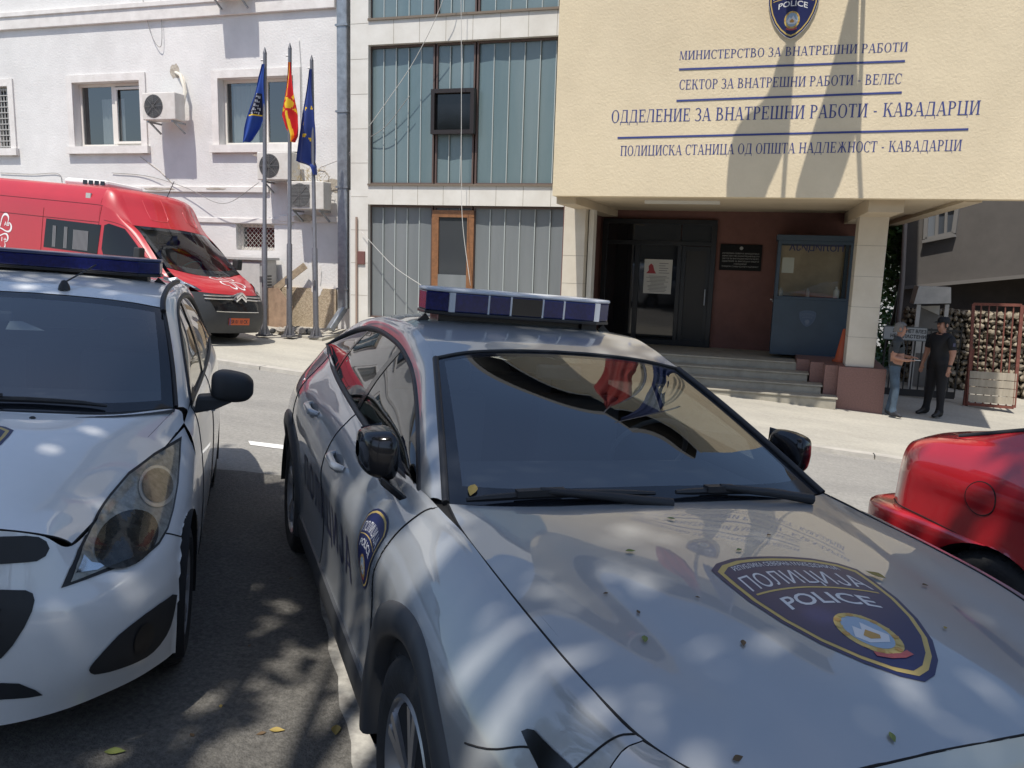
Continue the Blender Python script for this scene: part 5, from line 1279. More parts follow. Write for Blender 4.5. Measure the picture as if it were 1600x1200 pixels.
rf = [[(-.96, 0, 1.402), (-.955, .22, 1.398), (-.925, .42, 1.389), (-.86, .592, 1.373)], [(-1.10, 0, 1.445), (-1.10, .22, 1.442), (-1.09, .42, 1.432), (-1.06, .580, 1.422)], [(-1.40, 0, 1.485), (-1.40, .22, 1.482), (-1.40, .42, 1.472), (-1.40, .578, 1.452)], [(-1.9, 0, 1.490), (-1.9, .22, 1.486), (-1.9, .42, 1.474), (-1.9, .575, 1.445)], [(-2.45, 0, 1.45), (-2.45, .22, 1.446), (-2.45, .42, 1.435), (-2.45, .56, 1.40)], [(-2.75, 0, 1.40), (-2.75, .22, 1.396), (-2.75, .42, 1.385), (-2.75, .54, 1.35)]]
Rs = surf([[Vector(p) for p in r] for r in rf], 7, 7); Rsf = [[Vector((p.x, -p.y, p.z)) for p in reversed(r[1:])] + r for r in Rs]
MB().grid(Rsf).build('roof', m_whp, SP, local=True, smooth=180)
belt2 = crom([(-.62, .738, .95), (-1.0, .748, .968), (-1.4, .752, .988), (-1.85, .752, 1.022), (-2.2, .738, 1.06), (-2.3, .73, 1.08)], 8)
arch2 = crom([(-.62, .732, .96), (-.75, .690, 1.14), (-.90, .655, 1.27), (-1.05, .632, 1.352), (-1.30, .622, 1.388), (-1.75, .620, 1.388), (-2.05, .640, 1.33), (-2.3, .72, 1.09)], 8)
red2 = crom([(-.435, .694, .968), (-.585, .664, 1.122), (-.73, .626, 1.266), (-.858, .594, 1.372), (-1.06, .584, 1.424), (-1.40, .582, 1.454), (-1.9, .578, 1.447), (-2.45, .563, 1.40), (-2.75, .543, 1.35), (-2.9, .56, 1.06)], 8)
for s in (1, -1):
    mm = (lambda r: r) if s == 1 else mirror
    for xa, xb in ((-.68, -1.34), (-1.44, -1.98), (-2.03, -2.27)):
        rows = []
        for k in range(13):
            x = xa + (xb - xa) * k / 12; a, b = along(belt2, x), along(arch2, x); rows.append([a.lerp(b, t) + Vector((0, .014 * sin(pi * t) - .004, 0)) for t in [i / 6 for i in range(7)]])
        MB().grid(mm(rows)).build('side_window', m_sdg, SP, local=True, smooth=180)
    rows = []
    for x in (-1.335, -1.39, -1.445): a, b = along(belt2, x), along(arch2, x); rows.append([a.lerp(b, t) + Vector((0, .014 * sin(pi * t) + .002, 0)) for t in [i / 6 for i in range(7)]])
    MB().grid(mm(rows)).build('window_pillar', m_trim, SP, local=True, smooth=180)
    tr = MB().tube([Vector((p.x, p.y * s, p.z)) for p in arch2], .016, 8).tube([Vector((p.x, p.y * s, p.z)) for p in belt2], .010, 8); tr.build('window_trim', m_rub, SP, local=True, smooth=60)
    MB().add([(-.60, s * .744, .93), (-.80, s * .752, .955), (-.80, s * .69, 1.13), (-.68, s * .722, 1.03)], [(0, 1, 2, 3)]).build('mirror_triangle', m_plastic, SP, local=True)
    rail = []
    for k in range(len(red2)):
        t = k / (len(red2) - 1); p = red2[k]; off = [(0, -.60), (.34, -.95), (.56, -1.5), (.78, -2.1), (1., -2.3)]
        for (t0, x0), (t1, x1) in zip(off, off[1:]):
            if t0 <= t <= t1: xx = x0 + (x1 - x0) * (t - t0) / (t1 - t0); break
        q = along(arch2, max(-2.3, min(-.62, xx))) + Vector((0, .004, .004))
        if t == 0: q = Vector((-.52, .735, .93))
        rail.append([p, p.lerp(q, .3) + Vector((0, .012, .008)), p.lerp(q, .65) + Vector((0, .012, .006)), q])
    MB().grid(mm(rail)).grid(mm(surf([[Vector((-2.2, .735, 1.05)), Vector((-2.3, .728, 1.10)), Vector((-2.25, .715, 1.16))], [Vector((-2.92, .60, 1.03)), Vector((-2.9, .575, 1.12)), Vector((-2.8, .56, 1.25))]], 4, 4))).build('roof_rail', m_whp, SP, local=True, smooth=180)
    MB().tube([Vector((p.x + .01, p.y * s * .99, p.z + .010)) for p in red2[22:48]], .013, 8).build('roof_gutter', m_rub, SP, local=True, smooth=60)
    rows = []
    def sec2(y, x0, x1, z0, z1, k=14): return [Vector(((x0 + x1) / 2 + (x1 - x0) / 2 * math.copysign(abs(cos(2 * pi * i / k)) ** .6, cos(2 * pi * i / k)), s * y, (z0 + z1) / 2 + (z1 - z0) / 2 * math.copysign(abs(sin(2 * pi * i / k)) ** .55, sin(2 * pi * i / k)))) for i in range(k)]
    rows = [sec2(.825, -.72, -.66, .985, 1.06), sec2(.832, -.76, -.62, .975, 1.085), sec2(.87, -.78, -.59, .965, 1.105), sec2(.93, -.78, -.60, .955, 1.100), sec2(.985, -.77, -.62, .962, 1.085), sec2(1.012, -.75, -.65, .985, 1.06), sec2(1.018, -.72, -.68, 1.0, 1.04)]
    mr = MB().grid(surf([r + [r[0]] for r in rows], 3, 2)).build('mirror', m_plastic, SP, local=True, smooth=180)
    MB().prism([(-.60, s * .755, .905), (-.60, s * .765, .985), (-.64, s * .88, .99), (-.63, s * .93, .962), (-.61, s * .85, .925)], (-.11, 0, 0)).build('stalk', m_plastic, mr, local=True, bevel=.012)
    MB().poly([(-.781, s * .86, .98), (-.781, s * .98, .985), (-.781, s * .98, 1.07), (-.781, s * .86, 1.08)]).build('mirror_glass', m_chrome, mr, local=True)
MB().grid(surf([[Vector(p) for p in r] for r in ([(-2.75, -.54, 1.35), (-2.78, 0, 1.40), (-2.75, .54, 1.35)], [(-2.92, -.60, 1.03), (-2.98, 0, 1.05), (-2.92, .60, 1.03)], [(-2.92, -.70, .6), (-3.0, 0, .6), (-2.92, .70, .6)], [(-2.92, -.67, .26), (-2.98, 0, .25), (-2.92, .67, .26)])], 5, 6)).build('tailgate', m_whp, SP, local=True, smooth=180)
bvW2 = bvh_of([MB().grid(Wpf)])
for a, b, piv in (((-.20, .46, 1.03), (-.13, -.28, 1.05), (-.14, -.34, 1.03)), ((-.13, -.10, 1.04), (-.19, -.55, 1.02), (-.13, -.05, 1.0))):
    a, b, piv = Vector(a), Vector(b), Vector(piv); wp = MB(); ref = [bvW2.find_nearest(a.lerp(b, k / 8))[0] + Vector((.012, 0, .014)) for k in range(9)]
    wp.tube(ref, [.006, .010, .011, .012, .012, .011, .010, .009, .006], 6).tube([ref[4] + Vector((0, 0, .012)), ref[4].lerp(piv, .5) + Vector((.02, 0, .014)), piv + Vector((.02, 0, 0))], [.011, .013, .016], 8)
    wp.build('wiper', m_rub, SP, local=True, smooth=50)
MB().box(-.95, -.30, -.64, .64, .75, .95).build('dashboard', m_cab, SP, local=True, bevel=.03)
for y in (-.34, .34): MB().box(-1.55, -1.42, y - .22, y + .22, .5, 1.08).box(-1.50, -1.40, y - .12, y + .12, 1.09, 1.26).build('seat', m_seat, SP, local=True, bevel=.04)
MB().box(-2.3, -2.15, -.6, .6, .5, 1.1).build('rear_seat', m_seat, SP, local=True, bevel=.04)
MB().box(-2.7, -.6, -.72, .72, .2, .42).build('cabin_floor', m_cab, SP, local=True)
MB().box(-2.9, .30, -.66, .66, .19, .22).build('floor_pan', m_seam, SP, local=True)
MB().box(-.92, -.88, -.30, -.06, 1.26, 1.31).build('rear_view_mirror', m_cab, SP, local=True, bevel=.01)
MB().add([(-.70, -.02, 1.288), (-.70, .03, 1.288), (-.64, .13, 1.258), (-.63, -.02, 1.256)], [(0, 1, 2, 3)]).build('toll_sticker', mat('paper', ()), SP, local=True)
lb2 = lightbar(SP, -1.47, 1.510, .515, .076, .27, sections=False, lidm=mat('beacon_lid_dark', (.05, .06, .12), .3))
an = MB().lathe([(.028, 0), (.024, .02), (.012, .045), (0, .05)], 14, Matrix.Translation((-1.02, .13, 1.418))); an.tube([Vector((-1.02, .13, 1.455)), Vector((-1.20, .19, 1.51)), Vector((-1.30, .22, 1.54))], .004, 6); an.build('antenna', m_plastic, SP, local=True, smooth=50)

# ================================================================== RED SALOON (right edge): origin at the rear axle
m_redp = mat('red_paint', (.40, .012, .018), .28, coat=1.0, var=.06, vscale=3)
RDM = car_matrix((1.62, 4.29, gz(1.62, 4.29) + .0), .68, -.055, 0)
RD = thing('parked_car', 'red car parked nose in at the right edge, round fuel flap showing', 'car', RDM)
rc = [-.60, -.50, -.34, -.10, .30, .80, 1.40, 2.2, 2.9, 3.2]
rr_ = {-.60: [(.60, 1.005), (.665, .985), (.70, .94), (.715, .86), (.72, .76), (.725, .66)],
 -.50: [(.66, 1.03), (.72, 1.01), (.765, .955), (.785, .87), (.788, .77), (.790, .66)],
 -.34: [(.685, 1.06), (.735, 1.035), (.780, .97), (.802, .875), (.797, .775), (.800, .65)],
 -.10: [(.695, 1.09), (.745, 1.05), (.785, .975), (.808, .87), (.801, .77), (.806, .63)],
 .30: [(.70, 1.09), (.748, 1.04), (.788, .96), (.810, .865), (.803, .76), (.806, .50)],
 .80: [(.71, 1.06), (.755, 1.01), (.79, .93), (.81, .85), (.803, .70), (.80, .30)],
 1.40: [(.72, 1.02), (.76, .98), (.79, .91), (.81, .83), (.803, .66), (.79, .25)],
 2.2: [(.70, .98), (.75, .94), (.785, .88), (.805, .80), (.80, .64), (.79, .3)],
 2.9: [(.64, .86), (.69, .83), (.74, .78), (.76, .70), (.76, .56), (.75, .3)],
 3.2: [(.50, .74), (.55, .72), (.6, .68), (.62, .60), (.62, .5), (.60, .3)]}
RSd = surf([[Vector((c, -p[0], p[1])) for p in rr_[c]] for c in rc], 8, 6); rb = []
for s in (1, -1):
    Q = RSd if s == 1 else mirror(RSd)
    q_ = arch_cut(Q[:8 * 5 + 1], 0, .31, .345); q_.build('rear_quarter', m_redp, RD, local=True, smooth=180)
    d_ = MB().grid(cut(Q, 40, 56)); dd_ = d_.build('door', m_redp, RD, local=True, smooth=180); rb += [q_]
    f_ = arch_cut(Q[56:], 2.5, .31, .345); f_.build('fender', m_redp, RD, local=True, smooth=180)
    for cx in (0, 2.5):
        wheel(RD, cx, s, .31, .19, .18, .79, 6)
        ln = MB().grid([[Vector((cx + .348 * cos(a), s * y, .31 + .348 * sin(a))) for y in (.80, .5)] for a in [(-.4 + (pi + .8) * k / 30) for k in range(31)]]); ln.poly([Vector((cx + .348 * cos(a), s * .5, .31 + .348 * sin(a))) for a in [(-.4 + (pi + .8) * k / 30) for k in range(31)]]); ln.build('wheel_liner', m_seam, RD, local=True, smooth=60)
    # bumper wrapping the tail
    bmp = surf([[Vector((x, -s * y, z)) for x, y, z in r] for r in (
      [(-.02, .770, .655), (-.30, .776, .668), (-.50, .76, .672), (-.60, .68, .676), (-.65, .50, .68), (-.66, 0, .68)],
      [(-.02, .812, .648), (-.30, .822, .660), (-.54, .818, .664), (-.70, .752, .668), (-.755, .56, .672), (-.77, 0, .672)],
      [(-.02, .816, .60), (-.30, .832, .61), (-.56, .828, .61), (-.72, .76, .61), (-.775, .57, .61), (-.79, 0, .61)],
      [(-.02, .80, .42), (-.30, .822, .40), (-.55, .815, .40), (-.70, .75, .40), (-.76, .56, .40), (-.775, 0, .40)],
      [(-.02, .76, .25), (-.30, .78, .25), (-.52, .77, .25), (-.66, .7, .25), (-.71, .52, .25), (-.725, 0, .25)])], 4, 6)
    bm_ = arch_cut([list(r) for r in zip(*bmp)], 0, .31, .345); bm_.build('rear_bumper', m_redp, RD, local=True, smooth=180)
bvR = bvh_of(rb)
MB().grid(surf([[Vector(p) for p in r] for r in ([(-.60, -.60, 1.005), (-.655, -.35, 1.02), (-.67, 0, 1.025), (-.655, .35, 1.02), (-.60, .60, 1.005)], [(-.60, -.70, .94), (-.70, -.4, .95), (-.72, 0, .95), (-.70, .4, .95), (-.60, .70, .94)], [(-.60, -.725, .66), (-.72, -.4, .66), (-.74, 0, .66), (-.72, .4, .66), (-.60, .725, .66)])], 5, 6)).build('tail_panel', m_redp, RD, local=True, smooth=180)
lid = surf([[Vector(p) for p in r] for r in ([(-.60, -.60, 1.007), (-.655, -.35, 1.022), (-.67, 0, 1.028), (-.655, .35, 1.022), (-.60, .60, 1.007)], [(-.50, -.66, 1.032), (-.52, -.35, 1.05), (-.53, 0, 1.055), (-.52, .35, 1.05), (-.50, .66, 1.032)], [(-.34, -.685, 1.062), (-.40, -.35, 1.075), (-.42, 0, 1.08), (-.40, .35, 1.075), (-.34, .685, 1.062)])], 5, 6)
MB().grid(lid).build('boot_lid', m_redp, RD, local=True, smooth=180)
rwn = surf([[Vector(p) for p in r] for r in ([(-.34, -.66, 1.068), (-.40, -.34, 1.082), (-.42, 0, 1.086), (-.40, .34, 1.082), (-.34, .66, 1.068)], [(.05, -.60, 1.19), (.02, -.32, 1.215), (.0, 0, 1.22), (.02, .32, 1.215), (.05, .60, 1.19)], [(.50, -.54, 1.31), (.48, -.3, 1.34), (.47, 0, 1.345), (.48, .3, 1.34), (.50, .54, 1.31)])], 6, 6)
glass_grid(rwn, (1, 1, 1, 1), RD, 'rear_window', m_sdg)
MB().grid(surf([[Vector(p) for p in r] for r in ([(.50, -.54, 1.312), (.47, 0, 1.348), (.50, .54, 1.312)], [(1.0, -.55, 1.37), (1.0, 0, 1.41), (1.0, .55, 1.37)], [(1.5, -.55, 1.34), (1.5, 0, 1.385), (1.5, .55, 1.34)])], 5, 6)).build('roof', m_redp, RD, local=True, smooth=180)
glass_grid(surf([[Vector(p) for p in r] for r in ([(1.5, -.55, 1.34), (1.5, 0, 1.385), (1.5, .55, 1.34)], [(2.15, -.66, .99), (2.25, 0, 1.02), (2.15, .66, .99)])], 8, 6), (1, 1, 1, 1), RD, 'windscreen', m_wsg)
MB().grid(surf([[Vector(p) for p in r] for r in ([(2.2, -.70, .98), (2.27, 0, 1.01), (2.2, .70, .98)], [(2.8, -.66, .88), (2.85, 0, .92), (2.8, .66, .88)], [(3.2, -.5, .74), (3.3, 0, .76), (3.2, .5, .74)])], 5, 6)).build('bonnet', m_redp, RD, local=True, smooth=180)
MB().grid(surf([[Vector(p) for p in r] for r in ([(3.2, -.5, .74), (3.3, 0, .76), (3.2, .5, .74)], [(3.2, -.62, .55), (3.4, 0, .55), (3.2, .62, .55)], [(3.2, -.6, .28), (3.35, 0, .28), (3.2, .6, .28)])], 5, 6)).build('front_bumper', m_redp, RD, local=True, smooth=180)
for s in (1, -1):
    side = surf([[Vector(p) for p in r] for r in ([(-.34, -s * .685, 1.064), (-.10, -s * .695, 1.09), (.30, -s * .70, 1.09), (1.0, -s * .71, 1.05), (2.15, -s * .70, .985)], [(-.33, -s * .668, 1.07), (.05, -s * .61, 1.19), (.50, -s * .55, 1.31), (1.0, -s * .56, 1.368), (1.5, -s * .56, 1.338)])], 4, 8)
    MB().grid([r[:13] for r in side]).build('pillar_panel', m_redp, RD, local=True, smooth=180)
    MB().grid([r[12:] for r in side]).build('side_window', m_sdg, RD, local=True, smooth=180)
    MB().tube(crom([(-.34, -s * .664, 1.072), (.05, -s * .604, 1.194), (.50, -s * .545, 1.315)], 6), .012, 8).build('window_trim', m_rub, RD, local=True, smooth=60)
sm = MB(); fl = [(-.08 + .073 * cos(2 * pi * k / 30), -.80, .85 + .073 * sin(2 * pi * k / 30)) for k in range(31)]
ff = decal3('fuel_flap', fl[:-1], (0, -1, 0), bvR, m_redp, RD, .003, .03)
seam(sm, fl, bvR, .0035, 2); seam(sm, [(-.60, -.72, .69), (-.45, -.79, .685), (-.25, -.80, .668), (-.10, -.805, .65)], bvR, .003); sm.build('panel_gap', m_seam, RD, local=True)
MB().box(-.7, 3.1, -.7, .7, .18, .22).build('floor_pan', m_seam, RD, local=True)
MB().box(-.2, 2.1, -.66, .66, .5, .98).build('cabin_dark', m_cab, RD, local=True)

# ================================================================== RED VAN (back left)
m_vred = mat('van_red', (.43, .018, .024), .4, coat=.5, var=.05, vscale=2)
VNM = car_matrix((-9.134, 11.081, .19985), 1.502, -.076, -.064)
VN = thing('van', 'red high roof van with white heart logos, parked against the white building', 'van', VNM)
vrow = [(.76, 2.335), (.86, 2.29), (.93, 2.17), (.975, 2.02), (.995, 1.74), (1.005, 1.27), (1.005, .75), (.985, .34)]
vx = [-4.6, -3.6, -2.5, -1.5, -1.0]
VS_ = [[Vector((x, -y, z)) for y, z in vrow] for x in vx]
VG = surf(VS_, 6, 5); vb = []
for s in (1, -1):
    Q = VG if s == 1 else mirror(VG)
    v_ = arch_cut(Q, -3.45, .34, .40); v_.build('body_side', m_vred, VN, local=True, smooth=180); vb.append(v_)
    # front door region with the raised cab above it
    dr_ = surf([[Vector((x, -s * y, z)) for x, y, z in r] for r in (
        [(-1.0, .975, 2.02), (-.86, .965, 2.00), (-.72, .93, 1.93), (-.60, .87, 1.84), (-.48, .80, 1.77)],
        [(-1.0, .995, 1.74), (-.80, .975, 1.74), (-.55, .93, 1.71), (-.36, .885, 1.66), (-.26, .825, 1.63)],
        [(-1.0, 1.005, 1.27), (-.70, 1.0, 1.265), (-.30, .985, 1.26), (.02, .955, 1.25), (.20, .885, 1.22)],
        [(-1.0, 1.005, 1.02), (-.70, 1.005, 1.02), (-.2, 1.0, 1.02), (.30, .965, 1.04), (.42, .93, 1.05)],
        [(-1.0, 1.005, .75), (-.70, 1.005, .75), (-.2, 1.0, .75), (.40, .975, .80), (.62, .92, .88)],
        [(-1.0, .985, .34), (-.70, .985, .34), (-.2, .985, .36), (.40, .96, .55), (.66, .92, .80)])], 5, 6)
    dm = arch_cut(dr_, 0, .34, .40); dm.build('door', m_vred, VN, local=True, smooth=180); vb.append(dm)
    cab = surf([[Vector((x, -s * y, z)) for x, y, z in r] for r in (
        [(-1.0, .76, 2.335), (-.90, .755, 2.30), (-.80, .752, 2.22), (-.66, .76, 2.02), (-.48, .80, 1.775)],
        [(-1.0, .86, 2.29), (-.91, .85, 2.26), (-.81, .838, 2.18), (-.68, .83, 2.0), (-.49, .81, 1.778)],
        [(-1.0, .93, 2.17), (-.91, .92, 2.15), (-.81, .90, 2.09), (-.69, .875, 1.95), (-.50, .815, 1.782)],
        [(-1.0, .975, 2.02), (-.9, .967, 2.0), (-.80, .945, 1.95), (-.68, .90, 1.88), (-.49, .806, 1.775)])], 4, 4)
    cm_ = MB().grid(cab); cm_.build('cab_corner', m_vred, VN, local=True, smooth=180); vb.append(cm_)
    for cx in (0, -3.45):
        wheel(VN, cx, s, .34, .21, .22, .99, 6, mat('wheel_trim', ()))
        MB().grid([[Vector((cx + .402 * cos(a), s * y, .34 + .402 * sin(a))) for y in (.99, .6)] for a in [(-.4 + (pi + .8) * k / 24) for k in range(25)]]).build('wheel_liner', m_seam, VN, local=True, smooth=60)
bvV = bvh_of(vb)
fc = surf([[Vector(p) for p in r] for r in ([(-1.0, -.76, 2.335), (-1.0, -.4, 2.35), (-1.0, 0, 2.355), (-1.0, .4, 2.35), (-1.0, .76, 2.335)], [(-.90, -.755, 2.30), (-.80, -.4, 2.335), (-.76, 0, 2.34), (-.80, .4, 2.335), (-.90, .755, 2.30)], [(-.80, -.752, 2.22), (-.62, -.4, 2.25), (-.57, 0, 2.26), (-.62, .4, 2.25), (-.80, .752, 2.22)], [(-.66, -.76, 2.02), (-.48, -.4, 2.03), (-.42, 0, 2.04), (-.48, .4, 2.03), (-.66, .76, 2.02)], [(-.48, -.80, 1.775), (-.30, -.42, 1.79), (-.25, 0, 1.80), (-.30, .42, 1.79), (-.48, .80, 1.775)])], 5, 6)
fcm = MB().grid(fc); fcm.build('cab_front', m_vred, VN, local=True, smooth=180)
bvC = bvh_of([fcm]); mb = MB()
for y0 in (-.52, .20):
    seam(mb, [(-.62, y0, 2.2), (-.45, y0, 1.98), (-.40, y0 + .04, 1.90), (-.36, y0 + .28, 1.90), (-.47, y0 + .32, 2.05), (-.60, y0 + .32, 2.22)], bvC, .006)
build_each(mb, 'pressing', mat('van_red_edge', (.56, .05, .055), .3, coat=.8), VN, local=True, smooth=60)
MB().grid(surf([[Vector(p) for p in r] for r in ([(-4.6, -.76, 2.335), (-4.6, 0, 2.37), (-4.6, .76, 2.335)], [(-1.0, -.76, 2.335), (-1.0, 0, 2.355), (-1.0, .76, 2.335)])], 5, 5)).build('roof', m_vred, VN, local=True, smooth=180)
MB().poly([(-4.6, -.76, 2.335), (-4.6, .76, 2.335), (-4.6, 1.0, 1.7), (-4.6, 1.0, .34), (-4.6, -1.0, .34), (-4.6, -1.0, 1.7)]).build('rear_door', m_vred, VN, local=True)
vw = surf([[Vector(p) for p in r] for r in ([(.27, -.83, 1.19), (.38, -.42, 1.13), (.42, 0, 1.115), (.38, .42, 1.13), (.27, .83, 1.19)], [(-.09, -.82, 1.49), (.06, -.42, 1.47), (.12, 0, 1.465), (.06, .42, 1.47), (-.09, .82, 1.49)], [(-.475, -.795, 1.772), (-.295, -.42, 1.785), (-.245, 0, 1.795), (-.295, .42, 1.785), (-.475, .795, 1.772)])], 8, 6)
glass_grid(vw, (2, 1, 1, 1), VN, 'windscreen', glass('van_glass', (.62, .66, .66), .9, 1.45))
vh = surf([[Vector(p) for p in r] for r in ([(.28, -.84, 1.18), (.40, -.42, 1.12), (.44, 0, 1.105), (.40, .42, 1.12), (.28, .84, 1.18)], [(.45, -.86, 1.08), (.62, -.45, 1.05), (.68, 0, 1.045), (.62, .45, 1.05), (.45, .86, 1.08)], [(.62, -.82, .98), (.80, -.47, .96), (.86, 0, .955), (.80, .47, .96), (.62, .82, .98)], [(.80, -.68, .875), (.90, -.45, .868), (.945, 0, .865), (.90, .45, .868), (.80, .68, .875)])], 5, 6)
vhm = MB().grid(vh); vhm.build('bonnet', m_vred, VN, local=True, smooth=180)
vf = surf([[Vector(p) for p in r] for r in ([(-.05, -1.0, .72), (.42, -.965, .80), (.66, -.91, .86), (.81, -.70, .872), (.905, -.45, .866), (.95, 0, .862), (.905, .45, .866), (.81, .70, .872), (.66, .91, .86), (.42, .965, .80)], [(.36, -1.02, .62), (.52, -.99, .66), (.74, -.93, .68), (.90, -.70, .68), (.985, -.44, .68), (1.02, 0, .68), (.985, .44, .68), (.90, .70, .68), (.74, .93, .68), (.52, .99, .66)], [(.40, -1.02, .45), (.54, -.99, .45), (.76, -.93, .45), (.93, -.70, .45), (1.01, -.43, .45), (1.04, 0, .45), (1.01, .43, .45), (.93, .70, .45), (.76, .93, .45), (.54, .99, .45)], [(.40, -.99, .27), (.52, -.96, .25), (.72, -.90, .25), (.88, -.68, .25), (.95, -.42, .25), (.98, 0, .25), (.95, .42, .25), (.88, .68, .25), (.72, .90, .25), (.52, .96, .25)])], 5, 5)
vfm = MB().grid(vf); vfm.build('front_bumper', mat('van_bumper', (.035, .037, .04), .55, var=.1, vscale=6), VN, local=True, smooth=180)
bvB2 = bvh_of([vfm, vhm])
gm = decal3('grille', [(1, -.60, .80), (1, .60, .80), (1, .50, .60), (1, -.50, .60)], (1, 0, 0), bvB2, m_trim, VN, .004, .05)
mb = MB()
for z in (.845, .80):
    rows = [bvB2.ray_cast(Vector((2, -.66 + 1.32 * k / 20, z - .015 * abs(k - 10) / 10)), Vector((-1, 0, 0)))[0] for k in range(21)]
    pts = [p + Vector((.014, 0, .045 * max(0, 1 - abs(k - 10) / 1.8))) for k, p in enumerate(rows)]; mb.tube(pts, .014, 8)
mb.tube([p + Vector((.014, 0, 0)) for p in [bvB2.ray_cast(Vector((2, -.50 + k * .1, .60)), Vector((-1, 0, 0)))[0] for k in range(11)]], .008, 6)
mb.build('grille_trim', m_chrome, gm, local=True, smooth=60)
bvVA = bvh_of([vfm, vhm] + vb)
VH = [(.30, .915, 1.02), (.44, .885, 1.025), (.60, .80, .995), (.74, .70, .95), (.81, .64, .895), (.72, .76, .885), (.58, .90, .895), (.42, .965, .94)]
for s in (-1, 1):
    pts = [Vector((x, y * s, z)) for x, y, z in VH]; c = sum(pts, Vector()) / len(pts)
    vhl = decal3('headlight', pts, (.6, s * .7, .4), bvVA, mat('van_lamp', (.07, .075, .08), .12, .3), VN, .008, .05)
    decal3('reflector', [p.lerp(c, .28) for p in pts], (.6, s * .7, .4), bvVA, mat('van_reflector', (.55, .58, .60), .15, .7, var=.5, vscale=25), vhl, .014, .05)
em = MB()
for z in (.83, .885):
    for sg in (-1, 1): em.bar(Vector((1.035, sg * .12, z - .06)), Vector((1.035, 0, z + .02)), .03, .04, up=(1, 0, 0))
em.build('emblem', m_chrome, gm, local=True)
np_ = MB().box(1.035, 1.047, -.24, .24, .39, .50).build('number_plate', mat('plate_orange', (.55, .09, .02), .5), VN, local=True)
mb = MB(); vs, fs, asp = text2d('SR 01 10 CK', bold=.02); put(mb, [(-.20 + x * .40, .415 + y * .06) for x, y in vs], fs, lambda x, y, l: Vector((1.0485, x, y)), 0); mb.build('plate_lettering', mat('plate_ink', (.02, .02, .03), .6), np_, local=True, fix=False)
MB().box(1.0475, 1.0482, -.24, -.21, .39, .50).build('plate_band', mat('decal_blue', (.03, .04, .16), .4), np_, local=True)
# hearts
m_wd = mat('white_decal', (.75, .73, .72), .4)
def heart(mb, mp, cx, cy, r, ang):
    def hp(k, sc):
        t = 2 * pi * k / 30; x = 16 * sin(t) ** 3; y = 13 * cos(t) - 5 * cos(2 * t) - 2 * cos(3 * t) - cos(4 * t)
        x, y = x / 17 * r * sc, (y + 2) / 17 * r * sc; return (cx + x * cos(ang) - y * sin(ang), cy + x * sin(ang) + y * cos(ang))
    for k in range(30): put(mb, [hp(k, 1), hp(k + 1, 1), hp(k + 1, .80), hp(k, .80)], [[0, 1, 2, 3]], mp, 0, 0, .08)
mpS = nearest_map(bvV, (0, -1.0, 0), (1, 0, 0), (0, 0, 1), .004, 0, (0, -1, 0))
mb = MB(); heart(mb, mpS, -3.06, 1.56, .18, -1.05); heart(mb, mpS, -3.10, 1.30, .16, -2.0); heart(mb, mpS, -3.42, 1.58, .18, 1.1); heart(mb, mpS, -3.40, 1.30, .16, 2.0)
for s_, x, z in (('AB', -3.07, 1.54), ('1+', -3.11, 1.28)):
    vs, fs, asp = text2d(s_, bold=.01); put(mb, [(x + .12 * a, z + .07 * b) for a, b in vs], fs, mpS, 0, 0, .08)
mb.build('heart_logo', m_wd, VN, local=True, fix=False)
mpH = nearest_map(vb and bvh_of([vhm]), (.62, .12, .97), (0, 1, 0), (-.85, 0, .35), .004, 0, (.4, 0, 1))
mb = MB(); heart(mb, mpH, -.12, .17, .15, .9); heart(mb, mpH, .12, .17, .15, -.9); heart(mb, mpH, -.06, -.08, .17, 2.4); heart(mb, mpH, .17, -.08, .17, -2.4); mb.build('heart_logo', m_wd, VN, local=True, fix=False)
# windows
wn_ = decal3('side_window', [(-2.12, -1, 1.73), (-.94, -1, 1.72), (-.97, -1, 1.26), (-2.14, -1, 1.27)], (0, -1, 0), bvV, mat('tinted_pane', (.012, .013, .015), .06, spec=.35), VN, .005, .08)
mb = MB()
for x0, x1, z0 in ((-1.50, -1.16, 1.60), (-1.95, -1.85, 1.63), (-1.70, -1.60, 1.63)):
    n = int((x1 - x0) / .025)
    for k in range(n): mb.box(x0 + k * .025, x0 + k * .025 + .018, -1.0125, -1.008, 1.29, z0)
mb.build('curtain', mat('van_curtain', (.17, .17, .18), .9), wn_, local=True)
decal3('door_window', [(-.88, -1, 1.72), (-.80, -1, 1.755), (-.52, -1, 1.70), (-.30, -1, 1.52), (-.03, -1, 1.29), (-.85, -1, 1.27), (-.89, -1, 1.35)], (0, -1, 0), bvV, mat('tinted_pane', ()), VN, .005, .05)
decal3('door_window', [(-.88, 1, 1.72), (-.80, 1, 1.755), (-.52, 1, 1.70), (-.30, 1, 1.52), (-.03, 1, 1.29), (-.85, 1, 1.27), (-.89, 1, 1.35)], (0, 1, 0), bvV, mat('tinted_pane', ()), VN, .005, .05)
sm = MB()
for pts in ([(-4.5, -.97, 2.03), (-2.5, -.97, 2.03), (-1.2, -.97, 2.03), (-.95, -.97, 2.02)], [(-4.5, -1, 1.76), (-2.6, -1, 1.755), (-1.0, -1, 1.76)], [(-.97, -.97, 2.02), (-.99, -1, 1.7), (-.98, -1, 1.0), (-.98, -1, .4)], [(-.90, -.97, 1.80), (-.62, -.93, 1.76), (-.42, -.90, 1.66), (0, -.96, 1.35), (.15, -.93, 1.1), (.2, -1, .9)], [(-2.2, -1, 1.9), (-2.2, -1, .5)]): seam(sm, pts, bvV, .005)
sm.build('panel_gap', mat('van_gap', (.10, .01, .012), .8), VN, local=True)
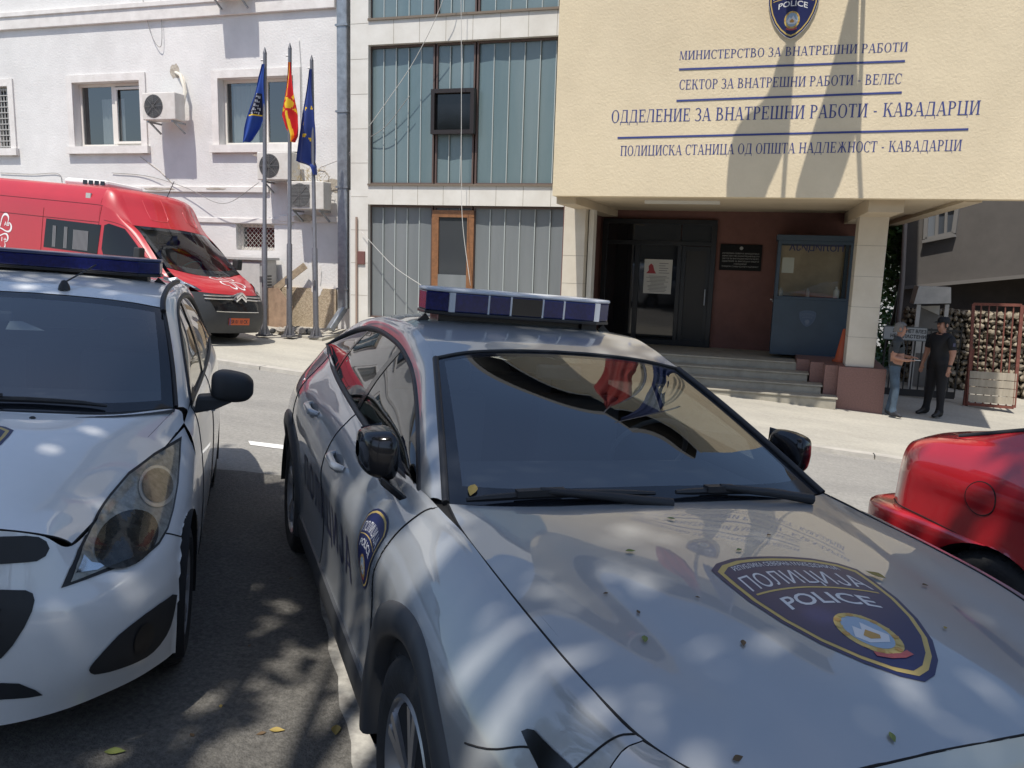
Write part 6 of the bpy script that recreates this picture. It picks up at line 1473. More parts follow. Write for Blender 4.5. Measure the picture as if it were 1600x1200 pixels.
for s in (-1, 1):
    MB().box(-.07, .05, s * 1.04 - .01, s * 1.04 + s * .13, 1.25, 1.44).box(-.03, .03, s * .95 - .05, s * .95 + .1, 1.26, 1.30).build('mirror', m_plastic, VN, local=True, bevel=.035)
for hx in (-.86, -2.05): MB().box(hx, hx + .16, -1.03, -1.0, 1.02, 1.06).build('door_handle', m_plastic, VN, local=True, bevel=.01)
MB().box(-2.45, -1.5, -.45, .35, 2.352, 2.47).build('roof_unit', mat('roof_unit_white', (.68, .68, .66), .5), VN, local=True, bevel=.05)
mb = MB()
for k in range(4): mb.box(-2.0 + k * .13, -1.91 + k * .13, -.459, -.452, 2.38, 2.45)
mb.build('roof_unit_vent', m_trim, VN, local=True)
MB().tube([(-.75, .12, 2.33), (-.62, .12, 2.60)], .006, 6).build('antenna', m_plastic, VN, local=True)
MB().box(-.9, .25, -.8, .8, .9, 1.10).build('dashboard', mat('van_dash', (.06, .06, .062), .8), VN, local=True, bevel=.04)
for y in (-.45, .45): MB().box(-1.15, -.98, y - .26, y + .26, .8, 1.55).box(-1.12, -1.0, y - .14, y + .14, 1.56, 1.72).build('seat', mat('van_seat', (.05, .055, .09), .9), VN, local=True, bevel=.05)
MB().box(-1.35, -1.25, -.95, .95, .4, 2.2).build('bulkhead', mat('van_lining', (.40, .42, .40), .8), VN, local=True)
MB().lathe([(.19, -.014), (.205, 0), (.19, .014), (.176, 0), (.19, -.014)], 26, Matrix.Translation((-.42, .42, 1.20)) @ Matrix.Rotation(radians(-40), 4, 'Y')).build('steering_wheel', m_cab, VN, local=True, smooth=180)
for y in (-.3, .35): MB().tube([(.36, y, 1.15), (.38, y + .5 if y < 0 else y - .1, 1.155)], .012, 6).build('wiper', m_rub, VN, local=True)
MB().box(-4.5, .7, -.9, .9, .22, .30).build('floor_pan', m_seam, VN, local=True)
MB().box(-4.55, -.98, -1.012, 1.012, .30, .42).build('side_moulding', mat('van_bumper', ()), VN, local=True, bevel=.01)
# ================================================================== RIGHT SIDE BEHIND THE STATION
m_stn = mat('rough_stone', (.10, .078, .052), .95, col2=(.36, .31, .235), vscale=7, bump=1.0, bscale=12)
m_stj = mat('stone_shadow_joint', (.035, .028, .022), .95)
m_ggrey = mat('grey_render', (.085, .078, .073), .9, col2=(.108, .099, .092), vscale=1.5)
m_darkw = mat('dark_brown_wall', (.07, .055, .045), .9, var=.2, vscale=2)
GBd = thing('grey_building', 'grey rendered building with a small window behind the gates', 'building', (4.2, 18, -.7))
a_, b_ = W(1407, 450, 18.9), W(1640, 428, 17.6); a2, b2 = Vector((a_.x, a_.y, 8.5)), Vector((b_.x + .3, b_.y, 8.5))
nb = Vector((b_.y - a_.y, -(b_.x - a_.x), 0)).normalized(); nb = nb if nb.y < 0 else -nb
def gw(px, py, out=0):          # sight line met with the grey wall
    d = ray(px, py); n2 = nb; t = ((a_ - CAM).dot(n2)) / d.dot(n2); return CAM + d * t + n2 * out
e_ = b_ + (b_ - a_).normalized() * 7; e_.z = b_.z; e2 = Vector((e_.x, e_.y, 8.5))
mb = MB().prism([a_, b_, b2, a2], -nb * 3).prism([b_, e_, e2, b2], -nb * 3); mb.build('wall', m_ggrey, GBd)
mb = MB().bar(a_ + nb * .02, b_ + nb * .02, .06, .07); mb.build('ledge', mat('grey_trim', (.15, .14, .13), .9), GBd)
q4 = [gw(1447, 374), gw(1491, 364.5), gw(1497, 322), gw(1449, 330)]
fr4 = MB()
for i in range(4): fr4.bar(q4[i] + nb * .02, q4[(i + 1) % 4] + nb * .02, .08, .08, up=nb)
fr4.bar(gw(1464, 369.5, .02), gw(1466, 327, .02), .06, .06, up=nb).bar(gw(1478, 367, .02), gw(1480, 325, .02), .05, .05, up=nb).bar(gw(1444, 378, .05), gw(1494, 368, .05), .06, .14, up=nb)
wn4 = fr4.build('window', mat('grey_window_frame', (.16, .155, .15), .6), GBd)
MB().poly([p + nb * .01 for p in q4]).build('pane', mat('dull_pane', (.06, .07, .085), .3), wn4)
MB().poly([gw(1448, 373, .025), gw(1463, 369, .025), gw(1465, 328, .025), gw(1449, 331, .025)]).build('net_curtain', mat('net_grey', (.13, .145, .165), .9), wn4)
MB().box(a_.x + .02, 9, 18.95, 19.3, -1.2, 2.2).build('recess_wall', m_darkw, GBd)
dp = W(1402, 450, 18.7); mb = MB().tube([W(1398, 640, 18.5), W(1404, 500, 18.6), W(1410, 440, 18.7), Vector((W(1415, 330, 18.8)))], .05, 10); solo(mb, 'drain_pipe', mat('old_zinc', (.20, .17, .15), .6), 'old drain pipe at the corner of the grey building', 'drain pipe', smooth=60)
# stone wall of rough lumps in courses
sw = thing('stone_wall', 'rough stone wall of pale lumps in courses under the grey building', 'wall', (4.2, 17.6, -.8))
A_, B_ = W(1398, 620, 17.7), W(1760, 650, 16.8); A_.z = B_.z = -1.0
dv = (B_ - A_); Ls = dv.length; dv.normalize(); nv = Vector((dv.y, -dv.x, 0)); nv = nv if nv.y < 0 else -nv
mb = MB(); q = random.Random(5); z = -.9
while z < .98:
    hgt = q.uniform(.085, .13) if z > -.3 else q.uniform(.12, .18); x = q.uniform(-.05, .05)
    while x < Ls:
        wq = hgt * q.uniform(.5, 1.35); c = A_ + dv * (x + wq / 2) + nv * q.uniform(-.05, .07); c.z = z + hgt / 2 + q.uniform(-.02, .02)
        k0 = len(mb.v); mb.ball(c, (wq * .56, q.uniform(.09, .15), hgt * q.uniform(.40, .60)), 8, 6, 0, Matrix.Rotation(atan2(dv.y, dv.x) + q.uniform(-.3, .3), 4, 'Z') @ Matrix.Rotation(q.uniform(-.5, .5), 4, 'Y'))
        for i in range(k0, len(mb.v)): mb.v[i] += Vector((q.uniform(-1, 1), q.uniform(-1, 1), q.uniform(-1, 1))) * hgt * .17
        x += wq + q.uniform(-.005, .015)
    z += hgt * .98
mb.build('stonework', m_stn, sw, smooth=50)
MB().prism([A_ - nv * .05, B_ - nv * .05, B_ - nv * .05 + Vector((0, 0, 1.98)), A_ - nv * .05 + Vector((0, 0, 1.98))], -nv * .25).build('core', m_stj, sw)
# small shelter / sentry frame
sh = thing('sentry_shelter', 'small whitish open shelter with a flat fascia in front of the stone wall', 'shelter', W(1457, 600, 16.6))
ms = mat('shelter_white', (.44, .42, .38), .8, var=.12, vscale=5); Y6 = 16.6
p = lambda x, y, Y=Y6: W(x, y, Y)
f0, f1 = p(1428, 475), p(1486, 474); t0 = p(1431, 447)
MB().prism([f0, f1, Vector((f1.x - .03, f1.y, t0.z)), Vector((f0.x + .05, f0.y, t0.z))], (0, .5, 0)).build('roof', ms, sh)
for x in (1436.5, 1481): 
    a = p(x, 476); MB().box(a.x - .035, a.x + .035, Y6 + .03, Y6 + .10, -.6, a.z).build('post', ms, sh)
a, b = p(1440, 476), p(1478, 476)
MB().box(a.x, b.x, Y6 + .42, Y6 + .46, -.5, a.z - .08).build('back_panel', mat('shelter_grey', (.16, .15, .135), .8, var=.15, vscale=3), sh)
MB().prism([Vector((a.x + .02, Y6 + .40, a.z - .05)), Vector((b.x - .02, Y6 + .40, a.z - .20)), Vector((b.x - .02, Y6 + .40, a.z - .02))], (0, .01, 0)).build('brace', ms, sh)
l0, l1 = p(1434, 528), p(1441, 552); MB().box(l0.x - .02, l0.x + .16, Y6, Y6 + .02, l1.z, l0.z).build('side_sheet', ms, sh)
# gates
m_iron = mat('black_iron', (.018, .017, .016), .55)
m_rust = mat('rust_red_iron', (.17, .055, .038), .7, var=.25, vscale=12)
GY_ = 15.45; g0, g1 = W(1386, 512, GY_), W(1503, 516, GY_); zb = W(1450, 640, GY_).z + .24
bgt = thing('iron_gate', 'black iron bar gate with a grey notice board', 'gate', (2.8, GY_, zb))
MB().box(g0.x, g1.x, GY_ - .02, GY_ + .02, g0.z - .02, g0.z + .02).build('rail', m_iron, bgt); MB().box(g0.x, g1.x, GY_ - .02, GY_ + .02, zb - .02, zb + .10).build('rail', m_iron, bgt)
for k in range(11): x = g0.x + (g1.x - g0.x) * k / 10; MB().box(x - .011, x + .011, GY_ - .011, GY_ + .011, zb, g0.z + (.03 if k % 10 else .10)).build('bar', m_iron, bgt)
s0, s1 = W(1380, 529, GY_ - .05), W(1449, 513, GY_ - .05)
sg = MB().box(s0.x, s1.x, GY_ - .06, GY_ - .04, s0.z, s1.z).build('notice_board', mat('sign_grey', (.33, .34, .34), .5), bgt)
mb = MB(); w_ = s1.x - s0.x; h_ = s1.z - s0.z
for s_, zz, x0_, x1_ in (('ЗАБРАНЕТ ВЛЕЗ', .58, .20, 1.12), ('НЕОВЛАСТЕНИ', .16, .16, 1.0)):
    vs, fs, asp = text2d(s_, bold=.03); put(mb, [(s0.x + w_ * (x0_ + (min(x1_, .985) - x0_) * x), s0.z + h_ * (zz + .27 * y)) for x, y in vs], fs, lambda x, y, l: Vector((x, GY_ - .063, y)), 0)
mb.build('lettering', mat('sign_ink', (.02, .02, .022), .6), sg, fix=False)
frm = MB(); frame(frm, s0.x - .012, s1.x + .012, s0.z - .012, s1.z + .012, .014, GY_ - .066, GY_ - .03); frm.build('sign_frame', mat('sign_dark', (.08, .09, .09), .5), sg)
r0, r1, r2, r3 = W(1521, 475, 15.2), W(1597, 477, 15.0), W(1512, 631, 15.2), W(1584, 637, 15.0)
rg_ = thing('iron_gate', 'rust red gate leaf with pale boards at the bottom, standing open', 'gate', r2)
fm_ = MB().bar(r0, r1, .045, .045).bar(r2, r3, .045, .045).bar(r0, r2, .045, .045).bar(r1, r3, .05, .05); fm_.build('gate_frame', m_rust, rg_)
for k in range(1, 6): MB().bar(r0.lerp(r1, k / 6), r2.lerp(r3, k / 6), .02, .02).build('bar', m_rust, rg_)
c0_, c1_, c2_, c3_ = r0.lerp(r2, .66), r1.lerp(r3, .66), r0.lerp(r2, .975), r1.lerp(r3, .975); off = Vector((0, -.03, 0))
for k in range(4):
    MB().prism([c0_.lerp(c2_, k / 4 + .01) + off, c1_.lerp(c3_, k / 4 + .01) + off, c1_.lerp(c3_, (k + .95) / 4) + off, c0_.lerp(c2_, (k + .95) / 4) + off], (0, .02, 0)).build('board', mat('pale_board', (.42, .37, .29), .8, var=.2, vscale=9, streak=True), rg_)
gp = solo(MB().box(r2.x - .06, r2.x + .01, 15.22, 15.29, -.9, W(1515, 545, 15.25).z), 'gate_post', m_rust, 'short rust red post between the two gates', 'post')

# ================================================================== PEOPLE
m_skin = mat('skin', (.36, .19, .13), .6, spec=.3)
def person(label, at, heading, scale, J, E, R_, mats, face_mat, extras):
    """J joints (x forward, y left, z up), E edges, R_ radii; body grown as one continuous skin"""
    M = Matrix.Translation(at) @ Matrix.Rotation(heading, 4, 'Z') @ Matrix.Scale(scale, 4)
    t = thing('person', label, 'person', M)
    names = list(J); idx = {n: i for i, n in enumerate(names)}
    me = bpy.data.meshes.new('sk'); me.from_pydata([J[n] for n in names], [(idx[a], idx[b]) for a, b in E], [])
    o = bpy.data.objects.new('sk', me); COL.objects.link(o)
    sk = o.modifiers.new('skin', 'SKIN'); sk.use_smooth_shade = True
    for n, i in idx.items():
        r = R_[n]; d = me.skin_vertices[0].data[i]; d.radius = r if hasattr(r, '__len__') else (r, r); d.use_root = (n == 'pelvis')
    ss = o.modifiers.new('sub', 'SUBSURF'); ss.levels = 2; ss.render_levels = 2
    dg = bpy.context.evaluated_depsgraph_get(); dg.update()
    bm_ = bpy.data.meshes.new_from_object(o.evaluated_get(dg)); COL.objects.unlink(o); bpy.data.objects.remove(o)
    bm_.name = 'body'; bm_.materials.clear()
    for m in mats: bm_.materials.append(m)
    segs = [(Vector(J[a]), Vector(J[b]), a, b) for a, b in E]
    for p in bm_.polygons:
        c = p.center; best = None
        for a, b, na, nb_ in segs:
            L = (b - a); tt = max(0, min(1, (c - a).dot(L) / L.length_squared)); d = (c - (a + L * tt)).length
            if best is None or d < best[0]: best = (d, na, nb_, tt)
        p.material_index = face_mat(best[1], best[2], best[3], c); p.use_smooth = True
    bo = bpy.data.objects.new('body', bm_); COL.objects.link(bo); bo.parent = t; PM[bo.name] = M
    extras(t); return t
def base_joints():
    J = {'pelvis': (0, 0, .96), 'waist': (0, 0, 1.08), 'chest': (.0, 0, 1.28), 'upper': (-.01, 0, 1.40), 'neck': (.0, 0, 1.49), 'jaw': (.025, 0, 1.565), 'skull': (.01, 0, 1.655), 'crown': (-.005, 0, 1.715), 'nose': (.125, 0, 1.615), 'noseroot': (.085, 0, 1.63)}
    R_ = {'pelvis': (.145, .115), 'waist': (.14, .11), 'chest': (.165, .12), 'upper': (.15, .10), 'neck': .058, 'jaw': (.068, .078), 'skull': (.078, .098), 'crown': (.058, .07), 'nose': .013, 'noseroot': .016}
    E = [('pelvis', 'waist'), ('waist', 'chest'), ('chest', 'upper'), ('upper', 'neck'), ('neck', 'jaw'), ('jaw', 'skull'), ('skull', 'crown'), ('skull', 'noseroot'), ('noseroot', 'nose')]
    return J, R_, E
def add_limbs(J, R_, E, legs, arms):
    for s, (hip, knee, ank) in legs.items():
        J.update({'hip' + s: hip, 'knee' + s: knee, 'ank' + s: ank, 'heel' + s: (ank[0] - .045, ank[1], .035), 'toe' + s: (ank[0] + .17, ank[1] + (.03 if s == 'L' else -.03), .032)})
        R_.update({'hip' + s: .10, 'knee' + s: .068, 'ank' + s: .052, 'heel' + s: .040, 'toe' + s: (.042, .030)}); E += [('pelvis', 'hip' + s), ('hip' + s, 'knee' + s), ('knee' + s, 'ank' + s), ('ank' + s, 'heel' + s), ('ank' + s, 'toe' + s)]
    for s, (sh_, slv, el, wr, hd, fdir, side) in arms.items():
        J.update({'sh' + s: sh_, 'slv' + s: slv, 'el' + s: el, 'wr' + s: wr, 'palm' + s: hd}); R_.update({'sh' + s: .068, 'slv' + s: .060, 'el' + s: .043, 'wr' + s: .029, 'palm' + s: (.036, .018)})
        E += [('upper', 'sh' + s), ('sh' + s, 'slv' + s), ('slv' + s, 'el' + s), ('el' + s, 'wr' + s), ('wr' + s, 'palm' + s)]
        f, sd_ = Vector(fdir).normalized(), Vector(side).normalized()
        for k, (o, L) in enumerate(((-.030, .062), (-.010, .072), (.010, .068), (.029, .052))):
            a = Vector(hd) + sd_ * o + f * .03; b = a + f * L * .55 + Vector((0, 0, -.004)); c = b + f * L * .4 + sd_.cross(f) * .012
            J.update({f'f{s}{k}a': a, f'f{s}{k}b': b, f'f{s}{k}c': c}); R_.update({f'f{s}{k}a': .0095, f'f{s}{k}b': .009, f'f{s}{k}c': .0075}); E += [('palm' + s, f'f{s}{k}a'), (f'f{s}{k}a', f'f{s}{k}b'), (f'f{s}{k}b', f'f{s}{k}c')]
        a = Vector(hd) - sd_ * .045 - f * .005; b = a + f * .035 - sd_ * .012
        J.update({f't{s}a': a, f't{s}b': b}); R_.update({f't{s}a': .012, f't{s}b': .009}); E += [('palm' + s, f't{s}a'), (f't{s}a', f't{s}b')]
def hair_cap(t, mats, cut_z, grow=1.06, back=True):
    mb = MB(); c = Vector((.0, 0, 1.655))
    rows = []
    for i in range(9):
        th = pi * .52 * i / 8; row = []
        for j in range(25):
            ph = 2 * pi * j / 24; z = c.z + .097 * cos(th) * grow; lim = .0
            r = sin(th); x = c.x + .106 * r * cos(ph) * grow; y = .088 * r * sin(ph) * grow
            if cos(ph) > .35 and i > 5: z = max(z, cut_z); x *= .97
            elif i > 5: z -= .025 * (i - 5)
            row.append(Vector((x, y, z)))
        rows.append(row)
    mb.grid(rows); return mb.build('hair', mats, t, local=True, smooth=180)
def ears(t, m):
    for s in (-1, 1): MB().ball((.0, s * .092, 1.625), (.022, .010, .034), 8, 6).build('ear', m, t, local=True, smooth=180)
def face(t):
    for s in (-1, 1): MB().ball((.098, s * .034, 1.645), (.008, .014, .007), 8, 6).build('eye', mat('eye_dark', (.02, .015, .012), .3), t, local=True, smooth=180)
    MB().box(.092, .102, -.026, .026, 1.572, 1.580).build('mouth', mat('lips', (.22, .09, .075), .6), t, local=True, bevel=.003)
    for s in (-1, 1): MB().bar((.100, s * .018, 1.665), (.092, s * .052, 1.663), .010, .008).build('eyebrow', mat('brow', (.06, .05, .045), .9), t, local=True)
# older man in a grey polo shirt, facing the officer
J, R_, E = base_joints()
for n in ('jaw', 'skull', 'crown', 'nose', 'noseroot', 'neck'): J[n] = (J[n][0] + .03, J[n][1], J[n][2] - .01)
J['waist'] = (.02, 0, 1.08); R_['waist'] = (.175, .15); R_['chest'] = (.19, .15); R_['upper'] = (.17, .12); R_['pelvis'] = (.165, .135)
add_limbs(J, R_, E, {'L': ((.0, .09, .92), (.03, .10, .50), (-.03, .11, .09)), 'R': ((.0, -.09, .92), (.06, -.10, .50), (.04, -.11, .09))},
          {'L': ((0, .19, 1.41), (.02, .23, 1.26), (.0, .25, 1.13), (.21, .19, 1.10), (.28, .17, 1.10), (1, -.1, 0), (0, 1, 0)), 'R': ((0, -.19, 1.41), (-.01, -.225, 1.25), (-.05, -.25, 1.12), (.17, -.20, 1.07), (.24, -.18, 1.075), (1, .15, .05), (0, -1, 0))})
pm = [m_skin, mat('grey_polo', (.034, .040, .044), .9), mat('blue_jeans', (.055, .085, .12), .9, var=.35, vscale=5), mat('dark_shoe', (.02, .022, .028), .7)]
def fm1(a, b, t, c):
    if a.startswith(('f', 't')) or a in ('neck', 'jaw', 'skull', 'noseroot') or a.startswith(('wr', 'el', 'palm')): return 0
    if a.startswith('slv'): return 1 if t < .35 else 0
    if a.startswith('ank'): return 3
    if a.startswith(('hip', 'knee')): return 2 if c.z > .075 else 3
    if a == 'pelvis' and (b.startswith('hip') or c.z < .93): return 2 if c.z < .95 else 1
    if b.startswith('neck') and t > .75: return 0
    return 1
def ex1(t):
    hm_ = mat('grey_hair', (.16, .15, .14), .9); h = hair_cap(t, hm_, 1.69, 1.03); h.location = (.03, 0, -.01)
    ears(t, m_skin); face(t)
    for c in t.children:
        if c.name.split('.')[0] in ('ear', 'eye', 'mouth', 'eyebrow'): c.location = (.03, 0, -.01)
    MB().box(.30, .40, -.215, -.155, 1.085, 1.093).build('folded_paper', mat('paper', ()), t, local=True)
    MB().lathe([(.072, 0), (.066, .03)], 16, Matrix.Translation((.005, 0, 1.455))).build('collar', pm[1], t, local=True, smooth=180)
gm_ = G(1389, 655); zt_ = W(1393, 498, gm_.y).z
gm_.z = gz(gm_.x, gm_.y) + .047
person('older man with grey hair, grey polo shirt and jeans, holding out a paper', gm_, radians(-8), (zt_ - gm_.z) / 1.79, J, E, R_, pm, fm1, ex1)
# officer in black
J, R_, E = base_joints()
add_limbs(J, R_, E, {'L': ((.0, .10, .92), (.01, .13, .50), (.0, .15, .09)), 'R': ((.0, -.10, .92), (.02, -.12, .50), (.05, -.14, .09))},
          {'L': ((0, .215, 1.42), (.0, .265, 1.26), (.0, .30, 1.13), (.05, .31, .92), (.065, .31, .85), (.12, 0, -1), (1, 0, 0)), 'R': ((0, -.215, 1.42), (.02, -.265, 1.26), (.02, -.29, 1.13), (.10, -.28, .92), (.12, -.275, .85), (.15, 0, -1), (1, 0, 0))})
R_['chest'] = (.21, .15); R_['upper'] = (.19, .125); R_['waist'] = (.17, .135); R_['pelvis'] = (.165, .13)
for n_ in ('hipL', 'hipR'): R_[n_] = .118
for n_ in ('kneeL', 'kneeR'): R_[n_] = .082
for n_ in ('slvL', 'slvR', 'shL', 'shR'): R_[n_] = .075
for n_ in ('elL', 'elR'): R_[n_] = .050
pc = [m_skin, mat('black_uniform', (.010, .010, .012), .85), mat('black_trousers', (.008, .008, .010), .9), mat('black_boot', (.010, .010, .010), .5)]
def ex2(t):
    hair_cap(t, mat('dark_hair', (.02, .017, .015), .9), 1.70, 1.0); ears(t, m_skin); face(t)
    cp = MB()
    cp.lathe([(.0, .085), (.07, .08), (.104, .045), (.108, .0), (.106, -.012)], 24, Matrix.Translation((-.002, 0, 1.685)) @ Matrix.Scale(.9, 4, (0, 1, 0)))
    rows = [[Vector((.085 + k * .03, y * (1 - .1 * k), 1.685 - .006 * k - .16 * abs(y) ** 1.5)) for y in (-.08, -.05, -.02, .02, .05, .08)] for k in range(4)]; cp.grid(rows)
    cp.build('cap', mat('black_cap', (.008, .008, .010), .8), t, local=True, smooth=60)
    MB().lathe([(.158, -.025), (.163, 0), (.158, .025)], 26, Matrix.Translation((0, 0, 1.0)) @ Matrix.Scale(.80, 4, (1, 0, 0))).build('belt', mat('belt_black', (.012, .012, .012), .4), t, local=True, smooth=60)
    MB().box(-.05, .07, -.215, -.16, .80, 1.0).build('holster', mat('belt_black', ()), t, local=True, bevel=.015)
    MB().lathe([(.033, -.016), (.036, 0), (.033, .016)], 14, Matrix.Translation((.045, .309, .945))).build('watch', mat('belt_black', ()), t, local=True, smooth=60)
    MB().lathe([(.075, 0), (.068, .035)], 16, Matrix.Translation((-.005, 0, 1.452))).build('collar', pc[1], t, local=True, smooth=180)
    MB().box(.0, .05, .326, .330, 1.28, 1.34).build('sleeve_badge', mat('badge_cloth', (.06, .06, .10), .8), t, local=True)
gc = G(1457, 655); zt2 = W(1455, 492, gc.y).z; gc.z = gz(gc.x, gc.y) + .047
person('police officer in black cap, shirt and trousers standing with arms down', gc, radians(-150), (zt2 - gc.z) / 1.79, J, E, R_, pc, fm1, ex2)

# ================================================================== TREES
m_bark = mat('bark', (.10, .08, .06), .95, var=.3, vscale=9, bump=.8, bscale=20)
m_leafA = mat('leaf_green', (.055, .115, .025), .6, col2=(.12, .19, .045), vscale=2.2, spec=.3)
def leaves(mb, c, r, n, size, q, flat=.6, gaps=()):
    for _ in range(n):
        while True:
            v = Vector((q.uniform(-1, 1), q.uniform(-1, 1), q.uniform(-1, 1)))
            if v.length <= 1: break
        v = v * (.55 + .45 * v.length); p = Vector(c) + Vector((v.x * r[0], v.y * r[1], v.z * r[2]))
        if any((p - g - SUN * (p - g).dot(SUN)).length < gr for g, gr in gaps) and q.random() < .93: continue
        a = Vector((q.gauss(0, 1), q.gauss(0, 1), q.gauss(0, flat))).normalized(); b = a.cross(Vector((q.gauss(0, .5), q.gauss(0, .5), 1))).normalized()
        s = size * q.uniform(.6, 1.3); k = len(mb.v)
        mb.v += [p - a * s, p + b * s * .42, p + a * s, p - b * s * .42]; mb.f.append([k, k + 1, k + 2, k + 3]); mb.m.append(0)
def tree(label, base, h, clumps, n, size, seed, lean=(0, 0), gaps=()):
    q = random.Random(seed); t = thing('tree', label, 'tree', base); base = Vector(base)
    top = base + Vector((lean[0], lean[1], h)); tr = MB()
    tr.tube(crom([base, base.lerp(top, .35) + Vector((.06, -.04, 0)), base.lerp(top, .7), top], 5), [.17 - .09 * k / 15 for k in range(16)], 10)
    for c, r in clumps:
        s = base.lerp(top, q.uniform(.55, .95)); m = s.lerp(Vector(c), .5) + Vector((0, 0, -.15)); tr.tube(crom([s, m, Vector(c)], 4), [.07 - .0065 * k for k in range(9)], 6)
    tr.build('trunk', m_bark, t, smooth=60)
    cr = MB()
    for c, r in clumps: leaves(cr, c, r, int(n * r[0] * r[1] * r[2] ** .5), size, q, .6, gaps)
    cr.build('crown', m_leafA, t, fix=False)
    return t
q = random.Random(21); cl = []
for k in range(30):
    c = W(q.uniform(1372, 1406), q.uniform(320, 660), q.uniform(19.5, 23.5)); cl.append((c, (q.uniform(.45, .8), q.uniform(.5, .8), q.uniform(.4, .7))))
b_ = W(1396, 660, 20.5); b_.z = -.8
tree('leafy green tree seen between the right pillar and the grey building', b_, 4.2, cl, 900, .10, 3)
# tree behind the photographer whose branches shade the parked cars
def over(X, Y, z0, z):       # a point at height z whose shadow falls on (X, Y, z0)
    return Vector((X, Y, z0)) + SUN * ((z - z0) / SUN.z)

q = random.Random(8); cl = []
for X, Y in [(x * 1.05 + (.5 if y % 2 else 0), y * .95) for x in range(-7, 5) for y in range(0, 6)]:
    X += q.uniform(-.3, .3); Y += q.uniform(-.25, .25); r = q.uniform(.65, .95)
    if Y > 4.0: r *= .7
    if X > 2.2 and Y > 2.5: continue
    cl.append((over(X, Y - .1, .5, q.uniform(7.2, 10.0)), (r, r, r * .6)))
# openings in the crown through which the sun reaches the cars and the ground
gaps = []
def hit(M, bv, px, py):
    Mi = M.inverted(); h = bv.ray_cast(Mi @ CAM, (Mi.to_3x3() @ ray(px, py)).normalized()); return M @ h[0] if h[0] is not None else None
for px, py, r in ((640, 860, .20), (610, 812, .17), (690, 850, .07), (745, 806, .06), (806, 872, .07), (690, 990, .13), (775, 1085, .15), (665, 1160, .08), (560, 940, .10), (1180, 1010, .07), (1290, 960, .05), (960, 1010, .05), (1000, 900, .05), (850, 1010, .05)):
    p = hit(C4M, bvB, px, py)
    if p is not None: gaps.append((p, r))
for px, py, r in ((158, 668, .06), (150, 790, .07), (270, 705, .05), (215, 800, .05), (60, 700, .05), (60, 1095, .06), (120, 760, .04)):
    p = hit(SPM, bvP, px, py)
    if p is not None: gaps.append((p, r))
for px, py, r in ((540, 1075, .20), (575, 1160, .22), (490, 1120, .18), (430, 1190, .14), (510, 1190, .2), (350, 1160, .10), (420, 985, .08), (440, 948, .06), (330, 1100, .08), (400, 1070, .09), (465, 1040, .12), (560, 1010, .12), (385, 740, .25), (430, 720, .3)):
    gaps.append((G(px, py), r * 1.3))
for px, py, r in ((1400, 730, .14), (1440, 790, .16), (1480, 740, .10), (1385, 800, .12), (1550, 830, .08), (1470, 690, .15), (1540, 690, .1)):
    p = hit(RDM, bvR, px, py)
    if p is not None: gaps.append((p, r))
tree('shade tree behind the photographer, branches reaching over the parked cars', Vector((-2.4, -4.2, gz(-2.4, -4.2))), 9.0, cl, 920, .115, 5, lean=(.8, 2.0), gaps=gaps)
q = random.Random(31)
for i, (X, Y, h) in enumerate(((-11.5, -5.5, 7.5), (6.5, -6.0, 7.0))):  # unseen crowns added to hold back sky light from the shaded ground
    c2 = [(Vector((X + q.uniform(-2.6, 2.6), Y + q.uniform(-2.2, 2.0), q.uniform(3.2, 8.2))), (q.uniform(.8, 1.3), q.uniform(.8, 1.3), q.uniform(.6, .9))) for _ in range(26)]
    tree(('unseen tree added on the left behind the photographer to cut sky fill', 'unseen tree added on the right behind the photographer to cut sky fill')[i], Vector((X, Y, gz(X, Y))), h, c2, 320, .13, 40 + i)
# background across the street, behind the photographer (met only in reflections)
ob = thing('apartment_building', 'plain pale block across the street behind the photographer', 'building', (-4, -24, 0))
mb = MB(); hs = [(-22 + 4 * i, -20.4 + 4 * i, 1.2 + 3 * j, 2.7 + 3 * j) for i in range(-10, 20) for j in range(2)]
wall_holes(mb, -70, 62, -3, 7.2, hs, 0, -.3); Mx = Matrix.Translation((0, -24, 0)); mb.v = [Mx @ v for v in mb.v]
mb.build('wall', mat('pale_ochre', (.42, .36, .27), .9, var=.08, vscale=1), ob)
mb = MB(); [mb.poly([(a, -24.25, c), (b, -24.25, c), (b, -24.25, d), (a, -24.25, d)]) for a, b, c, d in hs]; mb.build('window_glass', mat('dull_pane', ()), ob)
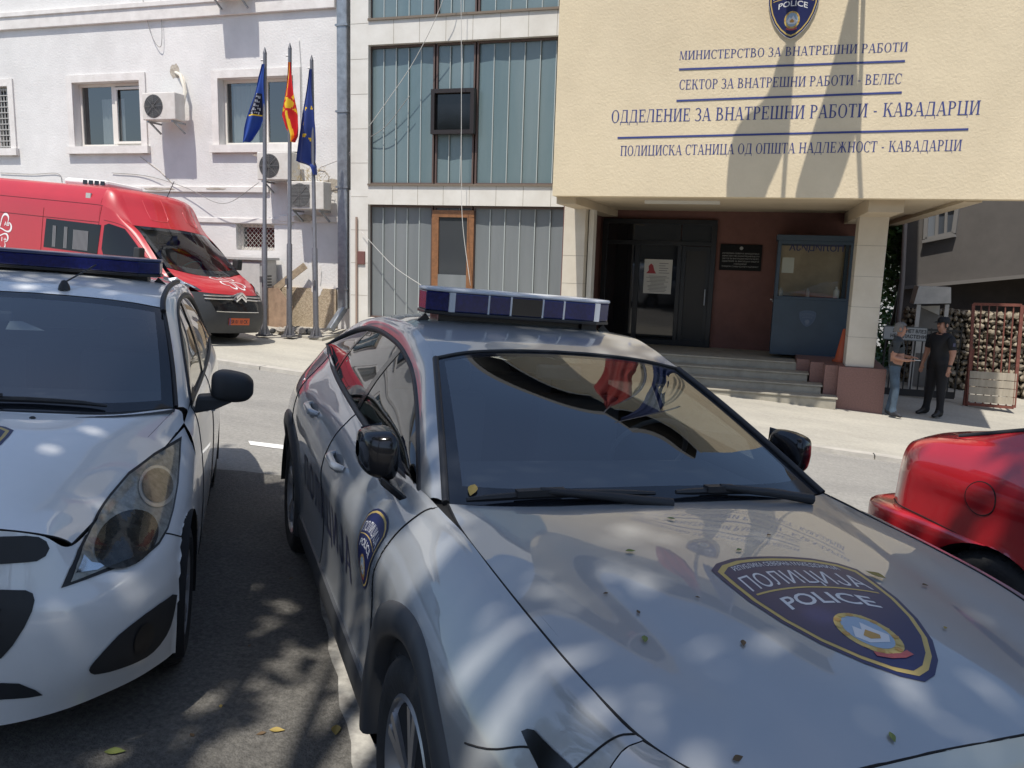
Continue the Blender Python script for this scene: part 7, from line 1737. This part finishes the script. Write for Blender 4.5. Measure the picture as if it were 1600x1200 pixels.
# dry leaves
m_dry = [mat('dry_leaf_yellow', (.30, .22, .06), .7), mat('dry_leaf_green', (.16, .19, .05), .7), mat('dry_leaf_brown', (.11, .07, .035), .8)]
Ci = C4M.inverted(); q = random.Random(12)
def leaf(p, n, s, m, label, grp):
    n = Vector(n).normalized(); a = n.cross(Vector((q.uniform(-1, 1), q.uniform(-1, 1), .2))).normalized(); b = n.cross(a)
    mb = MB(); rows = []
    for k, wv in enumerate((.02, .7, 1, .85, .45, .02)):
        t = k / 5 - .5; rows.append([p + a * s * 2 * t + b * s * .55 * wv * u + n * (.003 + s * .22 * abs(u) * wv + s * .5 * t * t) for u in (-1, -.5, 0, .5, 1)])
    mb.grid(rows); solo(mb, 'dry_leaf', m, label, 'leaf', grp, smooth=180)
for (x, y, s, mi, lab) in ((1048, 812, .013, 1, None), (985, 863, .014, 1, None), (1007, 1001, .013, 1, None), (782, 907, .008, 0, None), (946, 929, .007, 2, None), (997, 958, .008, 2, None), (1367, 901, .026, 0, 'long yellow leaf lying on the edge of the bonnet crest'), (1161, 1007, .011, 2, None), (1444, 916, .012, 2, None), (1154, 861, .011, 1, None), (1476, 983, .008, 0, None), (1393, 1154, .012, 1, None), (1152, 1186, .011, 2, None), (1201, 838, .010, 2, None), (1090, 935, .006, 2, None), (1250, 905, .006, 2, None)):
    o = Ci @ CAM; d = (Ci.to_3x3() @ ray(x, y)).normalized(); h = bvH.ray_cast(o, d)
    if h[0] is None: continue
    nn = h[1] if h[1].z > 0 else -h[1]
    leaf(C4M @ h[0], C4M.to_3x3() @ nn, s, m_dry[mi], lab or 'small dry leaf or seed lying on the silver bonnet', 'small leaves on the silver bonnet' if not lab else None)
for (x, y, s, lab) in ((738, 768, .028, 'yellow leaf caught behind the left wiper of the silver car'), (996, 787, .02, 'small yellow leaf by the right wiper of the silver car')):
    o = Ci @ CAM; d = (Ci.to_3x3() @ ray(x, y)).normalized(); h = bvW.ray_cast(o, d)
    if h[0] is not None: leaf(C4M @ h[0], C4M.to_3x3() @ (h[1] if h[1].z > 0 else -h[1]), s, m_dry[0], lab, None)
for (x, y, s, mi) in ((525, 1143, .032, 0), (433, 1143, .028, 0), (180, 1177, .035, 1), (408, 1148, .018, 2), (345, 1105, .012, 0), (455, 905, .016, 2), (560, 1120, .014, 2), (300, 1150, .014, 2), (390, 1010, .012, 2)):
    leaf(G(x, y), (0, 0, 1), s, m_dry[mi], 'dry leaf lying on the asphalt between the two police cars', 'leaves on the asphalt')
